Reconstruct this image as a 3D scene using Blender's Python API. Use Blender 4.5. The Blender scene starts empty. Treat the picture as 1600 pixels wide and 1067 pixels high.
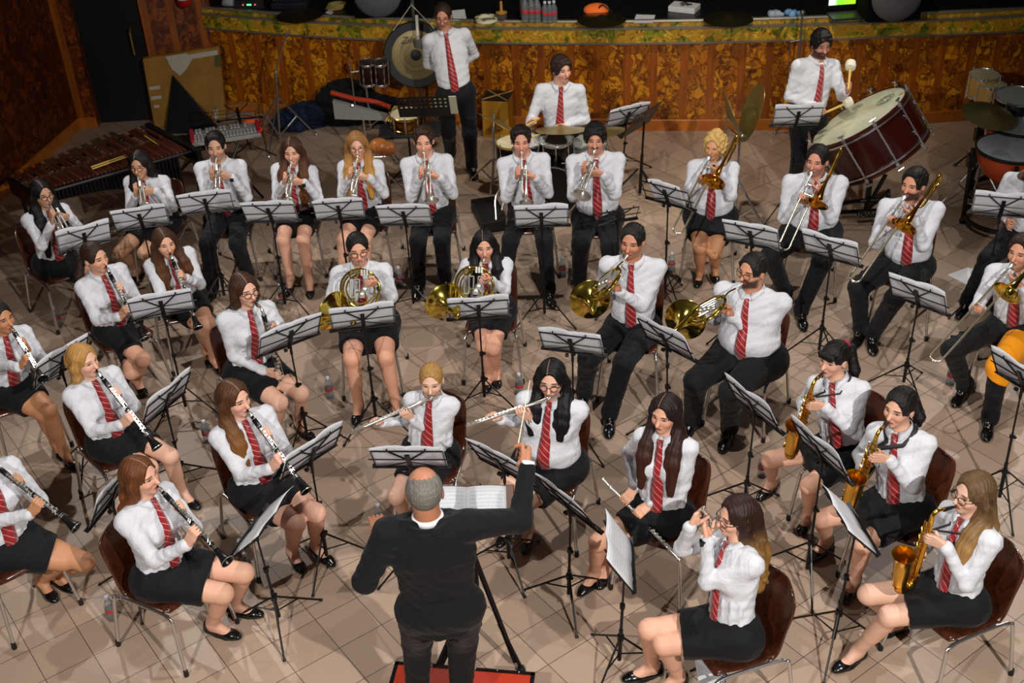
import bpy, math, random
import numpy as np
import openvdb
from mathutils import Matrix, Vector
random.seed(7); rng = np.random.default_rng(7)
SC = bpy.context.scene
COL = SC.collection
rad = math.radians
A_ = lambda *v: np.array(v, dtype=float)

# ------------------------------------------------------------------ camera
CAM_H = 5.5; FPX = 1889.2; PITCH = 0.57647; ROLL = -0.05218
_fw = A_(0, math.cos(PITCH), -math.sin(PITCH)); _r = A_(1, 0, 0); _u = np.cross(_r, _fw)
_rr = _r*math.cos(ROLL)+_u*math.sin(ROLL); _uu = -_r*math.sin(ROLL)+_u*math.cos(ROLL)
EYE = A_(0, 0, CAM_H)
cam = bpy.data.cameras.new('camera'); camo = bpy.data.objects.new('camera', cam); COL.objects.link(camo)
cam.sensor_width = 36; cam.lens = 36*FPX/1600; cam.clip_end = 100
camo.matrix_world = Matrix(((_rr[0], _uu[0], -_fw[0], 0), (_rr[1], _uu[1], -_fw[1], 0), (_rr[2], _uu[2], -_fw[2], CAM_H), (0, 0, 0, 1)))
cam.dof.use_dof = True; cam.dof.focus_distance = 7.2; cam.dof.aperture_fstop = 4.0
SC.camera = camo

def ray(px, py):
    d = _rr*(px-800)/FPX - _uu*(py-533.5)/FPX + _fw
    return d/np.linalg.norm(d)
def at(px, py, z=0.0):
    """the point of height z seen at a pixel of the photograph"""
    d = ray(px, py); return EYE + d*((z-CAM_H)/d[2])
def nrm(v): return v/(np.linalg.norm(v)+1e-12)
def on_sphere(px, py, c, L, hint):
    """point at distance L from c seen at a pixel"""
    d = ray(px, py); o = EYE-c; b = o@d; q = b*b-(o@o-L*L)
    if q < 0: p = EYE+d*(-b); return c+nrm(p-c)*L
    s = math.sqrt(q); c1 = EYE+d*(-b-s); c2 = EYE+d*(-b+s)
    return c1 if (c1-c)@hint >= (c2-c)@hint else c2

# ------------------------------------------------------------------ world, lights, exposure
w = bpy.data.worlds.new('world'); SC.world = w; w.use_nodes = True
w.node_tree.nodes['Background'].inputs[0].default_value = (1.0, 0.86, 0.72, 1); w.node_tree.nodes['Background'].inputs[1].default_value = 0.03
def spot(name, loc, aim, power, size=60, radius=0.12, color=(1, 0.965, 0.915), blend=0.5):
    l = bpy.data.lights.new(name, 'SPOT'); l.energy = power; l.spot_size = rad(size); l.spot_blend = blend
    l.shadow_soft_size = radius; l.color = color
    o = bpy.data.objects.new(name, l); COL.objects.link(o); o.location = loc
    o.rotation_euler = (Vector(aim)-Vector(loc)).to_track_quat('-Z', 'Y').to_euler(); return o
spot('hall_spotlight', (3.0, -.6, 6.3), (-.4, 7.4, 0.3), 2150, 62, .05)
spot('hall_spotlight', (-3.0, -.4, 6.3), (.6, 7.6, 0.3), 1250, 62, .05)
spot('hall_spotlight', (0.9, 6.2, 7.2), (0.2, 6.0, 0.0), 620, 95, .05)
spot('hall_spotlight', (5.6, 11.0, 5.6), (-1.0, 6.0, 0.0), 560, 80, .05)
spot('hall_spotlight', (-4.4, 11.4, 5.4), (0.8, 6.2, 0.0), 560, 80, .05)
spot('hall_spotlight', (1.8, 9.4, 6.0), (1.8, 13.3, 0.9), 480, 70, color=(1, .9, .74))
vs = SC.view_settings; vs.view_transform = 'Standard'; vs.look = 'None'; vs.exposure = 0.0; vs.gamma = 1; vs.use_curve_mapping = False
SC.cycles.max_bounces = 6; SC.cycles.diffuse_bounces = 2; SC.cycles.glossy_bounces = 3; SC.cycles.transparent_max_bounces = 8
SC.cycles.transmission_bounces = 6; SC.cycles.caustics_reflective = False; SC.cycles.caustics_refractive = False
SC.cycles.use_denoising = True; SC.cycles.sample_clamp_indirect = 3

# ------------------------------------------------------------------ materials
def lin(c):
    if isinstance(c, str):
        c = [int(c[i:i+2], 16)/255 for i in (0, 2, 4)]
        return tuple(x/12.92 if x <= .04045 else ((x+.055)/1.055)**2.4 for x in c)+(1,)
    return tuple(c)+(1,)
class N:
    """small node-tree writer"""
    def __init__(s, name):
        s.m = bpy.data.materials.new(name); s.m.use_nodes = True; s.t = s.m.node_tree; s.b = s.t.nodes['Principled BSDF']
    def n(s, typ, props=None, **ins):
        x = s.t.nodes.new(typ)
        for k, v in (props or {}).items(): setattr(x, k, v)
        for k, v in ins.items():
            k = {'_0': 0, '_1': 1, '_2': 2}.get(k, k.replace('_', ' '))
            s.set(x.inputs[k], v)
        return x
    def set(s, inp, v):
        if hasattr(v, 'outputs'): s.t.links.new(v.outputs[0], inp)
        elif isinstance(v, bpy.types.NodeSocket): s.t.links.new(v, inp)
        else: inp.default_value = v
    def p(s, **k):
        for a, v in k.items(): s.set(s.b.inputs[a.replace('_', ' ')], v)
        return s.m
    def math(s, op, a, b=0.0, c=0.0):
        x = s.t.nodes.new('ShaderNodeMath'); x.operation = op; s.set(x.inputs[0], a); s.set(x.inputs[1], b); s.set(x.inputs[2], c); return x.outputs[0]
    def mix(s, f, a, b):
        x = s.t.nodes.new('ShaderNodeMix'); x.data_type = 'RGBA'; s.set(x.inputs[0], f); s.set(x.inputs[6], a); s.set(x.inputs[7], b); return x.outputs[2]
    def ramp(s, f, stops, interp='LINEAR'):
        x = s.t.nodes.new('ShaderNodeValToRGB'); e = x.color_ramp; e.interpolation = interp; s.set(x.inputs[0], f)
        while len(e.elements) < len(stops): e.elements.new(0.5)
        for el, (p, c) in zip(e.elements, stops): el.position = p; el.color = lin(c)
        return x.outputs[0]
    def noise(s, vec, scale, detail=3, rough=.5, dist=0):
        x = s.t.nodes.new('ShaderNodeTexNoise'); x.inputs['Scale'].default_value = scale; x.inputs['Detail'].default_value = detail
        x.inputs['Roughness'].default_value = rough; x.inputs['Distortion'].default_value = dist
        if vec is not None: s.set(x.inputs['Vector'], vec)
        return x.outputs['Fac']
    def coord(s, k='Object'): return s.t.nodes.new('ShaderNodeTexCoord').outputs[k]
    def mapping(s, vec, scale=(1, 1, 1), rot=(0, 0, 0), loc=(0, 0, 0)):
        x = s.t.nodes.new('ShaderNodeMapping'); s.set(x.inputs[0], vec); x.inputs['Scale'].default_value = scale; x.inputs['Rotation'].default_value = rot
        x.inputs['Location'].default_value = loc; return x.outputs[0]
    def bump(s, h, strength=.3, dist=.01):
        x = s.t.nodes.new('ShaderNodeBump'); x.inputs['Strength'].default_value = strength; x.inputs['Distance'].default_value = dist
        s.set(x.inputs['Height'], h); s.t.links.new(x.outputs[0], s.b.inputs['Normal'])
    def xyz(s, vec):
        x = s.t.nodes.new('ShaderNodeSeparateXYZ'); s.set(x.inputs[0], vec); return x.outputs
    def attr(s, name):
        x = s.t.nodes.new('ShaderNodeAttribute'); x.attribute_name = name; return x.outputs['Vector']
    def geo(s): return s.t.nodes.new('ShaderNodeNewGeometry').outputs['Position']
_pm = {}
def plain(name, c, rough=.5, metal=0., spec=.5, noise=.0, **k):
    key = (name, str(c), rough, metal)
    if key in _pm: return _pm[key]
    m = N(name); c = lin(c)
    f = m.noise(m.coord(), 35, 3)
    lo = tuple(x*(1-noise-.04) for x in c[:3])+(1,); hi = tuple(min(1, x*(1+noise+.04)) for x in c[:3])+(1,)
    col = m.mix(f, lo, hi)
    m.p(Base_Color=col, Roughness=rough, Metallic=metal, Specular_IOR_Level=spec)
    for a, v in k.items(): m.p(**{a: v})
    _pm[key] = m.m; return m.m
BLACKM = plain('black_metal', '121214', .35, .3)
CHROME = plain('chrome', 'd4d4d4', .24, .95)
SILVER = plain('silver_plate', 'e6e4dc', .28, .9)
BRASS = plain('brass_lacquer', 'f0be50', .2, 1.)
BRASSD = plain('old_brass', 'a8935a', .34, .85)
RUBBER = plain('black_rubber', '101010', .6)
EBONY = plain('ebony', '141314', .28)
PAPERB = plain('paper_back', 'd8d8dc', .8)

# ------------------------------------------------------------------ mesh writer
class MB:
    def __init__(s): s.v = []; s.f = []; s.uv = []
    def add(s, verts, faces, uvs=None):
        o = len(s.v); s.v += [tuple(map(float, v)) for v in verts]; s.f += [tuple(o+i for i in f) for f in faces]
        s.uv += list(uvs) if uvs is not None else [(0, 0)]*len(verts); return s
    def tube(s, pts, r, seg=8, cap=True, closed=False):
        pts = [np.array(p, float) for p in pts]; n = len(pts); rs = r if hasattr(r, '__len__') else [r]*n
        T = []
        for i in range(n):
            if closed: a, b = pts[(i-1) % n], pts[(i+1) % n]
            else: a, b = pts[max(i-1, 0)], pts[min(i+1, n-1)]
            T.append(nrm(b-a))
        up = A_(0, 0, 1) if abs(T[0][2]) < .9 else A_(1, 0, 0)
        x = nrm(np.cross(T[0], up)); V = []
        for i in range(n):
            x = nrm(x-T[i]*(x@T[i])); y = np.cross(T[i], x)
            for k in range(seg):
                a = 2*math.pi*k/seg; V.append(pts[i]+(x*math.cos(a)+y*math.sin(a))*rs[i])
        F = []
        m = n if closed else n-1
        for i in range(m):
            j = (i+1) % n
            for k in range(seg):
                k2 = (k+1) % seg; F.append((i*seg+k, i*seg+k2, j*seg+k2, j*seg+k))
        if cap and not closed: F += [tuple(range(seg))[::-1], tuple((n-1)*seg+k for k in range(seg))]
        return s.add(V, F)
    def lathe(s, prof, o=(0, 0, 0), ax=(0, 0, 1), seg=24, close=False):
        """prof: list of (radius, distance along ax)"""
        ax = nrm(A_(*ax)); o = A_(*o); t = A_(0, 0, 1) if abs(ax[2]) < .9 else A_(1, 0, 0); x = nrm(np.cross(ax, t)); y = np.cross(ax, x)
        V = []; F = []; n = len(prof)
        for r, h in prof:
            for k in range(seg):
                a = 2*math.pi*k/seg; V.append(o+ax*h+(x*math.cos(a)+y*math.sin(a))*r)
        for i in range(n if close else n-1):
            j = (i+1) % n
            for k in range(seg):
                k2 = (k+1) % seg; F.append((i*seg+k, i*seg+k2, j*seg+k2, j*seg+k))
        if not close:
            if prof[0][0] > 1e-5: F.append(tuple(range(seg))[::-1])
            if prof[-1][0] > 1e-5: F.append(tuple((n-1)*seg+k for k in range(seg)))
        return s.add(V, F)
    def box(s, c, size, rot=None):
        c = A_(*c); h = A_(*size)/2; R = np.array(rot) if rot is not None else np.eye(3)
        V = [c+R@(h*A_(i, j, k)) for i in (-1, 1) for j in (-1, 1) for k in (-1, 1)]
        return s.add(V, [(0, 1, 3, 2), (4, 6, 7, 5), (0, 4, 5, 1), (2, 3, 7, 6), (0, 2, 6, 4), (1, 5, 7, 3)])
    def ball(s, c, r, seg=12, sc=(1, 1, 1)):
        c = A_(*c); V = [c+A_(0, 0, -r*sc[2])]; F = []; n = max(4, seg//2)
        for i in range(1, n):
            p = -math.pi/2+math.pi*i/n
            for k in range(seg):
                a = 2*math.pi*k/seg; V.append(c+A_(math.cos(p)*math.cos(a)*r*sc[0], math.cos(p)*math.sin(a)*r*sc[1], math.sin(p)*r*sc[2]))
        V.append(c+A_(0, 0, r*sc[2])); L = len(V)-1
        for k in range(seg):
            k2 = (k+1) % seg; F.append((0, 1+k2, 1+k)); F.append((L, 1+(n-2)*seg+k, 1+(n-2)*seg+k2))
            for i in range(n-2): F.append((1+i*seg+k, 1+i*seg+k2, 1+(i+1)*seg+k2, 1+(i+1)*seg+k))
        return s.add(V, F)
    def prism(s, poly, z0, z1):
        n = len(poly); V = [(x, y, z0) for x, y in poly]+[(x, y, z1) for x, y in poly]
        return s.add(V, [tuple(range(n))[::-1], tuple(n+i for i in range(n))]+[(i, (i+1) % n, n+(i+1) % n, n+i) for i in range(n)])
    def obj(s, name, mat, parent=None, origin=None, smooth=True, bevel=0, solid=0, angle=40):
        me = bpy.data.meshes.new(name); V = np.array(s.v, dtype=float)
        if origin is not None: V = V-np.array(origin)
        me.from_pydata(V.tolist(), [], s.f)
        uvl = me.uv_layers.new(name='UVMap'); li = np.zeros(len(me.loops), dtype=np.int32); me.loops.foreach_get('vertex_index', li)
        uvl.data.foreach_set('uv', np.array(s.uv, dtype=np.float32)[li].ravel())
        me.materials.append(mat)
        if smooth:
            me.shade_smooth()
            try: me.set_sharp_from_angle(angle=rad(angle))
            except Exception: pass
        me.update(); o = bpy.data.objects.new(name, me); COL.objects.link(o)
        if origin is not None and parent is None: o.location = origin
        if parent is not None: o.parent = parent
        if solid: x = o.modifiers.new('thickness', 'SOLIDIFY'); x.thickness = solid; x.offset = 0
        if bevel: x = o.modifiers.new('bevel', 'BEVEL'); x.width = bevel; x.segments = 2; x.limit_method = 'ANGLE'
        return o
def tag(o, label=None, cat=None, group=None, kind=None):
    if label: o['label'] = label
    if cat: o['category'] = cat
    if group: o['group'] = group
    if kind: o['kind'] = kind
    return o
def thing(name, label, cat, loc=(0, 0, 0), rotz=0., group=None, mat=None):
    o = bpy.data.objects.new(name, None); COL.objects.link(o); o.empty_display_size = .05
    if mat is not None: o.matrix_world = mat
    else: o.location = loc; o.rotation_euler = (0, 0, rotz)
    return tag(o, label, cat, group)
def struct(o): o['kind'] = 'structure'; return o
def basis(o, Y, Z):
    """matrix with local +Y along Y and local +Z near Z"""
    Y = nrm(Y); Z = nrm(Z-Y*(Z@Y)); X = np.cross(Y, Z)
    return Matrix(((X[0], Y[0], Z[0], o[0]), (X[1], Y[1], Z[1], o[1]), (X[2], Y[2], Z[2], o[2]), (0, 0, 0, 1)))
def toW(M, p): v = M @ Vector(p); return A_(*v)
def dirW(M, p): return A_(*(M.to_3x3() @ Vector(p)))
def bez(pts, n=8):
    """Catmull-Rom through points"""
    P = [np.array(p, float) for p in pts]; P = [2*P[0]-P[1]]+P+[2*P[-1]-P[-2]]; out = []
    for i in range(1, len(P)-2):
        for k in range(n):
            t = k/n; a, b, c, d = P[i-1:i+3]
            out.append(.5*((2*b)+(c-a)*t+(2*a-5*b+4*c-d)*t*t+(3*b-a-3*c+d)*t**3))
    out.append(P[-2]); return out
# ------------------------------------------------------------------ soft solids (distance fields meshed at fixed spacing)
class SDF:
    def __init__(s, lo, hi, h):
        s.h = h; s.lo = np.floor(np.array(lo)/h)*h; n = np.ceil((np.array(hi)-s.lo)/h).astype(int)+2; s.n = n
        s.ax = [(s.lo[i]+h*np.arange(n[i])).astype(np.float32) for i in range(3)]
        s.d = np.full(tuple(n), .3, np.float32)
    def win(s, lo, hi, m):
        sl = []
        for i in range(3):
            a = int((lo[i]-m-s.lo[i])/s.h); b = int((hi[i]+m-s.lo[i])/s.h)+2
            a = max(0, a); b = min(s.n[i], b)
            if b <= a: return None
            sl.append(slice(a, b))
        return tuple(sl)
    def comb(s, sl, d, k, mode):
        a = s.d[sl]
        if mode == 'add':
            if k > 0: hh = np.maximum(k-np.abs(a-d), 0)/k; s.d[sl] = np.minimum(a, d)-hh*hh*k*.25
            else: s.d[sl] = np.minimum(a, d)
        else:
            d = -d
            if k > 0: hh = np.maximum(k-np.abs(a-d), 0)/k; s.d[sl] = np.maximum(a, d)+hh*hh*k*.25
            else: s.d[sl] = np.maximum(a, d)
    def cone(s, a, b, ra, rb, k=.02, flat=None, fs=.65, mode='add'):
        a = np.array(a, float); b = np.array(b, float); R = max(ra, rb)
        sl = s.win(np.minimum(a, b), np.maximum(a, b), R+k+3*s.h)
        if sl is None: return s
        x = s.ax[0][sl[0]][:, None, None]-np.float32(a[0]); y = s.ax[1][sl[1]][None, :, None]-np.float32(a[1]); z = s.ax[2][sl[2]][None, None, :]-np.float32(a[2])
        ba = b-a
        if flat is not None:
            n = nrm(np.array(flat, float)); g = np.float32(1/fs-1); dn = (x*n[0]+y*n[1]+z*n[2]).astype(np.float32)
            x = x+dn*n[0]*g; y = y+dn*n[1]*g; z = z+dn*n[2]*g; ba = ba+n*(ba@n)*g
        L2 = float(ba@ba)+1e-12
        t = np.clip((x*ba[0]+y*ba[1]+z*ba[2])/L2, 0, 1)
        d = np.sqrt((x-t*ba[0])**2+(y-t*ba[1])**2+(z-t*ba[2])**2)-(ra+(rb-ra)*t)
        if flat is not None: d = d*(fs*.5+.5)
        s.comb(sl, d.astype(np.float32), k, mode); return s
    def ell(s, c, R, r, k=.02, mode='add'):
        """ellipsoid, R rows = its axes"""
        c = np.array(c, float); m = max(r); sl = s.win(c, c, m+k+3*s.h)
        if sl is None: return s
        x = s.ax[0][sl[0]][:, None, None]-np.float32(c[0]); y = s.ax[1][sl[1]][None, :, None]-np.float32(c[1]); z = s.ax[2][sl[2]][None, None, :]-np.float32(c[2])
        q = [(x*R[i][0]+y*R[i][1]+z*R[i][2]) for i in range(3)]
        k0 = np.sqrt(sum((q[i]/r[i])**2 for i in range(3))); k1 = np.sqrt(sum((q[i]/r[i]**2)**2 for i in range(3)))+1e-6
        s.comb(sl, (k0*(k0-1)/k1).astype(np.float32), k, mode); return s
    def chain(s, pts, rs, k=.02, **kw):
        for i in range(len(pts)-1): s.cone(pts[i], pts[i+1], rs[i], rs[i+1], k, **kw)
        return s
    def cut(s, p, n, k=0.0):
        """remove the side n points to"""
        x = s.ax[0][:, None, None]-np.float32(p[0]); y = s.ax[1][None, :, None]-np.float32(p[1]); z = s.ax[2][None, None, :]-np.float32(p[2])
        s.d = np.maximum(s.d, (x*n[0]+y*n[1]+z*n[2]).astype(np.float32)); return s
    def sample(s, p):
        i = np.clip(((np.array(p)-s.lo)/s.h), 0, s.n-2); j = i.astype(int); f = i-j; v = 0
        for a in (0, 1):
            for b in (0, 1):
                for c in (0, 1):
                    v += s.d[j[0]+a, j[1]+b, j[2]+c]*(f[0] if a else 1-f[0])*(f[1] if b else 1-f[1])*(f[2] if c else 1-f[2])
        return float(v)
    def ripple(s, c, R, amp, kind):
        """soft folds or hair strands worked into the surface"""
        x = s.ax[0][:, None, None]-np.float32(c[0]); y = s.ax[1][None, :, None]-np.float32(c[1]); z = s.ax[2][None, None, :]-np.float32(c[2])
        q = [(x*np.float32(R[i][0])+y*np.float32(R[i][1])+z*np.float32(R[i][2])) for i in range(3)]
        if kind == 'cloth': w_ = np.sin(62*q[2]+26*q[0]+2.2*np.sin(19*q[1]+11*q[2]))*np.sin(31*q[0]-38*q[1]+1.7*np.sin(23*q[2]))+.35*np.sin(70*q[0]+60*q[2]+3*np.sin(30*q[1]))*np.sin(40*q[1]+20*q[2])
        elif kind == 'fall': w_ = np.where(q[2] > -.06, 1, .12).astype(np.float32)*np.sin(300*q[1]+5*np.sin(22*q[2]+15*q[0]))+.8*np.sin(210*q[0]*np.where(q[2] < .05, 1, .1).astype(np.float32)+3*np.sin(17*q[2]+9*q[1]))
        else: w_ = np.sin(300*q[0]+4*np.sin(20*q[1]))+.7*np.sin(260*q[2]+3*np.sin(25*q[1])+60*q[1])
        s.d += (amp*w_).astype(np.float32); return s
    def mesh(s, name, mat, parent=None, origin=None, face=None, relax=0):
        bg = 3*s.h; d = np.clip(s.d, -bg, bg); g = openvdb.FloatGrid(float(bg)); g.copyFromArray(d)
        P, Q = g.convertToQuads(0.0)[:2]
        P = np.array(P, dtype=np.float64)*s.h+s.lo; Q = np.array(Q, dtype=np.int64)[:, ::-1]
        if relax:
            for _ in range(relax):
                acc = np.zeros_like(P); cnt = np.zeros(len(P))
                for a, b in ((0, 1), (1, 2), (2, 3), (3, 0)):
                    np.add.at(acc, Q[:, a], P[Q[:, b]]); np.add.at(acc, Q[:, b], P[Q[:, a]]); np.add.at(cnt, Q[:, a], 1); np.add.at(cnt, Q[:, b], 1)
                P = P*.5+.5*acc/cnt[:, None]
        me = bpy.data.meshes.new(name); O = np.array(origin) if origin is not None else np.zeros(3)
        me.vertices.add(len(P)); me.vertices.foreach_set('co', (P-O).astype(np.float32).ravel())
        me.loops.add(Q.size); me.loops.foreach_set('vertex_index', Q.astype(np.int32).ravel())
        me.polygons.add(len(Q)); me.polygons.foreach_set('loop_start', (np.arange(len(Q))*4).astype(np.int32))
        try: me.polygons.foreach_set('loop_total', np.full(len(Q), 4, np.int32))
        except Exception: pass
        me.update(calc_edges=True)
        if face is not None:
            c, Rm = face; q = ((P-c)@Rm.T).astype(np.float32)
            at_ = me.attributes.new('face', 'FLOAT_VECTOR', 'POINT'); at_.data.foreach_set('vector', q.ravel())
        me.materials.append(mat); me.shade_smooth(); me.validate()
        o = bpy.data.objects.new(name, me); COL.objects.link(o)
        if parent is not None: o.parent = parent
        elif origin is not None: o.location = origin
        return o

# ------------------------------------------------------------------ materials of the people
def skin_mat(tone, brow, beard=0, lip='a8554a'):
    key = ('skin', tone, brow, beard)
    if key in _pm: return _pm[key]
    m = N('skin'); v = m.attr('face'); x, y, z = m.xyz(v); ax = m.math('ABSOLUTE', x)
    def ell(cx, cz, rx, rz, slant=0., p=2.):
        dx = m.math('DIVIDE', m.math('SUBTRACT', ax, cx), rx)
        dz = m.math('DIVIDE', m.math('SUBTRACT', m.math('ADD', z, m.math('MULTIPLY', m.math('SUBTRACT', ax, cx), slant)), cz), rz)
        r = m.math('ADD', m.math('POWER', m.math('ABSOLUTE', dx), p), m.math('POWER', m.math('ABSOLUTE', dz), p))
        return m.math('SMOOTHSTEP', r, 1.25, .75) if False else m.math('SUBTRACT', 1.0, m.math('MINIMUM', 1.0, m.math('MAXIMUM', 0.0, m.math('MULTIPLY', m.math('SUBTRACT', r, .7), 1.7))))
    front = m.math('GREATER_THAN', y, .045)
    sk = lin(tone); n1 = m.noise(m.coord(), 14, 3)
    base = m.mix(n1, tuple(c*.93 for c in sk[:3])+(1,), tuple(min(1, c*1.06) for c in sk[:3])+(1,))
    red = (min(1, sk[0]*1.02), sk[1]*.78, sk[2]*.74, 1)
    nearf = m.math('MULTIPLY', m.math('GREATER_THAN', y, 0.0), m.math('LESS_THAN', y, .3))
    cheek = m.math('MULTIPLY', ell(.038, -.03, .028, .024), m.math('MULTIPLY', front, .5)); base = m.mix(cheek, base, red)
    if beard:
        msk = m.math('MULTIPLY', m.math('LESS_THAN', z, -.026), m.math('GREATER_THAN', z, -.13)); msk = m.math('MULTIPLY', msk, m.math('MULTIPLY', m.math('GREATER_THAN', y, -.01), m.math('LESS_THAN', y, .14)))
        msk = m.math('MULTIPLY', msk, m.math('LESS_THAN', ax, .08))
        gr = m.math('MINIMUM', 1., m.math('MAXIMUM', 0., m.math('DIVIDE', m.math('SUBTRACT', -.026, m.math('ADD', z, m.math('MULTIPLY', ax, .12))), .012)))
        gr = m.math('MULTIPLY', gr, m.math('MINIMUM', 1., m.math('MAXIMUM', 0., m.math('DIVIDE', m.math('ADD', z, .122), .02)))); gr = m.math('MULTIPLY', gr, m.math('MINIMUM', 1., m.math('MAXIMUM', 0., m.math('DIVIDE', m.math('ADD', y, .008), .03))))
        if beard == 1: f = m.math('MULTIPLY', m.math('MULTIPLY', msk, gr), .30)
        elif beard == 2: f = m.math('MULTIPLY', m.math('MULTIPLY', msk, gr), .9)
        else: f = m.math('MULTIPLY', m.math('MULTIPLY', m.math('GREATER_THAN', z, -.052), m.math('LESS_THAN', z, -.038)), m.math('MULTIPLY', m.math('LESS_THAN', ax, .03), m.math('MULTIPLY', front, .95)))
        base = m.mix(f, base, lin(brow if beard == 3 else '0d0908'))
    lips = m.math('MULTIPLY', ell(0, -.060, .023, .0095), front); base = m.mix(m.math('MULTIPLY', lips, .85), base, lin(lip))
    mline = m.math('MULTIPLY', ell(0, -.060, .021, .002), front); base = m.mix(mline, base, lin('4a201c'))
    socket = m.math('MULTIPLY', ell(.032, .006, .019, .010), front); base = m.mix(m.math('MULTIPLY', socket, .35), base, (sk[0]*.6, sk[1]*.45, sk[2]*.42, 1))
    eye = m.math('MULTIPLY', ell(.032, .002, .0130, .0032), front); base = m.mix(eye, base, lin('b9aaa2'))
    iris = m.math('MULTIPLY', ell(.032, .002, .0055, .0038), front); base = m.mix(iris, base, lin('2a1a12'))
    lash = m.math('MULTIPLY', ell(.032, .0055, .0155, .0028), front); base = m.mix(lash, base, lin('1c120e'))
    br = m.math('MULTIPLY', ell(.034, .027, .021, .0046, .12), front); base = m.mix(m.math('MULTIPLY', br, .9), base, lin(brow))
    nos = m.math('MULTIPLY', ell(.007, -.036, .005, .003), front); base = m.mix(nos, base, lin('5a2a22'))
    m.p(Base_Color=base, Roughness=.5, Subsurface_Weight=0.0, Specular_IOR_Level=.35)
    m.bump(m.noise(m.coord(), 60, 2), .08, .003)
    _pm[key] = m.m; return m.m
def hair_mat(c, c2=None, z0=-.05, z1=-.25, back=False, part=None, skin='c99a80'):
    key = ('hair', c, c2, back, part)
    if key in _pm: return _pm[key]
    m = N('hair'); v = m.attr('face'); X, Y, Z = m.xyz(v); cb = m.t.nodes.new('ShaderNodeCombineXYZ')
    if back: m.set(cb.inputs[0], m.math('MULTIPLY', X, 120)); m.set(cb.inputs[1], m.math('MULTIPLY', Y, 9)); m.set(cb.inputs[2], m.math('MULTIPLY', Z, 95))
    else: m.set(cb.inputs[0], m.math('MULTIPLY', X, m.math('ADD', 10, m.math('MULTIPLY', m.math('LESS_THAN', Z, .05), 100)))); m.set(cb.inputs[1], m.math('MULTIPLY', Y, m.math('ADD', 18, m.math('MULTIPLY', m.math('GREATER_THAN', Z, -.07), 107)))); m.set(cb.inputs[2], m.math('MULTIPLY', Z, 8))
    n = m.noise(cb, 1.0, 3, .6)
    a = lin(c); lo = tuple(x*.35 for x in a[:3])+(1,); hi = tuple(min(1, x*1.9) for x in a[:3])+(1,)
    col = m.mix(n, lo, hi)
    if c2:
        b = lin(c2); lo2 = tuple(x*.5 for x in b[:3])+(1,); hi2 = tuple(min(1, x*1.5) for x in b[:3])+(1,)
        z = m.xyz(v)[2]; f = m.math('MINIMUM', 1, m.math('MAXIMUM', 0, m.math('DIVIDE', m.math('SUBTRACT', z, z0), z1-z0)))
        col = m.mix(f, col, m.mix(n, lo2, hi2))
    if part is not None:
        ln = m.math('MULTIPLY', m.math('LESS_THAN', m.math('ABSOLUTE', m.math('SUBTRACT', X, part)), .0026), m.math('MULTIPLY', m.math('GREATER_THAN', Z, .075), m.math('GREATER_THAN', Y, -.03))); col = m.mix(m.math('MULTIPLY', ln, .4), col, lin(skin))
    m.p(Base_Color=col, Roughness=.48, Specular_IOR_Level=.28); m.bump(n, .8, .008)
    _pm[key] = m.m; return m.m
def cloth_mat(name, c, rough=.75, wr=.5, scale=7., fine=.0):
    key = (name, c)
    if key in _pm: return _pm[key]
    m = N(name); v = m.coord(); a = m.noise(m.mapping(v, (1, 1, .45)), scale, 4, .55, 1.2); b = m.noise(v, scale*3.1, 3, .5, .6)
    m.p(Base_Color=lin(c), Roughness=rough, Specular_IOR_Level=.25, Sheen_Weight=.05)
    m.bump(m.math('ADD', a, m.math('MULTIPLY', b, .35)), wr, .03)
    _pm[key] = m.m; return m.m
SHIRT = cloth_mat('white_shirt_cotton', 'd2d3da', .8, .5, 9.)
SKIRT = cloth_mat('black_skirt_fabric', '0f0f12', .8, .3)
TROUS = cloth_mat('black_trouser_fabric', '101013', .8, .45)
SUIT = cloth_mat('charcoal_suit_wool', '0f0f12', .85, .5, 5.)
SHOE = plain('black_leather', '0c0c0d', .22, 0., .6)
ORANGE = cloth_mat('orange_cloth', 'f59a10', .8, .4)
def tie_mat():
    m = N('striped_red_tie'); x, y, z = m.xyz(m.coord('UV')); t = m.math('FRACT', m.math('MULTIPLY', m.math('ADD', y, m.math('MULTIPLY', x, .95)), 21.0))
    f = m.math('MULTIPLY', m.math('GREATER_THAN', t, .90), .85); base = m.mix(f, lin('95101a'), lin('d8aaa4'))
    g = m.math('GREATER_THAN', m.math('FRACT', m.math('ADD', t, .43)), .93); base = m.mix(m.math('MULTIPLY', g, .5), base, lin('5c0c14'))
    m.p(Base_Color=base, Roughness=.42, Sheen_Weight=.3); m.bump(m.noise(m.coord(), 20, 2), .2, .01); return m.m
TIE = tie_mat()
GLASSM = plain('dark_spectacle_frame', '2a1c16', .3)

def ik(a, b, l1, l2, pole):
    d = b-a; L = np.linalg.norm(d); s = max(1.0, L/(.985*(l1+l2))); l1 *= s; l2 *= s; u = d/L
    c = (l1*l1+L*L-l2*l2)/(2*L); h = math.sqrt(max(0, l1*l1-c*c)); p = nrm(pole-u*(pole@u)); return a+u*c+p*h

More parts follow.
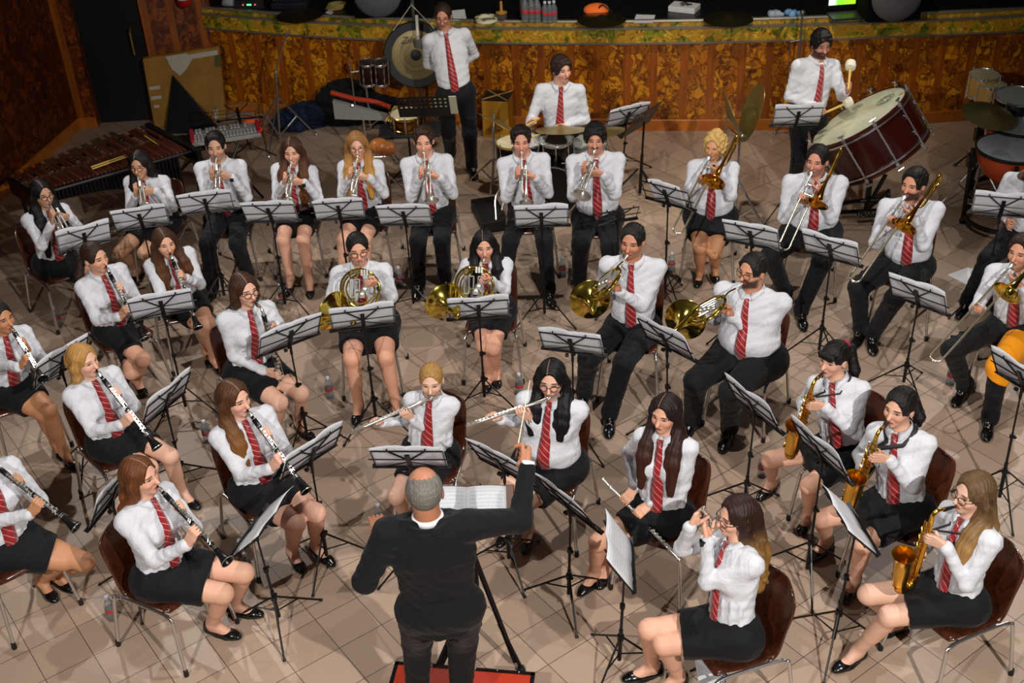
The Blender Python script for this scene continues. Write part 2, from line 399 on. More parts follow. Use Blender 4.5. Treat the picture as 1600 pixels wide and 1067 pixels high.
def hand(fs, Wp, G, A, T, s=1., curl=1., spread=.019, fr=.0088):
    """a hand reaching from wrist Wp to grip point G; fingers spread along A (index at the -A end), finger backs towards T"""
    A = nrm(A); S = G-Wp; S = nrm(S-A*(S@A)*.85); T = nrm(T-S*(T@S)-A*(T@A)*.9)
    kn = []; ctr = Wp+S*.045*s
    ln = (.92, 1., .95, .8)
    for i in range(4):
        o = A*(i-1.5)*spread*s*1.0; K = G-S*.047*s+o*.95+T*.020*s; kn.append(K)
        fs.cone(Wp+A*(i-1.5)*.009*s+S*.004, K, .016*s, .0115*s, .008)
        m1 = G-S*.012*s+o+T*(.030)*s*curl*ln[i]+T*.004*s; tip = G+S*(.014*ln[i])*s+o+T*.012*s
        fs.cone(K, m1, fr*1.1*s, fr*s, .004); fs.cone(m1, tip, fr*s, fr*.85*s, .003)
    fs.cone(ctr, G-S*.055*s+T*.008*s, .019*s, .017*s, .012)
    B = Wp+S*.03*s-A*.018*s; m_ = G-S*.038*s-A*.030*s-T*.012*s; t_ = G-S*.004*s-A*.012*s-T*.018*s
    fs.cone(B, m_, .0135*s, .0105*s, .008); fs.cone(m_, t_, .0105*s, .0088*s, .004)

PEOPLE = {}
def person(key, who, label, head, yaw, hyaw=None, pitch=18, pelvis=None, pz=.53, s=1., fem=True, wide=1., legs='skirt', ankles=None, splay=0.,
           hair=('long', '2a1a12'), tone='d9a184', beard=0, glasses=False, instr=None, hands=None, stand=False, feet_yaw=None, headz=None, L=None,
           tie=True, h=None, suit=False, elbow=(None, None), watch=False, knees=None, crown=None, top=None, orange=False, roll=0, seat=True):
    P = at(*pelvis, pz) if len(pelvis) == 2 else A_(*pelvis)
    F0 = A_(math.sin(rad(yaw)), -math.cos(rad(yaw)), 0)
    L = (L or (.665 if not stand else .70))*s
    if headz: Hc = at(*head, headz)
    else:
        best = None
        for z in np.linspace(P[2]+.35*s, P[2]+.78*s, 90):
            q = at(*head, z); v = q-P; e = abs(np.linalg.norm(v)-L)+.25*max(0, .25-nrm(v)@F0*1.0-.25)+.3*max(0, -(v@F0))
            if best is None or e < best[0]: best = (e, q)
        Hc = best[1]
    Ht = np.linalg.norm(Hc-P); ux = nrm(Hc-P); Rt = nrm(np.cross(F0, ux)); F = nrm(np.cross(ux, Rt)); U = ux
    # head frame
    hy = yaw if hyaw is None else hyaw; hF = A_(math.sin(rad(hy)), -math.cos(rad(hy)), 0); hR = nrm(np.cross(hF, A_(0, 0, 1)))
    pr = rad(pitch*(.12 if not stand else .5)); hF, hU = hF*math.cos(pr)-A_(0, 0, 1)*math.sin(pr), A_(0, 0, 1)*math.cos(pr)+hF*math.sin(pr)
    if roll: rr = rad(roll); hR, hU = hR*math.cos(rr)+hU*math.sin(rr), hU*math.cos(rr)-hR*math.sin(rr)
    hs = .97*(s if s > .92 else .95) if fem else 1.02*min(1.02, s)
    HR = np.array([hR, hF, hU]); hp = lambda x, y, z: Hc+(hR*x+hF*y+hU*z)*hs
    mouth = hp(0, .100, -.060)
    sp = lambda t: P+U*(Ht*t)     # along the spine
    dist = np.linalg.norm(Hc-EYE); h = h or (.0056 if dist < 7.2 else .0066 if dist < 9.5 else .0078)
    base = A_(P[0], P[1], 0)
    # limbs
    hw = .088 if fem else .092
    hip = {-1: P-Rt*hw*wide, 1: P+Rt*hw*wide}
    tl, sl_ = (.415*s, .40*s) if fem else (.44*s, .425*s)
    if ankles is None: an = [P*A_(1, 1, 0)+F0*.40*s-Rt*.10+A_(0, 0, .085), P*A_(1, 1, 0)+F0*.40*s+Rt*.10+A_(0, 0, .085)]
    else: an = [at(*a, .085) if len(a) == 2 else A_(*a) for a in ankles]
    if legs and not (ankles is not None and len(an) == 2 and isinstance(ankles, tuple)):
        an.sort(key=lambda q: q@Rt)
    ank = {-1: an[0], 1: an[1]}
    kn = {}
    for q in (-1, 1):
        pole = A_(0, 0, 1.)+F0*.75+Rt*q*(splay if not stand else 0.05) if not stand else F0+Rt*q*.05
        kn[q] = ik(hip[q], ank[q], tl, sl_, pole)
        if knees is not None and knees[0 if q < 0 else 1] is not None: kn[q] = at(*knees[0 if q < 0 else 1])
    wR = 1.*wide
    sho = {q: Hc-U*(.214*s)+Rt*q*(.150 if fem else .172)*s*(.5+.5*wide)-F*.012 for q in (-1, 1)}
    ul, fl_ = (.265*s, .235*s) if fem else (.295*s, .262*s)
    # hands
    if callable(hands): hands_ = hands(dict(mouth=mouth, F=F0, R=Rt, U=U, P=P, H=Hc, sp=sp, hp=hp, s=s, hF=hF, hU=hU, hR=hR))
    else: hands_ = hands or {}
    W = {}; E = {}
    for q in (-1, 1):
        if q in hands_:
            G, Ax, T = hands_[q][:3]; e0 = sho[q]-A_(0, 0, .22)+Rt*q*.12+F0*.05
            pole = -A_(0, 0, 1.)+Rt*q*(.45 if fem else .34)-F0*.15
            if elbow[0 if q < 0 else 1] is not None: pole = elbow[0 if q < 0 else 1](Rt, F0)
            Wq = G-nrm(G-e0)*.10*s
            for _ in range(3):
                El = ik(sho[q], Wq, ul, fl_, pole); S = nrm(G-El); S = nrm(S-Ax*(S@Ax)*.75); Wq = G-S*.112*s-nrm(T)*.0
            W[q] = Wq; E[q] = ik(sho[q], Wq, ul, fl_, pole)
        else:
            W[q] = kn[q]*.55+hip[q]*.45+A_(0, 0, .12); E[q] = ik(sho[q], W[q], ul, fl_, -A_(0, 0, 1.)+Rt*q*.5)
    allp = [Hc, P, *ank.values(), *kn.values(), *W.values(), *E.values(), *sho.values()]+[g[0] for g in hands_.values()]
    lo = np.min(allp, 0)-.24; hi = np.max(allp, 0)+.24; lo[2] = max(lo[2], -.02) if not stand else lo[2]
    # ---- the body: one continuous surface
    b = SDF(lo, hi, h)
    b.ell(hp(0, -.010, .028), HR, (.077*hs, .095*hs, .090*hs), .01)
    b.ell(hp(0, .026, -.035), HR, (.060*hs, .064*hs, .074*hs), .035)
    b.cone(hp(0, .068, -.092), hp(0, .06, -.09), .021*hs, .021*hs, .03)
    b.ell(hp(0, .072, .022), HR, (.048*hs, .016*hs, .012*hs), .02)
    for q in (-1, 1):
        b.ell(hp(q*.032, .094, .004), HR, (.017*hs, .013*hs, .011*hs), .014, 'sub')
        b.ell(hp(q*.036, .060, -.028), HR, (.024*hs, .026*hs, .022*hs), .02)
        b.ell(hp(q*.080, -.008, -.012), HR, (.009*hs, .020*hs, .031*hs), .006)
    b.cone(hp(0, .088, .006), hp(0, .108, -.030), .008*hs, .0135*hs, .012)
    b.ell(hp(0, .086, -.060), HR, (.024*hs, .013*hs, .012*hs), .010)
    nb = Hc-U*(.158*s if fem else .163*s)-F*.01; nr = (.047 if fem else .058)*hs
    b.cone(hp(0, -.018, -.06), nb, nr, nr*1.12, .03)
    b.cone(nb-U*.03, sp(.35), .05, .10, .04, flat=F, fs=.7); b.cone(sp(.35), P, .10*wR, .12*wR, .05, flat=F, fs=.75)
    for q in (-1, 1):
        b.cone(nb, sho[q], .036, .036*s, .03); b.cone(sho[q], E[q], .034*s, .028*s, .03)
        b.cone(E[q], W[q]*.6+E[q]*.4, .027*s, .026*s, .02); b.cone(W[q]*.6+E[q]*.4, W[q], .026*s, .0245*s, .02)
        if q in hands_:
            G, Ax, T = hands_[q][:3]; kw = hands_[q][3] if len(hands_[q]) > 3 else {}
            hand(b, W[q], G, Ax, T, s*(.97 if fem else 1.06), **kw)
        b.cone(P, hip[q], .10, .085*wR, .05)
        k_, a_ = kn[q], ank[q]; wl = .92+.3*(wide-1)+.05
        b.cone(hip[q], k_, .086*wR*s, .060*wl*s, .04)
        d = nrm(a_-k_); back = nrm(-F0-d*((-F0)@d))
        b.cone(k_, a_, .055*wl*s, .036*s, .025); b.cone(k_+d*.08*s+back*.018*s, k_+d*.22*s+back*.008, .050*wl*s, .042*wl*s, .03)
    fy = {}
    for q in (-1, 1):
        a_ = ank[q]; fd = F0+Rt*q*.12 if feet_yaw is None else A_(math.sin(rad(feet_yaw)), -math.cos(rad(feet_yaw)), 0)+Rt*q*.05
        tiltz = a_[2]-.085
        fd = nrm(fd*A_(1, 1, 0)); fy[q] = fd
        b.cone(a_, a_+fd*.10*s-A_(0, 0, .052), .034*s, .026*s, .03); b.cone(a_-A_(0, 0, .045)-fd*.02, a_+fd*.13*s-A_(0, 0, .060), .028*s, .022*s, .02)
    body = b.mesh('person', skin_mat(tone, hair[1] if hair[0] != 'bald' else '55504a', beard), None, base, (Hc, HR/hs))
    tag(body, label, 'person')
    # ---- top: shirt or jacket
    t = SDF(lo, hi, h); top_m = SUIT if suit else SHIRT; ex = .010 if suit else 0.
    cw, cd = (.150, .66) if fem else (.168, .66)
    hipr = (.150 if fem else .142)*wide; war = (.128 if fem else .140)*wide
    if suit: hipr, war = .158, .156
    chr_ = cw*(.6+.4*wide)
    t0 = .14 if not suit else -.24
    t.cone(sp(t0)+F*.01, sp(.28)+F*.012, hipr+ex*(1.0), war+ex, .05, flat=F, fs=.74)
    if suit: t.cone(sp(-.2)+F*.01, sp(.55), .158, .176, .05, flat=F, fs=.66)
    t.cone(sp(.28)+F*.012, sp(.52), war+ex, chr_*s+ex, .05, flat=F, fs=.68)
    t.cone(sp(.52), Hc-U*.26*s, chr_*s+ex, .13*s+ex, .05, flat=F, fs=.62)
    t.cone(sho[-1]*.72+sho[1]*.28, sho[1]*.72+sho[-1]*.28, .070*s+ex, .070*s+ex, .05)
    for q in (-1, 1): t.cone(nb-U*.005, sho[q], .045+ex, .054*s+ex, .03)
    t.cone(nb-U*.045, nb+U*.005, .072*s, nr+.010, .03)
    if fem and s > .9:
        for q in (-1, 1): t.ell(sp(.50)+Rt*q*.068*(.5+.5*wide)+F*.078*(.6+.4*wide), np.array([Rt, F, U]), (.066*wide, .058, .066), .035)
    if wide > 1.12 and not suit: t.ell(sp(.25)+F*.05, np.array([Rt, F, U]), (.15*wide, .11*wide, .13), .06)
    t.cone(nb-U*.10+F*.055, nb+U*.05+F*.075, .030, .018, .01, mode='sub') if suit else None
    t.cone(nb+U*.02-F*.0, nb+U*.20, nr+.003, nr+.02, .004, mode='sub')
    t.cut(nb+U*.026, nrm(U+F*.30))
    torso = t.d.copy()
    for q in (-1, 1):
        sw_ = (.9 if fem else 1.)*(.7+.3*wide); t.cone(sho[q]+U*.002, E[q], .060*s*sw_+ex, .047*s*sw_+ex, .04); t.cone(E[q], W[q]+nrm(E[q]-W[q])*.012, .047*s*sw_+ex, .031*s+ex*.6, .02)
        c0 = W[q]+nrm(E[q]-W[q])*.035; t.cone(c0, W[q]+nrm(E[q]-W[q])*.006, .036*s+ex*.4, .036*s+ex*.4, .004)
    # creases: raised folds across the elbow and the waist
    if not suit:
        for j in range(7):
            a = -1.2+2.4*j/6; c = sp(.16)+(Rt*math.sin(a)+F*math.cos(a)*.74)*hipr*.98; t.cone(c, c+U*.12, .007, .004, .02)
    if suit:
        t.cut(sp(-.16), -U)
    else: t.cut(sp(.045), -U)
    t.ripple(sp(.3), np.array([Rt, F, U]), .0032 if not suit else .0028, 'cloth')
    top_o = t.mesh('jacket' if suit else 'shirt', top_m, body, base)
    # collar leaves
    cm = MB(); nn = 22; rc = nr+.020; 
    for row in range(2): pass
    ringi = []; V = []; Fc = []
    for i in range(nn+1):
        a = rad(16)+(2*math.pi-rad(32))*i/nn; dr = F*math.cos(a)+Rt*math.sin(a); c0 = nb-F*.002
        tipf = max(0, math.cos(a)); V += [c0+dr*(rc-(.012 if suit else .006))+U*(.046-.024*tipf)+F*.006*tipf, c0+dr*(rc+(.012+.014*tipf if not suit else -.004))+U*(.016-.040*tipf**3)+F*.014*tipf]
    for i in range(nn): Fc.append((2*i, 2*i+2, 2*i+3, 2*i+1))
    cm.add(V, Fc); cm.obj('collar', SHIRT if not suit else plain('white_collar_cotton', 'e6e6e8', .8), body, base, solid=.006)
    if suit:
        for q in (-1, 1):
            c = MB(); wv = W[q]; e = nrm(E[q]-wv); c.tube([wv+e*.03, wv-e*.028], [.036*s, .034*s], 20); c.obj('shirt_cuff', plain('white_collar_cotton', 'e6e6e8', .8), body, base)
        c = MB(); ringp = []
        for i in range(15):
            a = rad(60)+rad(240)*i/14; dr = F*math.cos(a)+Rt*math.sin(a); ringp.append(nb+dr*(rc+.022)+U*.012)
        c.tube(ringp, [.010]+[.016]*13+[.010], 8); c.obj('lapel_collar', SUIT, body, base)
    # ---- tie
    if tie:
        full_d = t.d; t.d = np.where(torso > 0, torso, np.minimum(torso, full_d)); t.d = torso; cl = []
        tt = np.linspace(.775, .13 if seat else .03, 15)
        for tv in tt:
            p0 = sp(tv)+F*.02; r = .30
            while r > .0 and t.sample(p0+F*r) > 0: r -= .004
            cl.append(p0+F*(r+.008))
        V = []; Fc = []; uv = []; ll = 0
        for i, c in enumerate(cl):
            if i: ll += np.linalg.norm(c-cl[i-1])
            wd = [.021, .017][i] if i < 2 else .018+(.040-.018)*min(1, (i-1)/9.)
            V += [c-Rt*wd-F*.004, c+F*.005, c+Rt*wd-F*.004]; uv += [(0, ll), (wd, ll), (2*wd, ll)]
        e = cl[-1]-U*.05*1; V += [e-Rt*.001, e+F*.003, e+Rt*.001]; uv += [(.04, ll+.04)]*3
        for i in range(len(cl)):
            a = 3*i; Fc += [(a, a+3, a+4, a+1), (a+1, a+4, a+5, a+2)]
        tm = MB(); tm.add(V, Fc, uv); to = tm.obj('tie', TIE, body, base, solid=.007)
        kb = MB(); kp = cl[0]; kb.add([kp+Rt*a*.021+U*c+F*f for a, c, f in ((-1, .012, 0), (1, .012, 0), (.62, -.024, .0), (-.62, -.024, .0), (-.8, .012, .014), (.8, .012, .014), (.5, -.024, .013), (-.5, -.024, .013))],
                         [(4, 7, 6, 5), (0, 4, 5, 1), (3, 2, 6, 7), (0, 3, 7, 4), (1, 5, 6, 2)], [(0, .0), (.04, .0), (.03, .04), (.01, .04), (0, .01), (.04, .01), (.03, .05), (.01, .05)])
        kb.obj('tie_knot', TIE, to, base)
    # ---- skirt or trousers
    g = SDF(lo, hi, h)
    if legs == 'skirt':
        g.cone(sp(.20), P+A_(0, 0, .0), .124*wide, .150*wide, .04, flat=F, fs=.8)
        for q in (-1, 1):
            e = hip[q]+(kn[q]-hip[q])*.70; g.cone(P, hip[q]+A_(0, 0, .005), .13*wR, .104*wR, .05); g.cone(hip[q]+A_(0, 0, .005), e, .104*wR*(.4+.6*s), .086*wR*s, .06)
        e0 = (hip[-1]+hip[1])/2; e1 = ((hip[-1]+(kn[-1]-hip[-1])*.66)+(hip[1]+(kn[1]-hip[1])*.66))/2
        g.cone(e0, e1, .085, .072, .06)
        ax_ = nrm((kn[-1]+kn[1])/2-P); g.cut(P+ax_*.275*s, ax_)
        g.cut(sp(.19), U)
        for q in (-1, 1):  # hem stands off the leg
            pass
        gm, gn = SKIRT, 'skirt'
    else:
        hb_ = .78 if stand else 1.; g.cone(sp(.18), P, .136*wide, .145*wide*(.9 if stand else 1.), .04, flat=F, fs=.8)
        for q in (-1, 1):
            k_, a_ = kn[q], ank[q]; g.cone(P, hip[q], .12*wR*hb_, .103*wR*hb_, .05); g.cone(hip[q], k_, .101*wR*s*(.88 if stand else 1.), .073*s*(.7+.3*wR), .05)
            d = nrm(a_-k_); g.cone(k_, a_+A_(0, 0, .01), .073*s*(.7+.3*wR), .060*s, .03); g.cone(k_+F0*.012, k_+d*.03+F0*.01, .066*s, .064*s, .02)
            g.cone(a_+A_(0, 0, .03), a_-A_(0, 0, .012)+fy[q]*.012, .060*s, .058*s, .02)
            for j in range(3):
                c = k_+(hip[q]-k_)*(.10+.16*j); sd = nrm(np.cross(nrm(hip[q]-k_), Rt)); g.cone(c+sd*.068*(1+.1*j)-Rt*.05, c+sd*.068+Rt*.05-F0*.03, .010, .006, .02)
                c2 = k_+d*(.10+.11*j); g.cone(c2+F0*.055-Rt*.04, c2+F0*.06+Rt*.04+d*.03, .008, .005, .02)
        g.cut(sp(.19), U)
        gm, gn = (SUIT if suit else TROUS), 'trousers'
    g.ripple(P, np.array([Rt, F0, A_(0, 0, 1.)]), .0022, 'cloth'); g.mesh(gn, gm, body, base)
    if not suit:
        bl = MB(); 
    # ---- shoes
    for q in (-1, 1):
        a_, fd = ank[q], fy[q]; sd = A_(-fd[1], fd[0], 0); so = A_(a_[0], a_[1], a_[2]-.085)
        f2 = SDF(np.minimum(so-fd*.09, so+fd*.22)-.09, np.maximum(so-fd*.09, so+fd*.22)+A_(.09, .09, .17), .0058 if dist < 8 else .0075)
        k = s*(.96 if fem else 1.12)
        f2.cone(so-fd*.035*k+A_(0, 0, .030), so+fd*.13*k+A_(0, 0, .026), .034*k, .036*k, .02, flat=A_(0, 0, 1), fs=.85)
        f2.cone(so+fd*.12*k+A_(0, 0, .024), so+fd*.165*k+A_(0, 0, .022), .036*k, .028*k, .02, flat=A_(0, 0, 1), fs=.7)
        if legs == 'skirt':
            f2.cone(so-fd*.038*k+A_(0, 0, .05), so-fd*.035*k+A_(0, 0, .068), .032*k, .031*k, .015)
            f2.cone(so-fd*.0*k+A_(0, 0, .075), so+fd*.075*k+A_(0, 0, .060), .027*k, .029*k, .006, mode='sub')
            f2.cone(so-fd*.0*k+A_(0, 0, .085), so+fd*.05*k+A_(0, 0, .085), .031*k, .031*k, .006, mode='sub')
        else:
            f2.cone(so-fd*.03*k+A_(0, 0, .05), so+fd*.05*k+A_(0, 0, .055), .035*k, .033*k, .02)
            f2.cone(so-fd*.01*k+A_(0, 0, .08), so+fd*.01*k+A_(0, 0, .085), .040*k, .040*k, .02)
        f2.cut(so, A_(0, 0, -1))
        sh = f2.mesh('shoe', SHOE, body, base)
        hb = MB(); hz = .016
        sv = []
        for i in range(20):
            aa = 2*math.pi*i/20; lx = math.cos(aa); ly = math.sin(aa); rr_ = .040*k if lx > 0 else .034*k; cx = (.062+.108*lx)*k; sv.append(so+fd*cx+sd*ly*rr_*(1-.25*max(0, lx)**2))
        V = [p_+A_(0, 0, .001) for p_ in sv]+[p_+A_(0, 0, .014) for p_ in sv]; n_ = 20
        hb.add(V, [tuple(range(n_))[::-1], tuple(range(n_, 2*n_))]+[(i, (i+1) % n_, n_+(i+1) % n_, n_+i) for i in range(n_)]); hb.obj('sole', RUBBER, sh, base)
    # ---- hair
    st, hc = hair[0], hair[1]; c2 = hair[2] if len(hair) > 2 else None; opt = hair[3] if len(hair) > 3 else {}
    allh = [Hc+A_(.27, .27, .19), Hc-A_(.27, .27, .54 if st in ('long', 'pony', 'wavy') else .27)]
    f = SDF(np.min(allh, 0), np.max(allh, 0), min(h, .0066)); bc = hp(0, -.012, .030)
    th = opt.get('thick', .011 if st not in ('bun', 'pony') else .007)
    if st == 'bald':
        f.ell(hp(0, -.014, .02), HR, ((.077+.007)*hs, (.096+.007)*hs, (.088+.006)*hs), .01)
        f.ell(hp(0, .055, .125), HR, (.052*hs, .075*hs, .050*hs), .02, 'sub')
        f.ell(hp(0, .125, -.02), HR, (.10*hs, .10*hs, .16*hs), .008, 'sub'); f.cut(hp(0, 0, -.055), -hU)
    elif st in ('short', 'quiff', 'mop'):
        hi_ = {'short': .009, 'quiff': .015, 'mop': .022}[st]
        f.ell(bc, HR, ((.077+.008+hi_*.4)*hs, (.096+.008+hi_*.3)*hs, (.090+hi_)*hs), .01)
        for j in range(26):
            a = rng.uniform(-1.2, 1.2); e_ = rng.uniform(-.6, 1.0); p_ = hp(.072*math.sin(a)*1.0, -.03+.095*e_*.9, .095+hi_*.5-.06*(e_**2)*.6-.03*abs(math.sin(a))); f.cone(p_, p_+(hF*.02+hR*rng.uniform(-.02, .02))*hs, .013, .007, .01)
        if st != 'short': f.cone(hp(-.035, .050, .104), hp(.04, .052, .098), .020*hs, .018*hs, .02)
        if st == 'mop':
            f.cone(hp(-.045, .075, .070), hp(-.058, .068, .01), .022*hs, .014*hs, .015); f.cone(hp(.03, .082, .072), hp(.062, .06, .015), .020*hs, .012*hs, .015)
            for q in (-1, 1): f.cone(hp(q*.075, -.01, .04), hp(q*.082, -.02, -.035), .020*hs, .014*hs, .02)
            f.cone(hp(0, -.085, 0), hp(0, -.085, -.07), .05*hs, .03*hs, .03)
        fr_ = .030 if st == 'mop' else .0
        f.ell(hp(0, .122, .008-fr_*.7), HR, (.077*hs, .080*hs, (.108-fr_*.45)*hs), .008, 'sub')
        for q in (-1, 1):
            if st != 'mop': f.ell(hp(q*.090, .018, -.036), HR, (.022*hs, .044*hs, .052*hs), .008, 'sub')
        if st != 'mop': f.cut(hp(0, -.05, -.07), nrm(-hU-hF*.3))
    else:
        f.ell(bc, HR, ((.077+th)*hs, (.096+th)*hs, (.090+th)*hs), .01)
        if st in ('long', 'wavy', 'bob'):
            dn = opt.get('len', .30 if st != 'bob' else .13); amp = .012 if st == 'wavy' else .0
            bk = hp(0, -.075, -.02); D = A_(0, 0, -1.)
            b1 = nb-F*.085+U*.035; b2 = sp(.66)-F*.125; b3 = sp(.66-max(.0, dn-.16)/Ht)-F*.135
            if st == 'bob': b2 = b1-U*.02-F*.01; b3 = b2-U*.03
            f.chain([bk, b1, b2, b3], [.075*hs, .072*hs, .078*hs, .045*hs], .03, flat=F0, fs=.6 if st != 'wavy' else .95)
            for q in (-1, 1):
                fl = opt.get('L' if q < 0 else 'R', 'back')
                ch = [hp(q*.066, .005, .055), hp(q*.084, -.005, -.02), hp(q*.080, -.01, -.095)]
                if fl == 'front':
                    x0 = sp(.66)+Rt*q*.088+F*.075; ch += [x0+U*.02, sp(.60)+Rt*q*.092+F*.105, sp(.60-(dn-.16)/Ht)+Rt*q*.095+F*.135]
                    rs = [.028, .032, .040, .050, .050, .026]; f.chain([ch[2]-hF*.02, sp(.70)+Rt*q*.12-F*.01, sp(.60)+Rt*q*.125+F*.03], [.034, .040, .022], .02)
                elif fl == 'none': ch = ch[:2]+[hp(q*.07, -.05, -.07)]; rs = [.024, .022, .02]
                else:
                    ch += [sp(.70)+Rt*q*.085-F*.085, sp(.62 if st != 'bob' else .70)+Rt*q*.085-F*.115]; rs = [.026, .030, .032, .036, .026]
                f.chain(ch, [r*hs for r in rs], .02, **(dict(flat=F, fs=.62) if fl == 'front' else {}))
                if st == 'wavy':
                    for j in range(22):
                        c = ch[-3]*(1-j/22)+ch[-1]*(j/22)+A_(*rng.uniform(-.028, .028, 3)); f.cone(c, c+A_(*rng.uniform(-.02, .02, 2), -.03), .013, .009, .012)
            if st == 'wavy':
                for j in range(26):
                    uu = rng.uniform(0, 1); c = b1*(1-uu)+b3*uu+Rt*rng.uniform(-.085, .085)-F*rng.uniform(.0, .045); f.cone(c, c+A_(*rng.uniform(-.02, .02, 2), -.03), .015, .010, .014)
        if st == 'pony':
            a0 = hp(.0, -.10, opt.get('pz', .02)); dn = opt.get('len', .22); sd_ = Rt*opt.get('side', 0.); f.chain([a0, a0-hF*.03-A_(0, 0, .03)+sd_*.3, a0-F0*.03*(1-abs(opt.get('side', 0.))*8)-A_(0, 0, dn*.6)+sd_, a0-F0*.02-A_(0, 0, dn)+sd_*1.1], [.026, .032, .034, .014], .02)
        if st == 'bun': f.cone(hp(0, -.115, -.005), hp(0, -.12, .0), .040, .036, .02)
        if st == 'curly':
            for j in range(150):
                v_ = nrm(rng.normal(size=3)); 
                if v_[2] < -.55: continue
                p_ = bc+(hR*v_[0]*.090+hF*v_[1]*.108+hU*v_[2]*.104)*hs; f.cone(p_, p_+A_(*rng.uniform(-.012, .012, 3)), .017, .012, .006)
            for j in range(14): v_ = nrm(rng.normal(size=3)); p_ = hp(0, -.04, .125)+v_*.022; f.cone(p_, p_, .013, .013, .006)
            for q in (-1, 1):
                for j in range(14): p_ = hp(q*(.085+rng.uniform(-.01, .014)), rng.uniform(-.06, .045), rng.uniform(-.08, .03)); f.cone(p_, p_+A_(*rng.uniform(-.012, .012, 3)), .015, .011, .006)
        low = 0.0 if not opt.get('bangs') else .034
        f.ell(hp(0, .121, -.009-low*1.1), HR, ((.068 if st in ('long', 'wavy', 'bob') else .077)*hs, .082*hs, (.110-low*.5)*hs), .008, 'sub')
        if opt.get('bangs'): f.cone(hp(-.045, .082, .060), hp(.045, .082, .060), .020*hs, .020*hs, .015); f.cone(hp(-.042, .092, .045), hp(.042, .092, .045), .011*hs, .011*hs, .01)
        if st in ('pony', 'bun'):
            for q in (-1, 1): f.ell(hp(q*.088, .010, -.045), HR, (.020*hs, .040*hs, .048*hs), .008, 'sub')
            f.cut(hp(0, -.05, -.085), nrm(-hU-hF*.3)) if st == 'bun' else None
    bk_ = st not in ('long', 'wavy', 'bob'); f.ripple(Hc, HR/hs, {'bald': .0008, 'pony': .0013, 'bun': .0013, 'short': .0013, 'quiff': .0018, 'curly': .001}.get(st, .0022), 'back' if bk_ else 'fall')
    ho = f.mesh('hair', hair_mat(hc, c2, back=bk_, part=(opt.get('px', .012) if (not bk_ and opt.get('part', True)) else None)), body, base, (Hc, HR/hs))
    if st == 'pony' and opt.get('scrunchie'):
        m_ = MB(); a0 = hp(.0, -.105, opt.get('pz', .02)); m_.tube([a0+(hR*math.cos(a)+hU*math.sin(a))*.026 for a in np.linspace(0, 2*math.pi, 14)[:-1]], [.013+.003*(i % 2) for i in range(13)], 8, closed=True)
        m_.obj('scrunchie', cloth_mat('crimson_velvet', 'a01238', .7, .5, 30), ho, base)
    if glasses:
        m_ = MB()
        for q in (-1, 1):
            m_.tube([hp(q*.034+.024*math.cos(a), .104-.010*abs(math.cos(a)) if q*math.cos(a) > 0 else .104, .000+.020*math.sin(a)) for a in np.linspace(0, 2*math.pi, 17)[:-1]], .0023, 5, closed=True)
            m_.tube([hp(q*.058, .095, .004), hp(q*.079, .06, .006), hp(q*.082, -.01, .002)], .0022, 5)
        m_.tube([hp(-.010, .106, .006), hp(0, .110, .009), hp(.010, .106, .006)], .0023, 5)
        m_.obj('glasses', GLASSM, body, base)
    if watch:
        q = -1; e = nrm(E[q]-W[q]); c = W[q]+e*.004; m_ = MB(); m_.tube([c-e*.011, c+e*.011], [.031*s]*2, 18, cap=True)
        T = nrm(hands_[q][2]) if q in hands_ else U; m_.box(c+nrm(T-e*(T@e))*.031, (.03, .03, .03)); m_.obj('wristwatch', plain('black_watch_rubber', '0b0b0c', .3), body, base)
    if orange:
        q = -1; og = SDF(lo, hi, .0075); a0 = hip[q]+(kn[q]-hip[q])*.35; og.cone(a0, kn[q], .112, .092, .02); og.cone(kn[q], kn[q]+nrm(ank[q]-kn[q])*.10, .092, .088, .02)
        og.cut(kn[q]+nrm(ank[q]-kn[q])*.08+Rt*.02, nrm(ank[q]-kn[q]+Rt*.2)); og.cut(a0, nrm(hip[q]-kn[q])); oo = og.mesh('orange_cloth', ORANGE, None, base)
        tag(oo, 'orange cloth draped over the knee of the trombonist at the right edge', 'cloth')
    R = dict(obj=body, P=P, F=F0, R=Rt, U=U, H=Hc, hp=hp, mouth=mouth, kn=kn, ank=ank, W=W, who=who, yaw=yaw, sp=sp, nb=nb, nr=nr, s=s, base=base, sho=sho, Fb=F)
    PEOPLE[key] = R
    return R
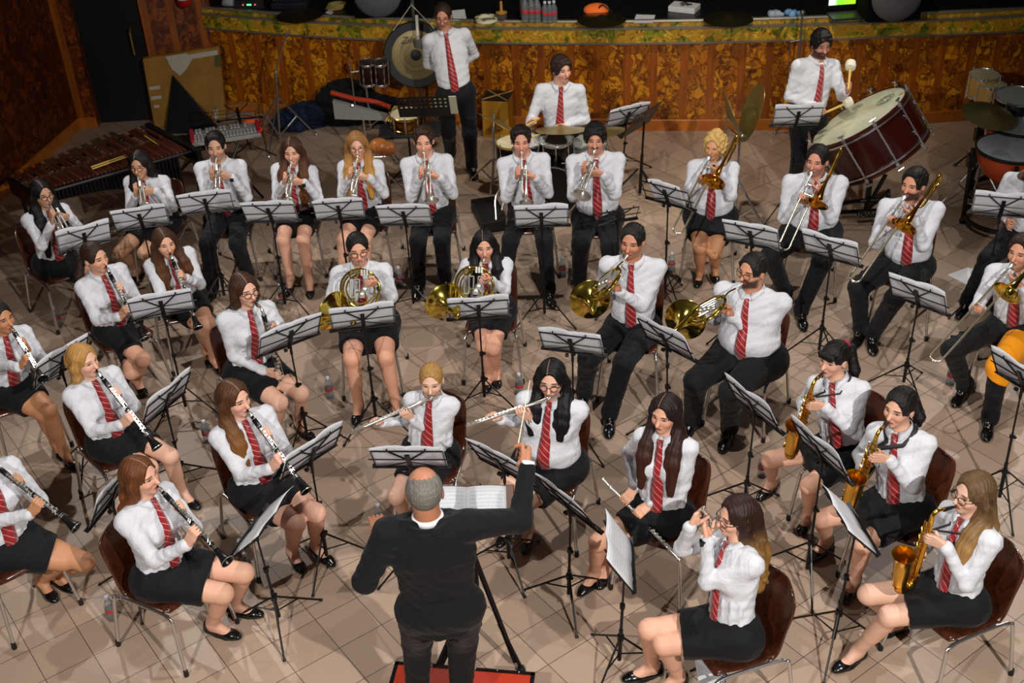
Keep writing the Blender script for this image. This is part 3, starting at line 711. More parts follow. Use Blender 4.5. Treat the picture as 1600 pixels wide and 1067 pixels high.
# ------------------------------------------------------------------ wind instruments (local frame: mouthpiece at origin, +Y along the tube, +Z away from the player)
def key_cup(m, y, x=0., z=.016, r=.0075): m.lathe([(0, .004), (r, .004), (r, 0), (0, 0)], (x, y, z), (0, 0, 1), 10)
def clarinet(M, label, group=None, nm='clarinet'):
    t = thing(nm, label, 'clarinet', mat=M, group=group); Yx = (0, 1, 0)
    MB().lathe([(.004, -.004), (.008, .02), (.0115, .07), (.0125, .085)], (0, 0, 0), Yx, 14).obj('mouthpiece', EBONY, t)
    m = MB(); m.lathe([(.0135, .03), (.0142, .034), (.0142, .062), (.0135, .064)], (0, 0, 0), Yx, 14); m.obj('ligature', SILVER, t)
    m = MB(); m.lathe([(.0125, .083), (.0165, .088), (.0165, .145), (.0140, .150), (.0136, .33), (.0158, .335), (.0158, .352), (.014, .357), (.0145, .545), (.0175, .548), (.0175, .56)], (0, 0, 0), Yx, 16); m.obj('body', EBONY, t)
    m = MB(); m.lathe([(.0170, .558), (.0178, .575), (.022, .61), (.031, .645), (.039, .662), (.0395, .668), (.036, .666), (.026, .64), (.014, .60), (0, .59)], (0, 0, 0), Yx, 22); m.obj('bell', EBONY, t)
    m = MB()
    for y in (.088, .147, .333, .357, .548, .560, .667): m.lathe([(.0145 if y < .6 else .0385, -.002), ({.667: .0402, .548: .0182, .56: .0182}.get(y, .0172), -.002), ({.667: .0402, .548: .0182, .56: .0182}.get(y, .0172), .002), (.0145 if y < .6 else .0385, .002)], (0, y, 0), Yx, 16, close=True)
    for k, (x, z) in enumerate(((.011, .016), (-.012, .014), (.004, .019))):
        m.tube([(x, .165+.01*k, z), (x, .325, z)], .0022, 6); m.tube([(x, .365, z), (x, .54-.02*k, z)], .0022, 6)
    for y in (.175, .20, .225, .25, .272, .295, .375, .40, .425, .452, .48, .51): key_cup(m, y, .004*math.sin(y*90), .0165, .0085)
    for y in (.19, .24, .31, .39, .44, .50): m.tube([(.016, y, .004), (.011, y+.01, .018)], .002, 5); m.ball((-.016, y, .008), .005, 8)
    for y in (.31, .325, .49, .51): m.tube([(.004, y, .018), (.018, y+.016, .012)], .0032, 6)
    m.obj('keywork', SILVER, t); return t
def trumpet(M, label, group=None, mat=None, nm='trumpet', wide=1.):
    mat = mat or SILVER; t = thing(nm, label, 'trumpet' if nm == 'trumpet' else 'flugelhorn', mat=M, group=group); Yx = (0, 1, 0)
    MB().lathe([(.013, -.002), (.0135, .0), (.0125, .012), (.007, .022), (.0045, .04), (.0052, .085)], (0, 0, 0), Yx, 14).obj('mouthpiece', mat, t)
    m = MB(); m.tube(bez([(0, .08, 0), (0, .36, 0), (0, .395, -.008), (0, .41, -.036), (0, .395, -.062), (0, .36, -.070), (0, .24, -.070)], 6), .0062, 10)
    m.tube([(0, .30, -.003), (0, .30, -.068)], .003, 6); m.lathe([(.0085, 0), (.0085, .03)], (0, .33, 0), Yx, 10); m.lathe([(.0085, 0), (.0085, .03)], (0, .33, -.07), Yx, 10); m.obj('leadpipe', mat, t)
    x = -.034; m = MB(); pts = bez([(x*.5, .20, -.062), (x, .16, -.066), (x, .115, -.055), (x, .095, -.030), (x, .115, -.006), (x, .16, 0), (x, .30, 0), (x, .36, 0)], 6)
    m.tube(pts, [.0062+.0018*i/len(pts) for i in range(len(pts))], 10, cap=False); pr = [(.0080, .355), (.0095, .39), (.013, .42), (.020, .445), (.033*wide, .466), (.052*wide, .482), (.061*wide, .488), (.0625*wide, .489), (.061*wide, .491), (.050*wide, .485), (.030*wide, .468), (.016, .445), (.006, .42), (0, .41)]
    m.lathe(pr, (x, 0, 0), Yx, 28); m.obj('bell', mat, t)
    for k in range(3):
        m = MB(); y = .175+.024*k; m.lathe([(0, -.098), (.009, -.096), (.0118, -.09), (.0118, .022), (.009, .026), (.003, .028), (.003, .052), (.0095, .053), (.0095, .057), (0, .057)], (x*.5, y, 0), (0, 0, 1), 14)
        m.obj('valve', mat, t)
    m = MB(); m.tube(bez([(x*.5, .20, -.03), (x-.03, .20, -.03), (x-.045, .20, -.045), (x-.03, .20, -.06), (x*.5, .20, -.06)], 5), .005, 8)
    m.tube(bez([(x*.5, .225, -.035), (.02, .27, -.035), (.02, .30, -.045), (.02, .27, -.055), (x*.5, .225, -.055)], 5), .005, 8); m.obj('valve_slide', mat, t); return t
def flute(M, label, nm='flute', L=.60, cat='flute'):
    t = thing(nm, label, cat, mat=M); Yx = (0, 1, 0)
    MB().lathe([(0, -.078), (.0118, -.077), (.0118, -.065), (.0102, -.062), (.0102, .15), (.0115, .152), (.0115, .175), (.0105, .178)], (0, 0, 0), Yx, 12).obj('head_joint', SILVER, t)
    m = MB(); m.ball((0, 0, .009), .018, 12, (.8, 1, .25)); m.obj('lip_plate', SILVER, t)
    MB().lathe([(.0098, .175), (.0098, L-.11), (.0112, L-.108), (.0112, L-.095), (.0098, L-.092), (.0098, L), (.008, L), (.008, L-.03), (0, L-.03)], (0, 0, 0), Yx, 12).obj('body', SILVER, t)
    m = MB(); n = 14
    for i in range(n): key_cup(m, .20+(L-.22)*i/(n-1), 0, .0115, .0088)
    m.tube([(.013, .19, .004), (.013, L-.02, .004)], .0025, 6); m.tube([(-.011, L-.12, .008), (-.011, L-.02, .008)], .0025, 6); m.obj('keywork', SILVER, t); return t
def sax(M, label, body, bellm, nm='saxophone', k=1., neck=None):
    """neck from the mouth, body down +Y, bell away from the player (+Z)"""
    t = thing(nm, label, 'saxophone' if nm != 'bass_clarinet' else 'clarinet', mat=M); z0 = .15
    MB().lathe([(.004, 0), (.009, .02), (.0125, .07), (.0125, .085)], (0, 0, 0), (0, -.12, .99), 12).obj('mouthpiece', EBONY, t)
    n = neck or BRASS; m = MB(); p = bez([(0, -.008, .065), (0, -.020, .105), (0, -.018, .135), (0, .005, z0), (0, .04, z0)], 5); m.tube(p, np.linspace(.0085, .0135, len(p)), 12); m.obj('neck', n, t)
    if nm == 'bass_clarinet':
        m = MB(); m.lathe([(.017, .035), (.019, .04), (.0175, .05), (.0175, .40), (.020, .405), (.020, .425), (.018, .43), (.018, .74), (.020, .745), (.02, .76)], (0, 0, z0), (0, 1, 0), 18); m.obj('body', EBONY, t)
        m = MB(); p = bez([(0, .75, z0), (0, .82, z0), (0, .865, z0+.03), (0, .86, z0+.075), (0, .80, z0+.10), (0, .74, z0+.115)], 6); m.tube(p, np.linspace(.019, .032, len(p)), 16, cap=False)
        m.lathe([(.032, 0), (.038, .03), (.052, .05), (.058, .056), (.052, .052), (.034, .03), (.02, 0), (0, -.02)], (0, .74, z0+.115), (0, -1, .2), 24); m.obj('bell', SILVER, t)
        m = MB()
        for y in np.linspace(.10, .70, 20): key_cup(m, y, .01*math.sin(y*40), z0+.021, .013)
        for x in (-.02, .02, .008): m.tube([(x, .08, z0+.014), (x, .39, z0+.014)], .003, 6); m.tube([(x, .44, z0+.014), (x, .72, z0+.014)], .003, 6)
        for y in (.15, .25, .33, .5, .6): m.tube([(.02, y, z0), (.03, y+.03, z0+.012), (.01, y+.05, z0+.024)], .004, 6)
        m.obj('keywork', SILVER, t); MB().tube([(0, .85, z0+.03), (0, 1.0, z0+.03)], .005, 8).obj('floor_peg', CHROME, t); return t
    yb = .50*k; m = MB(); p = bez([(0, .04, z0), (0, .25, z0), (0, yb, z0), (0, yb+.045, z0+.012), (0, yb+.062, z0+.045), (0, yb+.045, z0+.082), (0, yb, z0+.098)], 7)
    m.tube(p, np.interp(np.linspace(0, 1, len(p)), [0, .4, .6, .8, 1], [.0135, .025, .031, .036, .040]), 18, cap=False); m.obj('body', body, t)
    m = MB(); m.lathe([(.040, 0), (.044, .10*k), (.048, .17*k), (.055, .22*k), (.064, .245*k), (.066, .250*k), (.063, .250*k), (.050, .22*k), (.040, .15*k), (.030, .05), (0, .02)], (0, yb, z0+.098), (0, -1, .12), 28); m.obj('bell', bellm, t)
    m = MB()
    for y in np.linspace(.08, yb-.01, 15): key_cup(m, y, .012*math.sin(y*50), z0+.022+.012*y/yb, .012)
    for x in (-.024, .024, .012, -.012): m.tube([(x, .06, z0+.016), (x*1.3, yb-.02, z0+.022)], .003, 6)
    for y in (.1, .16, .22, .3, .38, .45): m.tube([(.02, y, z0), (.035, y+.02, z0+.014), (.012, y+.04, z0+.03)], .004, 6); m.ball((-.03, y, z0+.006), .009, 8)
    for y in (yb-.03, yb-.10): m.lathe([(0, 0), (.024, 0), (.024, .008), (0, .010)], (.042, y, z0+.10), (1, 0, 0), 14)
    m.lathe([(0, 0), (.026, 0), (.026, .008), (0, .010)], (.032, yb+.02, z0+.03), (1, 0, 0), 14); m.tube([(.04, yb-.16, z0+.09), (.05, yb+.02, z0+.07)], .003, 6)
    m.obj('keywork', BRASS, t); return t
def trombone(M, label, bellm=BRASS, slide=.72, side=-1):
    t = thing('trombone', label, 'trombone', mat=M); Yx = (0, 1, 0); x = side*.0; w = .085
    MB().lathe([(.017, -.003), (.0175, 0), (.016, .018), (.009, .03), (.006, .05), (.007, .085)], (0, 0, 0), Yx, 14).obj('mouthpiece', SILVER, t)
    m = MB(); m.tube([(0, .07, 0), (0, slide*.35, 0)], .0065, 8); m.tube([(side*w, .06, 0), (side*w, slide*.35, 0)], .0065, 8)
    m.tube([(0, .105, 0), (side*w, .105, 0)], .007, 8); m.lathe([(.011, 0), (.011, .05)], (0, .08, 0), Yx, 10); m.lathe([(.011, 0), (.011, .05)], (side*w, .08, 0), Yx, 10); m.obj('inner_slide', SILVER, t)
    m = MB(); p = [(0, .17, 0), (0, slide-.04, 0)]+[(side*(w/2-w/2*math.cos(a)), slide-.04+.04*math.sin(a), 0) for a in np.linspace(.2, math.pi-.2, 8)]+[(side*w, slide-.04, 0), (side*w, .17, 0)]
    m.tube(p, .0082, 10); m.tube([(0, .19, 0), (side*w, .19, 0)], .006, 8); m.lathe([(.0105, 0), (.0105, .03)], (0, .17, 0), Yx, 10); m.lathe([(.0105, 0), (.0105, .03)], (side*w, .17, 0), Yx, 10)
    m.ball((side*w/2, slide+.006, 0), .008, 8); m.obj('outer_slide', plain('nickel_slide', 'e8e2c8', .24, .95), t)
    xb = side*.14; zb = .065; m = MB(); p = bez([(side*w, .12, 0), (side*(w+.01), .06, -.02), (xb, -.02, -zb), (xb, -.15, -zb), (xb, -.22, -zb)], 4)+[(xb, -.22-.06*math.sin(a), -zb*math.cos(a)) for a in np.linspace(.15, math.pi-.15, 9)]+[(xb, -.22, zb), (xb, .02, zb)]
    m.tube(p, list(np.linspace(.0075, .0125, len(p))), 12, cap=False); m.lathe([(.0125, 0), (.0125, .04)], (xb, -.20, -zb), Yx, 10); m.lathe([(.0145, 0), (.0145, .04)], (xb, -.20, zb), Yx, 10)
    for y in (-.19, -.03): m.tube([(xb, y, -zb), (xb, y, zb)], .0045, 7)
    m.tube([(side*w, .10, 0), (xb, .10, zb)], .005, 7)
    m.obj('tuning_slide', BRASS, t)
    m = MB(); m.lathe([(.0125, .0), (.015, .09), (.022, .15), (.036, .20), (.060, .235), (.092, .256), (.103, .260), (.105, .261), (.103, .264), (.090, .259), (.058, .238), (.032, .20), (.016, .15), (0, .12)], (xb, 0, zb), Yx, 36)
    m.obj('bell', bellm, t); return t
GOLDB = plain('red_brass_bell', 'e09a34', .16, 1.); YELB = plain('yellow_brass', 'e0c65a', .14, 1.)
def french_horn(mouth, coilc, bellc, axis, facing, label):
    """coil centre and bell centre in the world; axis: the way the bell opens; facing: normal of the coil"""
    o = mouth; t = thing('french_horn', label, 'horn', loc=tuple(o)); C = coilc-o; B = bellc-o; n = nrm(facing); ax = nrm(axis)
    upv = nrm(A_(0, 0, 1)-n*n[2]); lf = np.cross(upv, n)
    ring = lambda r, c, a0, a1, dn=0, e=1.: [c+n*dn+(lf*math.cos(a)+upv*e*math.sin(a))*r for a in np.linspace(rad(a0), rad(a1), 36)]
    m = MB(); m.lathe([(.009, 0), (.0095, .002), (.007, .02), (.004, .045), (.0045, .06)], (0, 0, 0), nrm(C), 12); m.obj('mouthpiece', SILVER, t)
    m = MB(); top = C+(-lf*.35+upv*.94)*.0; pin = ring(.142, C, 60, 60)[0]
    m.tube(bez([nrm(C)*.055, nrm(C)*.12+n*.01, C+(upv*.13+lf*.02)+n*.015, *[ring(.142, C, a, a, .012)[0] for a in (60, 30, 0, -30)]], 6), .0065, 8); m.obj('leadpipe', YELB, t)
    m = MB(); m.tube(ring(.145, C, 0, 350, 0.), .0100, 10); m.tube(ring(.125, C, 30, 330, .010), .0070, 8); m.tube(ring(.105, C, 100, 400, -.006), .0068, 8)
    m.tube(ring(.055, C-lf*.0-upv*.07, 0, 350, .018), .006, 8); m.tube(ring(.030, C+upv*.11-lf*.05, 0, 350, .012), .006, 8); m.obj('tubing', YELB, t)
    m = MB()
    for k in range(5):
        c = C+lf*(-.07+.034*k)+n*.02; m.tube([c+upv*.075, c+upv*(-.055)], .0062, 8)
        if k < 4: m.tube([c+upv*(.075 if k % 2 else -.055), c+lf*.034+upv*(.075 if k % 2 else -.055)], .0062, 8)
    m.obj('valve_slide', SILVER, t)
    for k in range(3):
        m = MB(); c = C+upv*(.045-.04*k)*.9+lf*(.055-.02*k)+n*.028; m.lathe([(0, -.02), (.019, -.02), (.021, -.012), (.021, .012), (.014, .016), (0, .017)], c, n, 14); m.obj('rotary_valve', SILVER, t)
    m = MB()
    for k in range(3): c = C+upv*.125+lf*(.02+.02*k)+n*.03; m.box(c, (.014, .045, .006), np.array([lf, upv, n]).T)
    m.obj('valve_lever', SILVER, t)
    m = MB(); st = ring(.145, C, 200, 200)[0]; b0 = B-ax*.30
    p = bez([st, st+nrm(b0-st)*.05, b0+(B-b0)*.28, b0+(B-b0)*.45], 8); m.tube(p, np.linspace(.011, .024, len(p)), 18, cap=False)
    e = p[-1]; a2 = nrm(B-e); L = np.linalg.norm(B-e); pr = [(.024, 0), (.032, .22), (.046, .42), (.068, .62), (.098, .80), (.132, .94), (.150, 1.0), (.153, 1.005), (.150, .985), (.128, .92), (.09, .76), (.05, .5), (.02, .2), (0, .1)]
    m.lathe([(r, h*L) for r, h in pr], e, a2, 44); m.obj('bell', YELB, t); return t
def euphonium(M, label):
    t = thing('euphonium', label, 'euphonium', mat=M); SV = plain('tarnished_silver', '9a9a90', .25, 1.)
    m = MB(); m.lathe([(.05, -.32), (.058, -.15), (.066, .0), (.078, .12), (.10, .20), (.135, .255), (.150, .265), (.148, .27), (.13, .258), (.09, .20), (.055, .05), (0, -.1)], (0, 0, 0), (0, 1, 0), 36); m.obj('bell', SV, t)
    m = MB(); m.tube(bez([(0, -.32, 0), (0, -.38, .01), (.05, -.43, .02), (.12, -.43, .02), (.17, -.37, .02), (.18, -.2, .02), (.17, .0, .02), (.14, .05, .02), (.10, .02, .02), (.10, -.3, .02)], 7), .034, 14); m.tube(bez([(.05, -.1, .05), (.1, -.34, .06), (.16, -.34, .06), (.15, 0, .06)], 7), .014, 10); m.obj('tubing', SV, t)
    for k in range(3): MB().lathe([(.016, -.1), (.016, .06), (.004, .065), (.004, .1), (.012, .102), (0, .107)], (.03+.035*k, -.12, .06), (0, 1, 0), 12).obj('valve', SV, t)
    return t

# ------------------------------------------------------------------ chair, music stand, sheets, bottle
WOODP = None
def chair_wood():
    m = N('brown_plywood'); v = m.mapping(m.coord(), (6, 6, 1)); n = m.noise(v, 3, 5, .6, 1.5); c = m.ramp(n, [(.25, '2c130a'), (.6, '472213'), (.85, '5c3019')]); m.p(Base_Color=c, Roughness=.25, Coat_Weight=.4, Coat_Roughness=.1); return m.m
CHAIRM = chair_wood(); _ch = {}
def chair(P, yaw, label, dz=0., back=0.):
    g = 'brown shell chairs with chrome legs'; loc = (P[0], P[1], dz); rz = rad(yaw)+math.pi
    t = thing('shell_chair', label, 'chair', loc, rz, g)
    if not _ch:
        prof = [(.215, .425), (.20, .443), (.16, .446), (.08, .432), (-.02, .424), (-.10, .428), (-.155, .45), (-.19, .495), (-.215, .56), (-.24, .64), (-.262, .72), (-.285, .80), (-.292, .825)]
        prof = [(p[1], p[2]) for p in bez([(0, a, b) for a, b in prof], 3)]; n = len(prof); V = []; F = []; nx = 13
        for i, (y, z) in enumerate(prof):
            t_ = i/(n-1); hw = .205-.01*math.sin(t_*3)
            if t_ > .82: hw *= math.sqrt(max(.02, 1-((t_-.82)/.185)**2*.75))
            if t_ < .08: hw *= .90+.1*t_/.08
            for j in range(nx):
                u = -1+2*j/(nx-1); dish = (u*u)*(.022 if t_ < .45 else .012); up = dish if t_ < .45 else 0; fw_ = 0 if t_ < .40 else (u*u)*.045*min(1, (t_-.4)*3)
                V.append((u*hw, y+fw_, z+up))
        for i in range(n-1):
            for j in range(nx-1): a = i*nx+j; F.append((a, a+1, a+nx+1, a+nx))
        o = MB().add(V, F).obj('seat_shell', CHAIRM, t, solid=.010); _ch['seat_shell'] = [o]
        m = MB()
        for q in (-1, 1): m.tube(bez([(q*.19, .20, .405), (q*.185, .10, .408), (q*.185, -.10, .408), (q*.19, -.20, .405)], 4), .0115, 10)
        for y in (-.12, .14): m.tube([(-.185, y, .408), (.185, y, .408)], .009, 8)
        _ch['seat_frame'] = [m.obj('seat_frame', CHROME, t)]; _ch['leg'] = []
        for q in (-1, 1):
            for e in (-1, 1):
                m = MB(); m.tube(bez([(q*.19, e*.17, .407), (q*.197, e*.215, .397), (q*.205, e*.232, .36), (q*.235, e*.27, .02)], 5), .0115, 10); l = m.obj('leg', CHROME, t)
                c = MB().lathe([(.0150, 0), (.016, .012), (.0145, .045), (.012, .047)], (q*.236, e*.272, 0), (0, 0, 1), 12).obj('rubber_foot', RUBBER, l); _ch['leg'].append((l, c))
    else:
        for k in ('seat_shell', 'seat_frame'):
            c = _ch[k][0].copy(); COL.objects.link(c); c.parent = t
        for l, f in _ch['leg']:
            c = l.copy(); COL.objects.link(c); c.parent = t; d = f.copy(); COL.objects.link(d); d.parent = c
    return t
def page_mat(seed=0):
    key = ('page', seed)
    if key in _pm: return _pm[key]
    m = N('sheet_music_paper'); x, y, z = m.xyz(m.coord('UV')); yy = m.math('MULTIPLY', y, 11.0); fr = m.math('FRACT', yy)
    ins = m.math('MULTIPLY', m.math('GREATER_THAN', fr, .25), m.math('LESS_THAN', fr, .80)); ln = m.math('GREATER_THAN', m.math('FRACT', m.math('MULTIPLY', fr, 9.0)), .72)
    mg = m.math('MULTIPLY', m.math('LESS_THAN', m.math('ABSOLUTE', m.math('SUBTRACT', m.math('FRACT', m.math('MULTIPLY', x, 2.)), .5)), .42), m.math('LESS_THAN', m.math('ABSOLUTE', m.math('SUBTRACT', y, .5)), .45))
    nt = m.math('GREATER_THAN', m.noise(m.mapping(m.coord('UV'), (90, 60, 1), loc=(seed, seed, 0)), 1, 2), .57)
    ink = m.math('MULTIPLY', mg, m.math('MULTIPLY', ins, m.math('MAXIMUM', m.math('MULTIPLY', ln, .22), m.math('MULTIPLY', nt, .34))))
    col = m.mix(ink, lin('f2f3f8'), lin('40424c')); m.p(Base_Color=col, Roughness=.85); tr = m.t.nodes.new('ShaderNodeBsdfTranslucent'); m.set(tr.inputs[0], col); mx = m.t.nodes.new('ShaderNodeMixShader'); mx.inputs[0].default_value = .42
    m.t.links.new(m.b.outputs[0], mx.inputs[1]); m.t.links.new(tr.outputs[0], mx.inputs[2]); m.t.links.new(mx.outputs[0], m.t.nodes['Material Output'].inputs[0]); _pm[key] = m.m; return m.m
def music_stand(desk, b, label, sheet=None, foot=None, tilt=27, w=.47, h=.235, sw=None, sh=None, sx=0., leg=.30, legrot=0., nopaper=False):
    """desk: centre of the desk in the world; b: degrees the desk is turned; sheet: label of the music on it"""
    if foot is not None:    # height of the desk at which it stands over its foot
        dr_ = (A_(*desk)-EYE)/np.linalg.norm(A_(*desk)-EYE); bz = min(np.linspace(.75, 1.2, 46), key=lambda z: abs((EYE+dr_*((z-CAM_H)/dr_[2]))[1]-foot[1])); desk = EYE+dr_*((bz-CAM_H)/dr_[2]); foot = A_(foot[0]*.4+desk[0]*.6, foot[1], 0)
    f0 = A_(desk[0], desk[1], 0) if foot is None else A_(foot[0], foot[1], 0)
    t = thing('music_stand', label, 'music stand', tuple(f0), 0, 'black folding music stands')
    lat = A_(math.cos(rad(b)), math.sin(rad(b)), 0); fn = A_(-math.sin(rad(b)), math.cos(rad(b)), 0)    # fn: the way the music faces
    n = nrm(fn*math.cos(rad(tilt))+A_(0, 0, 1)*math.sin(rad(tilt))); up = np.cross(n, lat); up = up if up[2] > 0 else -up
    D = A_(*desk)-f0; R = np.array([lat, up, n]).T; pt = lambda x, y, z=0: D+lat*x+up*y+n*z
    m = MB(); r = .0058; w *= .93
    m.tube([pt(-w/2, -h/2), pt(-w/2, h/2), pt(w/2, h/2), pt(w/2, -h/2)], r, 6, closed=True); m.tube([pt(-w/2-.03, 0), pt(w/2+.03, 0)], r*.8, 6)
    for q in (-1, 1): m.tube([pt(0, 0, -.006), pt(q*.115, h/2+.012, -.004), pt(q*.115, h/2+.03, .0)], r, 6); m.tube([pt(q*.0, -.02, -.006), pt(q*w/2, -h/2, -.002)], r*.7, 6)
    m.box(pt(0, -h/2-.004, .012), (w+.05, .007, .030), R); dk = m.obj('desk', BLACKM, t)
    m = MB(); m.box(pt(0, -.02, -.012), (.030, h*.92, .012), R); m.obj('desk_spine', BLACKM, t)
    m = MB(); jt = pt(0, -h/2+.01, -.03); m.tube([pt(0, -.05, -.014), jt, jt*A_(1, 1, 0)*A_(1, 1, 0)+A_(0, 0, jt[2]-.05)], .010, 8); m.lathe([(0, 0), (.014, 0), (.014, .02), (0, .022)], jt-lat*.03, -lat, 10); m.obj('tilt_knob', BLACKM, t)
    base = A_(0, 0, 0); top = A_(jt[0], jt[1], jt[2]-.04); d = top-base
    m = MB(); m.tube([base+d*.40, top], .0065, 8); m.tube([base+d*.22+A_(0, 0, 0), base+d*.66], .009, 8); m.obj('pole', BLACKM, t)
    col = base+d*(.34 if top[2] > .6 else .4); low = base+d*(.13/top[2])
    m = MB(); m.tube([low-d/np.linalg.norm(d)*.05, base+d*.42], .0125, 10); m.lathe([(.02, -.018), (.02, .018)], col, d, 10); m.lathe([(.016, -.015), (.016, .015)], base+d*.66, d, 10); m.ball(base+d*.66+lat*.022, .012, 8); m.ball(col+lat*.026, .012, 8); m.obj('lower_tube', BLACKM, t)
    for k in range(3):
        a = rad(b+90+legrot+120*k); e = A_(math.cos(a), math.sin(a), 0)*leg+A_(0, 0, .010); m = MB(); m.tube([col+A_(math.cos(a), math.sin(a), 0)*.012, e], .0065, 6); mid = (col+e)/2; m.tube([low, mid], .005, 6)
        l = m.obj('leg', BLACKM, t); MB().tube([e+(e-col)*(-.03), e+nrm(e-col)*.006], .0095, 8).obj('rubber_foot', RUBBER, l)
    if sheet:
        sw = sw or w*1.02; sh = sh or h*1.18; s_ = MB(); nx = 16; V = []; F = []; UV = []; y0 = -h/2+.004
        sd = rng.uniform(-1, 1)
        for j in range(5):
            for i in range(nx+1):
                u = i/nx; v = j/4; x = (u-.5)*sw+sx; z = .008+.010*abs(math.sin(math.pi*u*2))**.8*(.6+.4*v)+.006*sd*(v*v)+.004*math.sin(u*7+sd*3)*v
                V.append(pt(x, y0+v*sh+.006*math.sin(u*6+sd*4), z)); UV.append((u, v))
        for j in range(4):
            for i in range(nx): a = j*(nx+1)+i; F.append((a, a+1, a+nx+2, a+nx+1))
        so = s_.add([v+f0-A_(*desk) for v in V], F, UV).obj('sheet_music', page_mat(len(label) % 5), None, None, solid=.0016); so.location = tuple(desk)
        tag(so, sheet, 'sheet music', 'sheet music on the stands')
    return t
def bottle_mat():
    m = N('clear_bottle_plastic'); m.p(Base_Color=(.86, .92, .97, 1), Roughness=.10, Transmission_Weight=.86, IOR=1.2, Specular_IOR_Level=.8); return m.m
BOTM = bottle_mat(); LABM = plain('red_bottle_label', 'b8323a', .45); CAPM = plain('pale_cap', 'c9d6e6', .4); _bt = {}
def bottle(p, label, k=1., group='small water bottles on the floor'):
    t = thing('water_bottle', label, 'bottle', tuple(p), rng.uniform(0, 6), group); t.scale = (k, k, k)
    if not _bt:
        b = MB().lathe([(.020, 0), (.030, .004), (.032, .012), (.031, .03), (.032, .045), (.0295, .055), (.032, .065), (.032, .12), (.029, .135), (.022, .155), (.013, .172), (.0125, .186), (.010, .187), (.0105, .17), (.02, .15), (.029, .13), (.030, .02), (.018, .006), (0, .006)], (0, 0, 0), (0, 0, 1), 20).obj('bottle_body', BOTM, t)
        l = MB().lathe([(.0323, .074), (.0328, .075), (.0328, .100), (.0323, .101)], (0, 0, 0), (0, 0, 1), 20).obj('paper_label', LABM, t)
        c = MB().lathe([(.0145, .180), (.0148, .181), (.0148, .197), (.013, .199), (0, .199)], (0, 0, 0), (0, 0, 1), 14).obj('cap', CAPM, t); _bt['p'] = (b, l, c)
    else:
        for o in _bt['p']: c = o.copy(); COL.objects.link(c); c.parent = t
    return t
# ------------------------------------------------------------------ the hall
def at_y(px, py, Y): d = ray(px, py); return EYE+d*(Y/d[1])
def marble(name, dark, mid, lite, scale=9., panels=True, rough=.3):
    m = N(name); v = m.geo(); a = m.noise(m.mapping(v, (1, 1, .8)), scale, 3, .55, 1.6); b = m.noise(v, scale*2.3, 3, .6, 2.5)
    f = m.math('ADD', m.math('MULTIPLY', a, .7), m.math('MULTIPLY', b, .3)); c = m.ramp(f, [(.36, dark), (.46, mid), (.49, dark), (.53, lite), (.66, mid)])
    nz = m.t.nodes.new('ShaderNodeTexNoise'); nz.inputs['Scale'].default_value = 5.; m.set(nz.inputs['Vector'], v); vm = m.t.nodes.new('ShaderNodeVectorMath'); vm.operation = 'MULTIPLY_ADD'; m.set(vm.inputs[0], nz.outputs['Color']); vm.inputs[1].default_value = (.22, .22, .22); m.set(vm.inputs[2], v)
    vo = m.t.nodes.new('ShaderNodeTexVoronoi'); vo.feature = 'DISTANCE_TO_EDGE'; vo.inputs['Scale'].default_value = scale*1.05; m.set(vo.inputs['Vector'], vm); vc = m.t.nodes.new('ShaderNodeTexVoronoi'); vc.inputs['Scale'].default_value = scale*1.05; m.set(vc.inputs['Vector'], vm)
    rnd = m.xyz(vc.outputs['Color'])[0]; cell = m.ramp(m.math('ADD', m.math('MULTIPLY', rnd, .7), m.math('MULTIPLY', b, .35)), [(.2, mid), (.55, lite), (.8, mid), (.95, dark)]); c = m.mix(m.math('GREATER_THAN', a, .50), c, cell)
    c = m.mix(m.math('MULTIPLY', m.math('LESS_THAN', vo.outputs['Distance'], .045), .62), c, lin(dark))
    if panels:
        u = m.xyz(m.coord('UV'))[0]; fr = m.math('FRACT', m.math('MULTIPLY', u, 1/.62))
        pil = m.math('MAXIMUM', m.math('LESS_THAN', fr, .14), m.math('MULTIPLY', m.math('GREATER_THAN', fr, .47), m.math('LESS_THAN', fr, .60)))
        wv = m.noise(m.mapping(v, (9, 9, .6)), 3, 3); pc = m.ramp(wv, [(.3, '7a3a0c'), (.7, '9c5410')]); c = m.mix(pil, c, pc)
        m.bump(m.math('ADD', m.math('MULTIPLY', pil, .6), m.math('MULTIPLY', f, .25)), .5, .02)
    m.p(Base_Color=c, Roughness=rough, Specular_IOR_Level=.5); return m.m
STAGEM = marble('orange_marbled_panelling', '3c1406', 'a0560a', 'd08c1c', 8.)
WALLM = marble('brown_marbled_wall', '220a04', '56200a', '74340c', 7., False, .4)
WALLP = marble('brown_marbled_panelling', '2a0c04', '6a2c0a', '8c460e', 8., True, .4)
def gold_mat():
    m = N('gold_green_marbling'); v = m.geo(); a = m.noise(v, 9, 4, .6, 2.); b = m.noise(v, 4.5, 2, .5, 1.); c = m.ramp(a, [(.36, '6a4a10'), (.46, 'c08c22'), (.53, '9a7a18'), (.62, 'd8a83c')]); g = m.ramp(a, [(.4, '4a4a10'), (.6, '8c8a1c')])
    m.p(Base_Color=m.mix(m.math('GREATER_THAN', b, .56), c, g), Roughness=.35); return m.m
GOLDM = gold_mat()
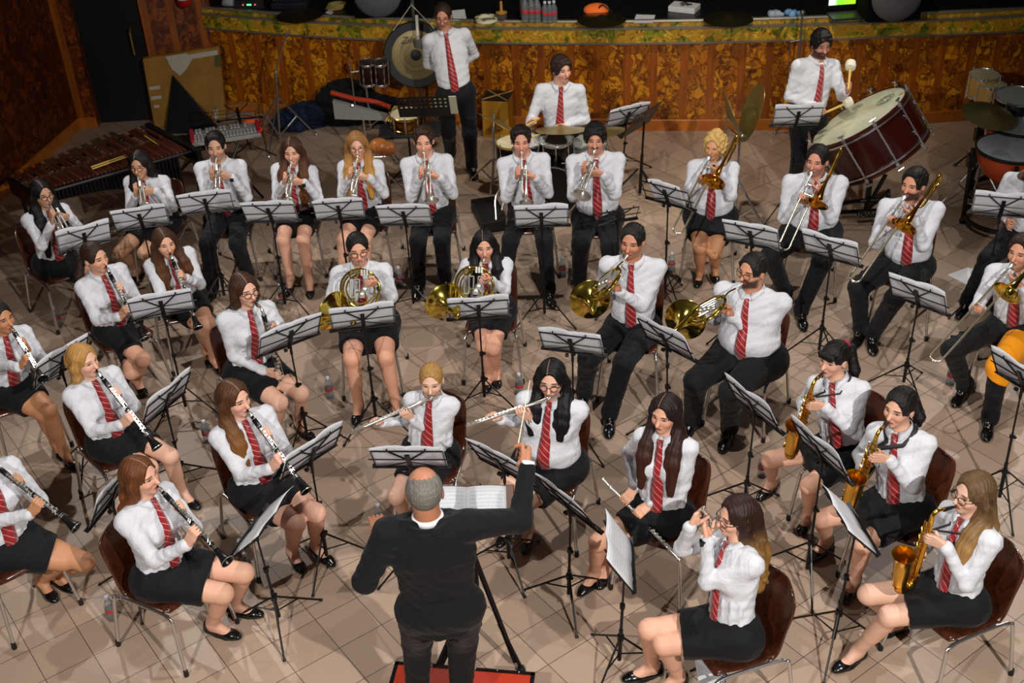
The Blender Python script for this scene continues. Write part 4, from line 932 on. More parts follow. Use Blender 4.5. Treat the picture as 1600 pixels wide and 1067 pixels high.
def floor_mat():
    m = N('beige_floor_tiles'); v = m.geo(); q = m.mapping(v, (1, 1, 1)); x, y, z = m.xyz(v); ta = -.956228; ox, oy = -.5114185*5.5, .9903972*5.5; S = 1/.30001
    X = m.math('SUBTRACT', x, ox); Y = m.math('SUBTRACT', y, oy); ca, sa = math.cos(ta)*S, math.sin(ta)*S
    u = m.math('ADD', m.math('MULTIPLY', X, ca), m.math('MULTIPLY', Y, sa)); w_ = m.math('SUBTRACT', m.math('MULTIPLY', Y, ca), m.math('MULTIPLY', X, sa))
    ed = lambda k: m.math('ABSOLUTE', m.math('SUBTRACT', m.math('FRACT', m.math('ADD', k, .5)), .5))
    g = m.math('LESS_THAN', m.math('MINIMUM', ed(u), ed(w_)), .0085)
    cb = m.t.nodes.new('ShaderNodeCombineXYZ'); m.set(cb.inputs[0], m.math('FLOOR', u)); m.set(cb.inputs[1], m.math('FLOOR', w_)); wn = m.t.nodes.new('ShaderNodeTexWhiteNoise'); m.set(wn.inputs[0], cb)
    tile = m.mix(wn.outputs[0], lin('a88f7b'), lin('b89f8b')); n1 = m.noise(v, 2.2, 5, .6); n2 = m.noise(v, 55, 2)
    tile = m.mix(m.math('MULTIPLY', n1, .35), tile, lin('927f6f')); tile = m.mix(m.math('MULTIPLY', m.math('GREATER_THAN', n2, .74), .35), tile, lin('6e5a4c'))
    m.p(Base_Color=m.mix(g, tile, lin('5c4a3e')), Roughness=m.math('ADD', m.math('MULTIPLY', n1, .25), .30), Specular_IOR_Level=.4); m.bump(m.math('MULTIPLY', g, -1), .3, .003); return m.m
fl = MB(); fl.add([(-9, -1, 0), (9, -1, 0), (9, 15, 0), (-9, 15, 0)], [(0, 1, 2, 3)]); struct(fl.obj('floor', floor_mat(), None, smooth=False))
bx_ = np.array([-3.39, -3.03, -2.38, -.18, 1.9, 4.97, 5.26]); by_ = np.array([13.95, 13.84, 13.63, 13.03, 12.63, 12.46, 12.5]); PB = np.polyfit(bx_, by_, 3)
lx_ = np.array([-3.35, -2.49, -1.23, .18, .87, 2.21, 3.5, 4.56, 5.55]); ly_ = np.array([13.9, 13.57, 13.2, 12.84, 12.71, 12.52, 12.50, 12.42, 12.38]); PL = np.polyfit(lx_, ly_, 3)
yb = lambda x: float(np.polyval(PB, x)); yl = lambda x: float(np.polyval(PL, x))
def band(name, xs, prof, yf, mat, kind=True, solid=0):
    """sweep a profile of (dy, z) along the stage curve"""
    V = []; F = []; UV = []; n = len(prof); s_ = 0; last = None
    for i, x in enumerate(xs):
        y = yf(x)
        if last is not None: s_ += math.hypot(x-last[0], y-last[1])
        last = (x, y)
        for dy, z in prof: V.append((x, y+dy, z)); UV.append((s_, z))
    for i in range(len(xs)-1):
        for j in range(n-1): a = i*n+j; F.append((a, a+1, a+n+1, a+n))
    o = MB().add(V, F, UV).obj(name, mat, None, solid=solid, angle=30); return struct(o) if kind else o
XS = np.linspace(-3.42, 7.0, 70)
band('wall_stage_front', XS, [(0.02, 0), (0.02, 1.04)], yb, STAGEM)
base_m = N('ochre_baseboard'); _v = base_m.geo(); base_m.p(Base_Color=base_m.ramp(base_m.noise(_v, 5, 3), [(.3, '9a5214'), (.7, 'b86c22')]), Roughness=.35); BASEM = base_m.m
band('baseboard_stage', XS, [(0.02, .13), (-.0, .13), (-.005, .125), (-.005, 0)], yb, BASEM)
ALU = plain('aluminium_trim', '9a9488', .35, .7)
XL = np.linspace(-3.40, 7.0, 70)
band('trim_1', XL, [(.10, 1.03), (0, 1.03), (-.0, 1.185), (.015, 1.195), (.02, 1.26), (.06, 1.27)], yl, GOLDM)
band('trim_2', XL, [(.02, 1.018), (-.012, 1.018), (-.014, 1.036), (.0, 1.038)], yl, ALU)
band('trim_3', XL, [(.02, 1.178), (-.012, 1.182), (-.014, 1.205), (.02, 1.21)], yl, ALU)
band('trim_4', XL, [(.01, 1.255), (.004, 1.262), (.012, 1.277), (.05, 1.277)], yl, ALU)
fs_ = [(x, yl(x)+.045) for x in XL]+[(7.0, 18), (-3.40, 18)]
sm = N('black_stage_floor'); _n = sm.noise(sm.geo(), 8, 4); sm.p(Base_Color=sm.ramp(_n, [(.3, '0c0c0e'), (.8, '17171a')]), Roughness=.35)
struct(MB().prism(fs_, 1.2, 1.272).obj('slab_stage_floor', sm.m, None, smooth=False))
DARK = plain('black_drape', '060607', .9)
V = []; F = []
for i in range(121):
    x = -4.0+11.5*i/120; y = 17.2+.07*math.sin(i*1.3)+.03*math.sin(i*3.1); V += [(x, y, 1.27), (x, y, 5.0)]
    if i: F.append((2*i-2, 2*i, 2*i+1, 2*i-1))
struct(MB().add(V, F).obj('wall_stage_back', DARK, None))
# left wall, its baseboard, back-left wall with the dark doorway
P0 = A_(-5.36, 11.69); P1 = A_(-5.01, 13.62); dl = nrm(P1-P0); Pn = P0-dl*9
def wallq(name, a, b, z0, z1, mat, th=.12, nout=None):
    d = nrm(A_(b[0]-a[0], b[1]-a[1])); n_ = A_(-d[1], d[0]) if nout is None else nout; L = math.hypot(b[0]-a[0], b[1]-a[1]); c = [A_(*a), A_(*b), A_(*b)+n_*th, A_(*a)+n_*th]
    V = [(*p, z0) for p in c]+[(*p, z1) for p in c]; UV = [(0, z0), (L, z0), (L, z0), (0, z0), (0, z1), (L, z1), (L, z1), (0, z1)]
    return struct(MB().add(V, [(0, 1, 5, 4), (1, 2, 6, 5), (2, 3, 7, 6), (3, 0, 4, 7), (4, 5, 6, 7), (3, 2, 1, 0)], UV).obj(name, mat, None, smooth=False))
nl = A_(-dl[1], dl[0]); wallq('wall_left', Pn, P1, 0, 4.2, WALLM, .15, nl)
wallq('baseboard_left', Pn-nl*.02, P1-nl*.02, 0, .13, BASEM, .02, nl)
Q0 = P1; D0 = A_(-4.79, 13.62); D1 = A_(-4.02, 13.64); Q1 = A_(-3.30, 13.98)
wallq('wall_back', Q0, D0, 0, 4.2, WALLP, .15); wallq('wall_back_right', D1, Q1, 0, 4.2, WALLP, .15); wallq('baseboard_back', Q0-A_(0, .02), D0-A_(0, .02), 0, .13, BASEM, .02)
wallq('wall_above_door', D0, D1, 2.9, 4.2, WALLP, .15)
wallq('wall_stage_side', A_(-3.35, 13.95), A_(-3.45, 18), 1.27, 4.5, WALLP, .15)
# door leaf (dark, recessed) with brass pull
dr = wallq('door_1', D0+A_(0, .12), D1+A_(0, .12), 0, 2.9, plain('black_door_panel', '08080a', .5), .05)
hd = MB(); c = at_y(208, 66, 13.66); hd.tube([c+A_(0, -.0, -.16), c+A_(0, -.05, -.13), c+A_(0, -.05, .13), c+A_(0, 0, .16)], .014, 8); o = hd.obj('door_handle', BRASSD, dr)
# right side of the hall (outside the picture) closes the space
wallq('wall_right', (7.2, 18.0), (7.2, 3.0), 0, 4.2, WALLM, .15, A_(1, 0))

# ------------------------------------------------------------------ stage contents
def ell_disc(c, n, r, seg=28): pass
ST = 1.272
def cyl(m, c, r, h, ax=(0, 0, 1), seg=24): m.lathe([(0, 0), (r, 0), (r, h), (0, h)], c, ax, seg); return m
RUBG = plain('speaker_grille', '55555a', .6, .2)
for (px, py, lab) in ((590, -8, 'round grey speaker front behind the gong, at the back of the stage edge'), (1400, -4, 'round grey speaker front on the stage at upper right')):
    c = at(px, py, 1.55); t = thing('stage_speaker', lab, 'speaker', (c[0], c[1], ST), 0, None)
    MB().box((0, .18, .30), (.56, .40, .54)).obj('cabinet', plain('matt_black_cabinet', '040404', .95, 0, .1), t, bevel=.02, smooth=False)
    m = MB(); m.lathe([(.0, -.02), (.10, -.012), (.23, 0), (.25, .02), (.26, .03)], (0, -.07, .30), (0, 1, 0), 36); m.obj('grille', RUBG, t)
    MB().box((0, -.095, .30), (.04, .006, .015)).obj('badge', plain('white_badge', 'c8c8cc', .4), t)
    m = MB(); m.ball((.33, -.05, .27), .010, 8); e = N('blue_led'); e.p(Base_Color=lin('4060ff'), Emission_Color=lin('5a7cff'), Emission_Strength=3.); m.obj('led', e.m, t)
c = at(1322, 12, 1.36); t = thing('laptop_computer', 'open laptop with bright green screen on the stage edge', 'laptop', (c[0], c[1], ST), rad(4))
MB().box((0, -.02, .012), (.36, .24, .02)).obj('keyboard_base', plain('grey_laptop_deck', '2c2e33', .4), t, bevel=.004, smooth=False)
ls = MB(); ls.box((0, .14, .15), (.37, .016, .26)); sc_ = ls.obj('screen_lid', plain('black_bezel', '0b0b0d', .3), t, bevel=.004, smooth=False)
e = N('green_screen_glow'); u = e.xyz(e.coord('Object'))[0]; e.p(Base_Color=lin('203018'), Emission_Color=e.ramp(e.math('ADD', e.math('MULTIPLY', u, 3), .5), [(.25, 'eafff0'), (.35, '8ef040'), (.9, 'b8f020')]), Emission_Strength=1.2)
MB().box((0, .130, .165), (.29, .004, .17)).obj('display', e.m, t, smooth=False)
# pack of bottles and loose bottles
bigb = 0
for i, (px, py, k) in enumerate(((821, 34, 1.35), (831, 34, 1.35), (840, 34, 1.35), (819, 28, 1.35), (829, 28, 1.35), (838, 28, 1.35), (852, 35, 1.15), (859, 35, 1.15), (866, 34, 1.15))):
    bottle(at(px, py, ST), 'clear water bottle with red label in the cluster on the stage edge' if k > 1.2 else 'small clear water bottle beside the larger bottles on the stage edge', k, 'large bottles on the stage edge' if k > 1.2 else 'small bottles on the stage edge')
# orange cap
c = at(935, 20, ST); f = SDF(c-.25, c+.25, .008); f.ell(c+A_(-.02, .04, .02), np.eye(3), (.14, .11, .07), .02); f.ell(c+A_(.05, -.07, .0), np.eye(3), (.11, .07, .012), .02); f.cut(c, A_(0, 0, -1))
o = f.mesh('baseball_hat', cloth_mat('fluorescent_orange_cloth', 'ff7a30', .7, .2), None, tuple(c)); tag(o, 'bright orange baseball hat lying on the black stage', 'hat')
m = MB(); m.tube(bez([c+A_(.0, -.06, .075), c+A_(.04, -.03, .095), c+A_(.10, -.05, .06), c+A_(.14, -.09, .03)], 5), .008, 6); m.obj('strap', RUBBER, o, tuple(c))
def paper(pts, label, z, name='paper_sheet', th=.004, cat='paper', mat=None):
    P_ = [at(px, py, z) for px, py in pts]; c = sum(P_)/len(P_); m = MB(); n_ = len(P_); V = [p-c+A_(0, 0, .001) for p in P_]+[p-c+A_(0, 0, th) for p in P_]
    m.add(V, [tuple(range(n_))[::-1], tuple(range(n_, 2*n_))]+[(i, (i+1) % n_, n_+(i+1) % n_, n_+i) for i in range(n_)]); o = m.obj(name, mat or PAPERB, None, smooth=False); o.location = tuple(c); return tag(o, label, cat)
paper([(990, 36), (1020, 36), (1024, 24), (994, 23)], 'white sheet of paper at the stage edge under the dark electrical box', ST)
paper([(1133, 24), (1168, 36), (1177, 27), (1136, 23)], 'white sheet of paper on the stage beside a dark cymbal', ST)
paper([(708, 32), (729, 31), (726, 15), (706, 17)], 'white sheet of paper on the stage behind the standing man with glasses', ST)
paper([(424, 184), (452, 187), (458, 180), (432, 177)], 'white sheet of paper on the floor by the chrome boom stand', 0)
c = at(1069, 16, ST); t = thing('power_supply_box', 'white electrical box with black cables lying on the black stage', 'box', tuple(c), rad(-28))
MB().box((0, 0, .03), (.30, .20, .06)).obj('case', plain('white_plastic', 'd0d0d0', .5), t, bevel=.006, smooth=False); m = MB(); m.tube(bez([(-.05, 0, .065), (0, .03, .08), (.05, -.02, .065)], 5), .008, 6); m.tube(bez([(-.02, -.05, .065), (.03, -.02, .08), (.08, .02, .065)], 5), .008, 6); m.obj('cable', RUBBER, t)
OLDC = plain('dark_bronze_cymbal', '5c5236', .35, .9)
def cymbal(c, n, r, label, mat=BRASSD, bow=.035, group=None):
    m = MB(); m.lathe([(0, bow+.018), (r*.08, bow+.017), (r*.16, bow+.004), (r*.5, bow*.6), (r, 0), (r, -.002), (r*.5, bow*.6-.003), (r*.16, bow), (0, bow+.014)], (0, 0, 0), n, 40)
    o = m.obj('cymbal', mat, None); o.location = tuple(c); return tag(o, label, 'cymbal', group)
for px, py, r, lb in ((468, 24, .26, 'dark bronze cymbal lying on the gold stage edge above the boom stand'), (940, 31, .26, 'dark bronze cymbal lying on the stage edge under the orange cap'), (1138, 30, .26, 'dark bronze cymbal lying on the stage edge near the white papers')):
    cymbal(at(px, py, ST+.02), A_(0, 0, 1), r, lb, OLDC)
# tambourine, wooden shaker, cables, mixer, rags
c = at(760, 32, ST); t = thing('tambourine', 'cream tambourine with jingles lying on the stage edge', 'tambourine', tuple(c), 0); MB().lathe([(.095, 0), (.125, 0), (.125, .035), (.095, .035)], (0, 0, 0), (0, 0, 1), 30, close=True).obj('hoop', plain('cream_hoop', 'd8d2b0', .5), t)
for k in range(6): a = k*1.047+.3; MB().lathe([(0, 0), (.02, .002), (.02, .006), (0, .008)], (.11*math.cos(a), .11*math.sin(a), .034), (0, 0, 1), 10).obj('jingle', BRASSD, t)
c = at(784, 31, ST); t = thing('wooden_cabasa', 'wooden handled percussion shaker standing on the stage edge', 'shaker', tuple(c), 0); MB().lathe([(0, 0), (.05, 0), (.06, .03), (.06, .07), (0, .075)], (0, 0, 0), (0, 0, 1), 20).obj('drum', plain('grey_steel_beads', '6a655c', .4, .6), t); MB().lathe([(.06, .075), (.062, .085), (.03, .09), (.016, .10), (.014, .20), (0, .21)], (0, 0, 0), (0, 0, 1), 16).obj('handle', plain('honey_wood', 'b8843c', .5), t)
c = at(455, 10, ST); t = thing('mixing_desk', 'dark mixing desk with blue lights on the stage at upper left', 'mixer', tuple(c), rad(-6)); MB().box((0, .08, .05), (.42, .34, .09), np.array(Matrix.Rotation(rad(12), 3, 'X'))).obj('case', plain('slate_mixer', '1c2028', .4), t, bevel=.006, smooth=False)
m = MB()
for i in range(10):
    for j in range(5): m.lathe([(0, 0), (.008, 0), (.006, .015), (0, .016)], (-.18+.04*i, -.02+.05*j, .082+.009*j), (0, 0, 1), 6)
kn_ = m.obj('knobs', plain('grey_knob', '5c6674', .4), t); kn_['kind'] = 'stuff'
e = N('blue_light'); e.p(Emission_Color=lin('5090ff'), Emission_Strength=2.5); MB().box((.06, .12, .115), (.06, .02, .006)).obj('level_light', e.m, t, smooth=False)
c = at(392, 12, ST); t = thing('stage_amplifier_rack', 'black rack box with small green and red lights on the stage at far upper left', 'amplifier', tuple(c), rad(-6)); MB().box((0, .1, .05), (.34, .3, .10)).obj('case', plain('black_cabinet', '0a0a0b', .6), t, bevel=.004, smooth=False)
for x, cc in ((-.07, 'ff3030'), (0, '30ff80'), (.07, 'ff4040')):
    e = N('light'); e.p(Emission_Color=lin(cc), Emission_Strength=2.5 if cc == '30ff80' else 1.); MB().box((x, -.053, .05), (.05 if x == 0 else .014, .006, .014)).obj('indicator_light', e.m, t, smooth=False)
c = at(362, 8, ST); f = SDF(c-.2, c+.2, .008); f.ell(c+A_(0, 0, .05), np.eye(3), (.10, .08, .06), .02); f.cone(c+A_(-.08, 0, .02), c+A_(.08, -.05, .02), .03, .02, .03); f.cut(c, A_(0, 0, -1)); tag(f.mesh('crumpled_cloth', plain('grey_cloth', 'a0a0a6', .8), None, tuple(c)), 'grey crumpled cloth on the stage left of the green light', 'cloth')
for px, col, lb in ((1212, '9aa4b4', 'grey crumpled wrapper on the stage above the bass drummer'), (1240, '6f9cc8', 'pale blue crumpled wrapper on the stage beside the grey one')):
    c = at(px, 24, ST); f = SDF(c-.15, c+.15, .008)
    for k in range(7): f.ell(c+A_(*rng.uniform(-.06, .06, 2), .02), np.eye(3), tuple(rng.uniform(.02, .05, 3)), .01)
    f.cut(c, A_(0, 0, -1)); tag(f.mesh('crumpled_wrapper', plain('wrapper'+col, col, .5), None, tuple(c)), lb, 'wrapper')
c = at(523, 14, ST); t = thing('coiled_cable', 'coil of pale and gold cable lying on the stage', 'cable', tuple(c), 0); m = MB()
for k in range(4): m.tube([(.10*math.cos(a)+.01*k, .07*math.sin(a)+.012*k, .012+.012*k) for a in np.linspace(0, 2*math.pi, 20)[:-1]], .007, 6, closed=True)
m.obj('coil', plain('tan_cable', '9c8a4a', .5), t)
c = at(516, 20, ST); paper([(508, 20), (518, 14), (521, 20), (516, 23)], 'small white tag lying beside the coiled cable on the stage', ST)
# fire extinguisher on the wall, seen by its base
c = at_y(289, 6, 13.70); t = thing('fire_extinguisher', 'red fire extinguisher hung on the wall at upper left', 'fire extinguisher', (c[0], c[1], c[2]), 0)
MB().lathe([(0, -.04), (.05, -.03), (.075, 0), (.08, .03), (.08, .42), (.06, .48), (.025, .50), (.025, .55), (0, .55)], (0, 0, 0), (0, 0, 1), 24).obj('cylinder', plain('red_enamel', 'a81210', .3), t)
MB().lathe([(.081, .06), (.082, .062), (.082, .2), (.081, .202)], (0, 0, 0), (0, 0, 1), 24).obj('instruction_label', plain('white_label', 'd8d8d8', .5), t); m = MB(); m.tube([(.02, 0, .52), (.10, -.02, .55)], .012, 8); m.tube(bez([(.03, 0, .52), (.11, 0, .45), (.10, 0, .2)], 6), .010, 8); m.obj('hose', RUBBER, t); MB().box((0, .06, .3), (.06, .06, .1)).obj('wall_bracket', BLACKM, t, smooth=False)

# ------------------------------------------------------------------ percussion at the back
def drum(c, ax, r, d, label, shell, head=None, lugs=8, name='drum', chrome=CHROME, cat='drum', hoopm=None, tr=.0):
    """c: centre of the playing head; ax: outward normal of the head"""
    head = head or plain('drum_head', 'd8d3c0', .55); ax = nrm(A_(*ax)); t = thing(name, label, cat, tuple(c)); x = nrm(np.cross(ax, A_(.3, 1, .2))); y = np.cross(ax, x)
    MB().lathe([(r*.985, -.008), (r, -.012), (r, -d+.012), (r*.985, -d+.008)], (0, 0, 0), ax, 40).obj('shell', shell, t)
    MB().lathe([(0, .001), (r*.98, .001), (r*.99, -.004)], (0, 0, 0), ax, 40).obj('head', head, t); MB().lathe([(0, -d+.002), (r*.98, -d+.002), (r*.98, -d+.006)], (0, 0, 0), ax, 40).obj('bottom_head', head, t)
    for z in (0, -d): MB().lathe([(r*.985, -.012+z), (r*1.025, -.014+z), (r*1.03, .006+z), (r*1.0, .010+z), (r*.985, .006+z)], (0, 0, 0), ax, 40, close=True).obj('hoop', hoopm or chrome, t)
    for k in range(lugs):
        a = 2*math.pi*(k+.3)/lugs; e = x*math.cos(a)+y*math.sin(a); p = e*r*1.045; m = MB(); m.tube([p+ax*(.03+tr), p-ax*(d+.03+tr)], .0055+tr*.17, 6); m.lathe([(0, -.02), (.010, -.018), (.010, .018), (0, .02)], e*r*1.02-ax*d*.3, ax, 8); m.lathe([(0, -.02), (.010, -.018), (.010, .018), (0, .02)], e*r*1.02-ax*d*.7, ax, 8)
        if tr:
            for z in (.03+tr, -(d+.03+tr)): m.tube([p+ax*z-np.cross(ax, e)*.03, p+ax*z+np.cross(ax, e)*.03], .010, 6)
            for z in (0, -d): m.box(e*r*1.035+ax*z, (.03, .03, .03), np.array([x, y, ax]).T)
        m.obj('tension_rod', chrome, t)
    return t
def tripod(m, base, top, spread=.28, r=.010, h0=.30, rot=0.):
    base = A_(*base); top = A_(*top); m.tube([base+A_(0, 0, .04), top], r, 8); c = base+(top-base)*(h0/max(.1, top[2]-base[2])); lw = base+A_(0, 0, .07)
    for k in range(3):
        a = rot+2*math.pi*k/3; e = base+A_(math.cos(a)*spread, math.sin(a)*spread, .012); m.tube([c, e], r*.8, 6); m.tube([lw, (c+e)/2], r*.7, 6); m.ball(e, r*1.6, 8)
# marimba
MBAR = [None]
def rosewood(i):
    cs = ['54291c', '472015', '603222', '4d2419']; return plain('rosewood_bar'+str(i), cs[i], .35, 0, .5, .12)
mL = at(48, 292, .86); mR = at(262, 218, .86); dv = nrm((mR-mL)*A_(1, 1, 0)); L_ = np.linalg.norm(mR-mL); yw = math.atan2(dv[1], dv[0]); mc = (mL+mR)/2; mc[2] = 0
t = thing('marimba', 'long marimba with reddish rosewood bars and black frame along the left wall', 'marimba', tuple(mc), yw)
nb_ = 37
for i in range(nb_):
    x = -L_/2+L_*(i+.5)/nb_; ln = .16+.30*i/nb_; m = MB(); m.box((x, -.05-.10*i/nb_, .86), (L_/nb_*.80, ln, .018)); m.obj('bar', rosewood(i % 4), t, smooth=False, bevel=.002)
    if i % 7 not in (2, 6) and i < nb_-1: m = MB(); m.box((x+L_/nb_/2, .15+.10*i/nb_, .885), (L_/nb_*.75, ln*.9, .018)); m.obj('accidental_bar', rosewood((i+1) % 4), t, smooth=False, bevel=.002)
m = MB()
for s1, s2 in ((-.16, -.42), (-.03, .0), (.25, .50)): m.tube([(-L_/2-.03, s1, .835), (L_/2+.03, s2*.9, .835)], .018, 6)
m.box((-L_/2-.06, .04, .80), (.05, .55, .14)); m.box((L_/2+.06, .02, .80), (.05, 1.0, .14)); m.obj('rail_frame', BLACKM, t, smooth=False)
for i in range(0, nb_):
    x = -L_/2+L_*(i+.5)/nb_; ln = .08+.36*((i/nb_)**1.5)+.12*abs(i/nb_-.5); MB().lathe([(.019, 0), (.019, -ln), (0, -ln)], (x, -.05-.10*i/nb_, .82), (0, 0, 1), 10).obj('resonator', BLACKM, t)
for x, wd in ((-L_/2-.03, .22), (L_/2+.03, .42)):
    for q in (-1, 1): m = MB(); m.tube([(x, q*wd, .76), (x, q*wd*.9, .05)], .02, 8); m.ball((x, q*wd*.9, .035), .034, 10); m.obj('leg', BLACKM, t)
    MB().tube([(x, -wd*.9, .22), (x, wd*.9, .22)], .016, 6).obj('cross_bar', BLACKM, t)
MB().tube([(-L_/2, 0, .22), (L_/2, 0, .22)], .018, 6).obj('long_brace', BLACKM, t)
WOODL = plain('pale_stick_wood', 'd8b458', .5)
for (a, b_, lb) in (((142, 261), (195, 243), 'pale wooden mallet lying on the marimba bars, upper of the pair'), ((144, 264), (198, 245), 'pale wooden mallet lying on the marimba bars, lower of the pair'), ((226, 212), (247, 226), 'single wooden mallet near the wide end of the marimba')):
    p, q = at(*a, .905), at(*b_, .905); m = MB(); m.tube([p-p, q-p], .007, 8); o = m.obj('marimba_mallet', WOODL, None); o.location = tuple(p); tag(o, lb, 'mallet'); MB().ball(q-p, .016, 10).obj('mallet_head', plain('dark_red_yarn', '5c1c18', .8), o)
# leaning mustard board, black wedge case
wy = 13.62
b0, b1 = at(243, 198, 0), at(356, 182, 0); b0[1] -= .06; b1[1] -= .08; t0_ = at_y(222, 93, b0[1]+.05); t1_ = at_y(343, 73, b1[1]+.05); bc_ = (b0+b1)/2
mm = N('mustard_canvas'); _n = mm.noise(mm.coord(), 2.5, 4, .6); mm.p(Base_Color=mm.ramp(_n, [(.3, '7c5412'), (.7, 'a07420')]), Roughness=.7); mm.bump(_n, .3, .03); MUST = mm.m
t = thing('leaning_padded_board', 'large mustard board with torn white tape leaning on the back wall', 'board', tuple(bc_))
th = A_(0, .06, .01); V = [p-bc_ for p in (b0, b1, t1_, t0_)]; V += [v+th for v in V]; bd = MB().add(V, [(0, 1, 2, 3), (5, 4, 7, 6), (0, 3, 7, 4), (1, 5, 6, 2), (3, 2, 6, 7), (0, 4, 5, 1)]).obj('board', MUST, t, smooth=False, bevel=.015)
TAPE = plain('torn_white_tape', 'b0a898', .7)
def patch(u0, v0, u1, v1, nm='tape', mat=TAPE, poly=None):
    f_ = lambda u, v: (b0*(1-u)+b1*u)*(1-v)+(t0_*(1-u)+t1_*u)*v-bc_-A_(0, .006, 0)
    pl = poly or [(u0, v0), (u1, v0), (u1, v1), (u0, v1)]; V = [f_(*p) for p in pl]; n_ = len(V); return MB().add(V+[v-A_(0, .004, 0) for v in V], [tuple(range(n_)), tuple(range(n_, 2*n_))]+[(i, (i+1) % n_, n_+(i+1) % n_, n_+i) for i in range(n_)]).obj(nm, mat, t, smooth=False)
patch(0, 0, 0, 0, poly=[(.30, .99), (.56, .99), (.66, .93), (.55, .78), (.45, .70), (.36, .80)]); patch(.60, .90, .97, .965); patch(.03, .42, .17, .47); patch(.03, .56, .17, .61); patch(.05, .30, .12, .34); patch(.84, .02, .89, .16); patch(.92, .74, 1.0, .90, 'worn_green_patch', plain('worn_green', '4c4a20', .8))
a_, b_, c_ = at(262, 204, 0), at(345, 202, 0), at_y(268, 118, at(262, 204, 0)[1]+.15); cc = (a_+b_)/2; t = thing('black_triangular_case', 'black triangular cloth case standing before the mustard board', 'case', tuple(cc))
V = [p-cc for p in (a_+A_(0, -.12, 0), b_+A_(0, -.12, 0), c_+A_(0, 0, 0), a_+A_(-.05, .16, 0), b_+A_(-.05, .10, 0), c_+A_(.0, .06, 0))]; MB().add(V, [(0, 1, 2), (5, 4, 3), (0, 2, 5, 3), (1, 4, 5, 2), (0, 3, 4, 1)]).obj('case_cover', cloth_mat('black_case_cloth', '0b0b0e', .8, .4), t, smooth=False, bevel=.02)
# glockenspiel with red ends, behind the third trumpeter
c = at(352, 207, .72); t = thing('glockenspiel', 'silver glockenspiel with red ends on a black stand behind the trumpeters', 'glockenspiel', (c[0], c[1], 0), rad(14)); MB().box((0, 0, .70), (.68, .30, .04)).obj('case', plain('grey_case', '8c8c88', .5), t, smooth=False)
for i in range(18): MB().box((-.30+.035*i, -.06, .73), (.028, .17-.003*i, .008)).obj('bar', plain('bar_steel', 'c4c4c0', .4, .3), t, smooth=False)
for i in range(15):
    if i % 7 not in (2, 6): MB().box((-.28+.035*i, .085, .74), (.026, .10, .008)).obj('upper_bar', plain('bar_steel', 'c4c4c0', .4, .3), t, smooth=False)
for q in (-1, 1): MB().box((q*.33, 0, .735), (.035, .30, .03)).obj('end_piece', plain('red_end', 'b02030', .4), t, smooth=False)
for q in (-1, 1): m = MB(); m.tube([(q*.26, -.18, .02), (-q*.2, .12, .68)], .013, 6); m.obj('stand_leg', BLACKM, t)
c = at(300, 222, .35); t = thing('black_equipment_case', 'black equipment case on a low stand beside the wide end of the marimba', 'case', (c[0], c[1], 0), rad(20)); MB().box((0, 0, .34), (.42, .30, .10)).obj('case', plain('black_cabinet', '0a0a0b', .6), t, bevel=.01, smooth=False); m = MB(); m.tube([(-.15, 0, .30), (.18, -.1, .0)], .014, 6); m.tube([(.15, 0, .30), (-.18, .1, .0)], .014, 6); m.obj('leg', BLACKM, t)
c = at(393, 190, .12); f = SDF(c-.25, c+.25, .008); f.ell(c+A_(0, 0, -.02), np.eye(3), (.10, .07, .09), .02); f.ell(c+A_(0, -.03, -.09), np.eye(3), (.13, .08, .03), .03); f.cut(c-A_(0, 0, .12), A_(0, 0, -1)); o = f.mesh('orange_bag', cloth_mat('neon_orange_bag', 'ff5a1e', .6, .3), None, tuple(c)); tag(o, 'neon orange bag on the floor behind the wire music stand', 'bag')
MB().box((0, -.085, -.05), (.18, .012, .03)).obj('strap', RUBBER, o, smooth=False)
# boom stand
p0 = at(438, 222, 0); t = thing('boom_stand', 'tall chrome boom stand with tripod legs before the stage panelling', 'stand', tuple(p0)); tp = at_y(431, 112, p0[1])-p0; m = MB(); tripod(m, (0, 0, 0), tp, .42, .013, .55, .35); m.obj('tripod', CHROME, t); bm = at_y(447, 52, p0[1]-.15)-p0
m = MB(); m.tube([tp+(tp-bm)*.15, bm], .009, 8); m.ball(tp, .022, 10); m.lathe([(0, 0), (.012, 0), (.012, .05), (0, .05)], bm, (1, 0, .4), 8); m.obj('boom_arm', CHROME, t)
# navy bag and black cover heap
c = at(500, 192, .0)+A_(0, -.10, 0); f = SDF(c-A_(.9, .5, .1), c+A_(.9, .6, .9), .016); f.cone(c+A_(-.40, 0, .10), c+A_(.0, .1, .12), .12, .15, .1); f.ell(c+A_(-.15, 0, .12), np.eye(3), (.26, .16, .17), .1); f.cone(c+A_(-.5, -.05, .05), c+A_(-.2, -.15, .04), .06, .05, .06); f.ripple(c, np.eye(3), .014, 'cloth'); f.cut(c, A_(0, 0, -1)); o = f.mesh('navy_bag', cloth_mat('navy_nylon', '0a1a36', .7, 1.0, 7), None, tuple(c)); tag(o, 'dark navy cloth bag slumped on the floor below the panelling', 'bag')
c2 = at(552, 195, 0)+A_(0, .06, 0); f = SDF(c2-A_(.7, .5, .1), c2+A_(.8, .6, .9), .016); f.ell(c2+A_(-.05, 0, .22), np.eye(3), (.38, .16, .32), .08); f.ell(c2+A_(.38, .05, .12), np.eye(3), (.34, .2, .2), .1); f.ripple(c2, np.eye(3), .014, 'cloth'); f.cut(c2, A_(0, 0, -1)); o = f.mesh('black_cover_heap', cloth_mat('black_cover_cloth', '0a0a0c', .85, .8, 5), None, tuple(c2)); tag(o, 'heap of black instrument covers behind the grey chime bar case', 'cover')
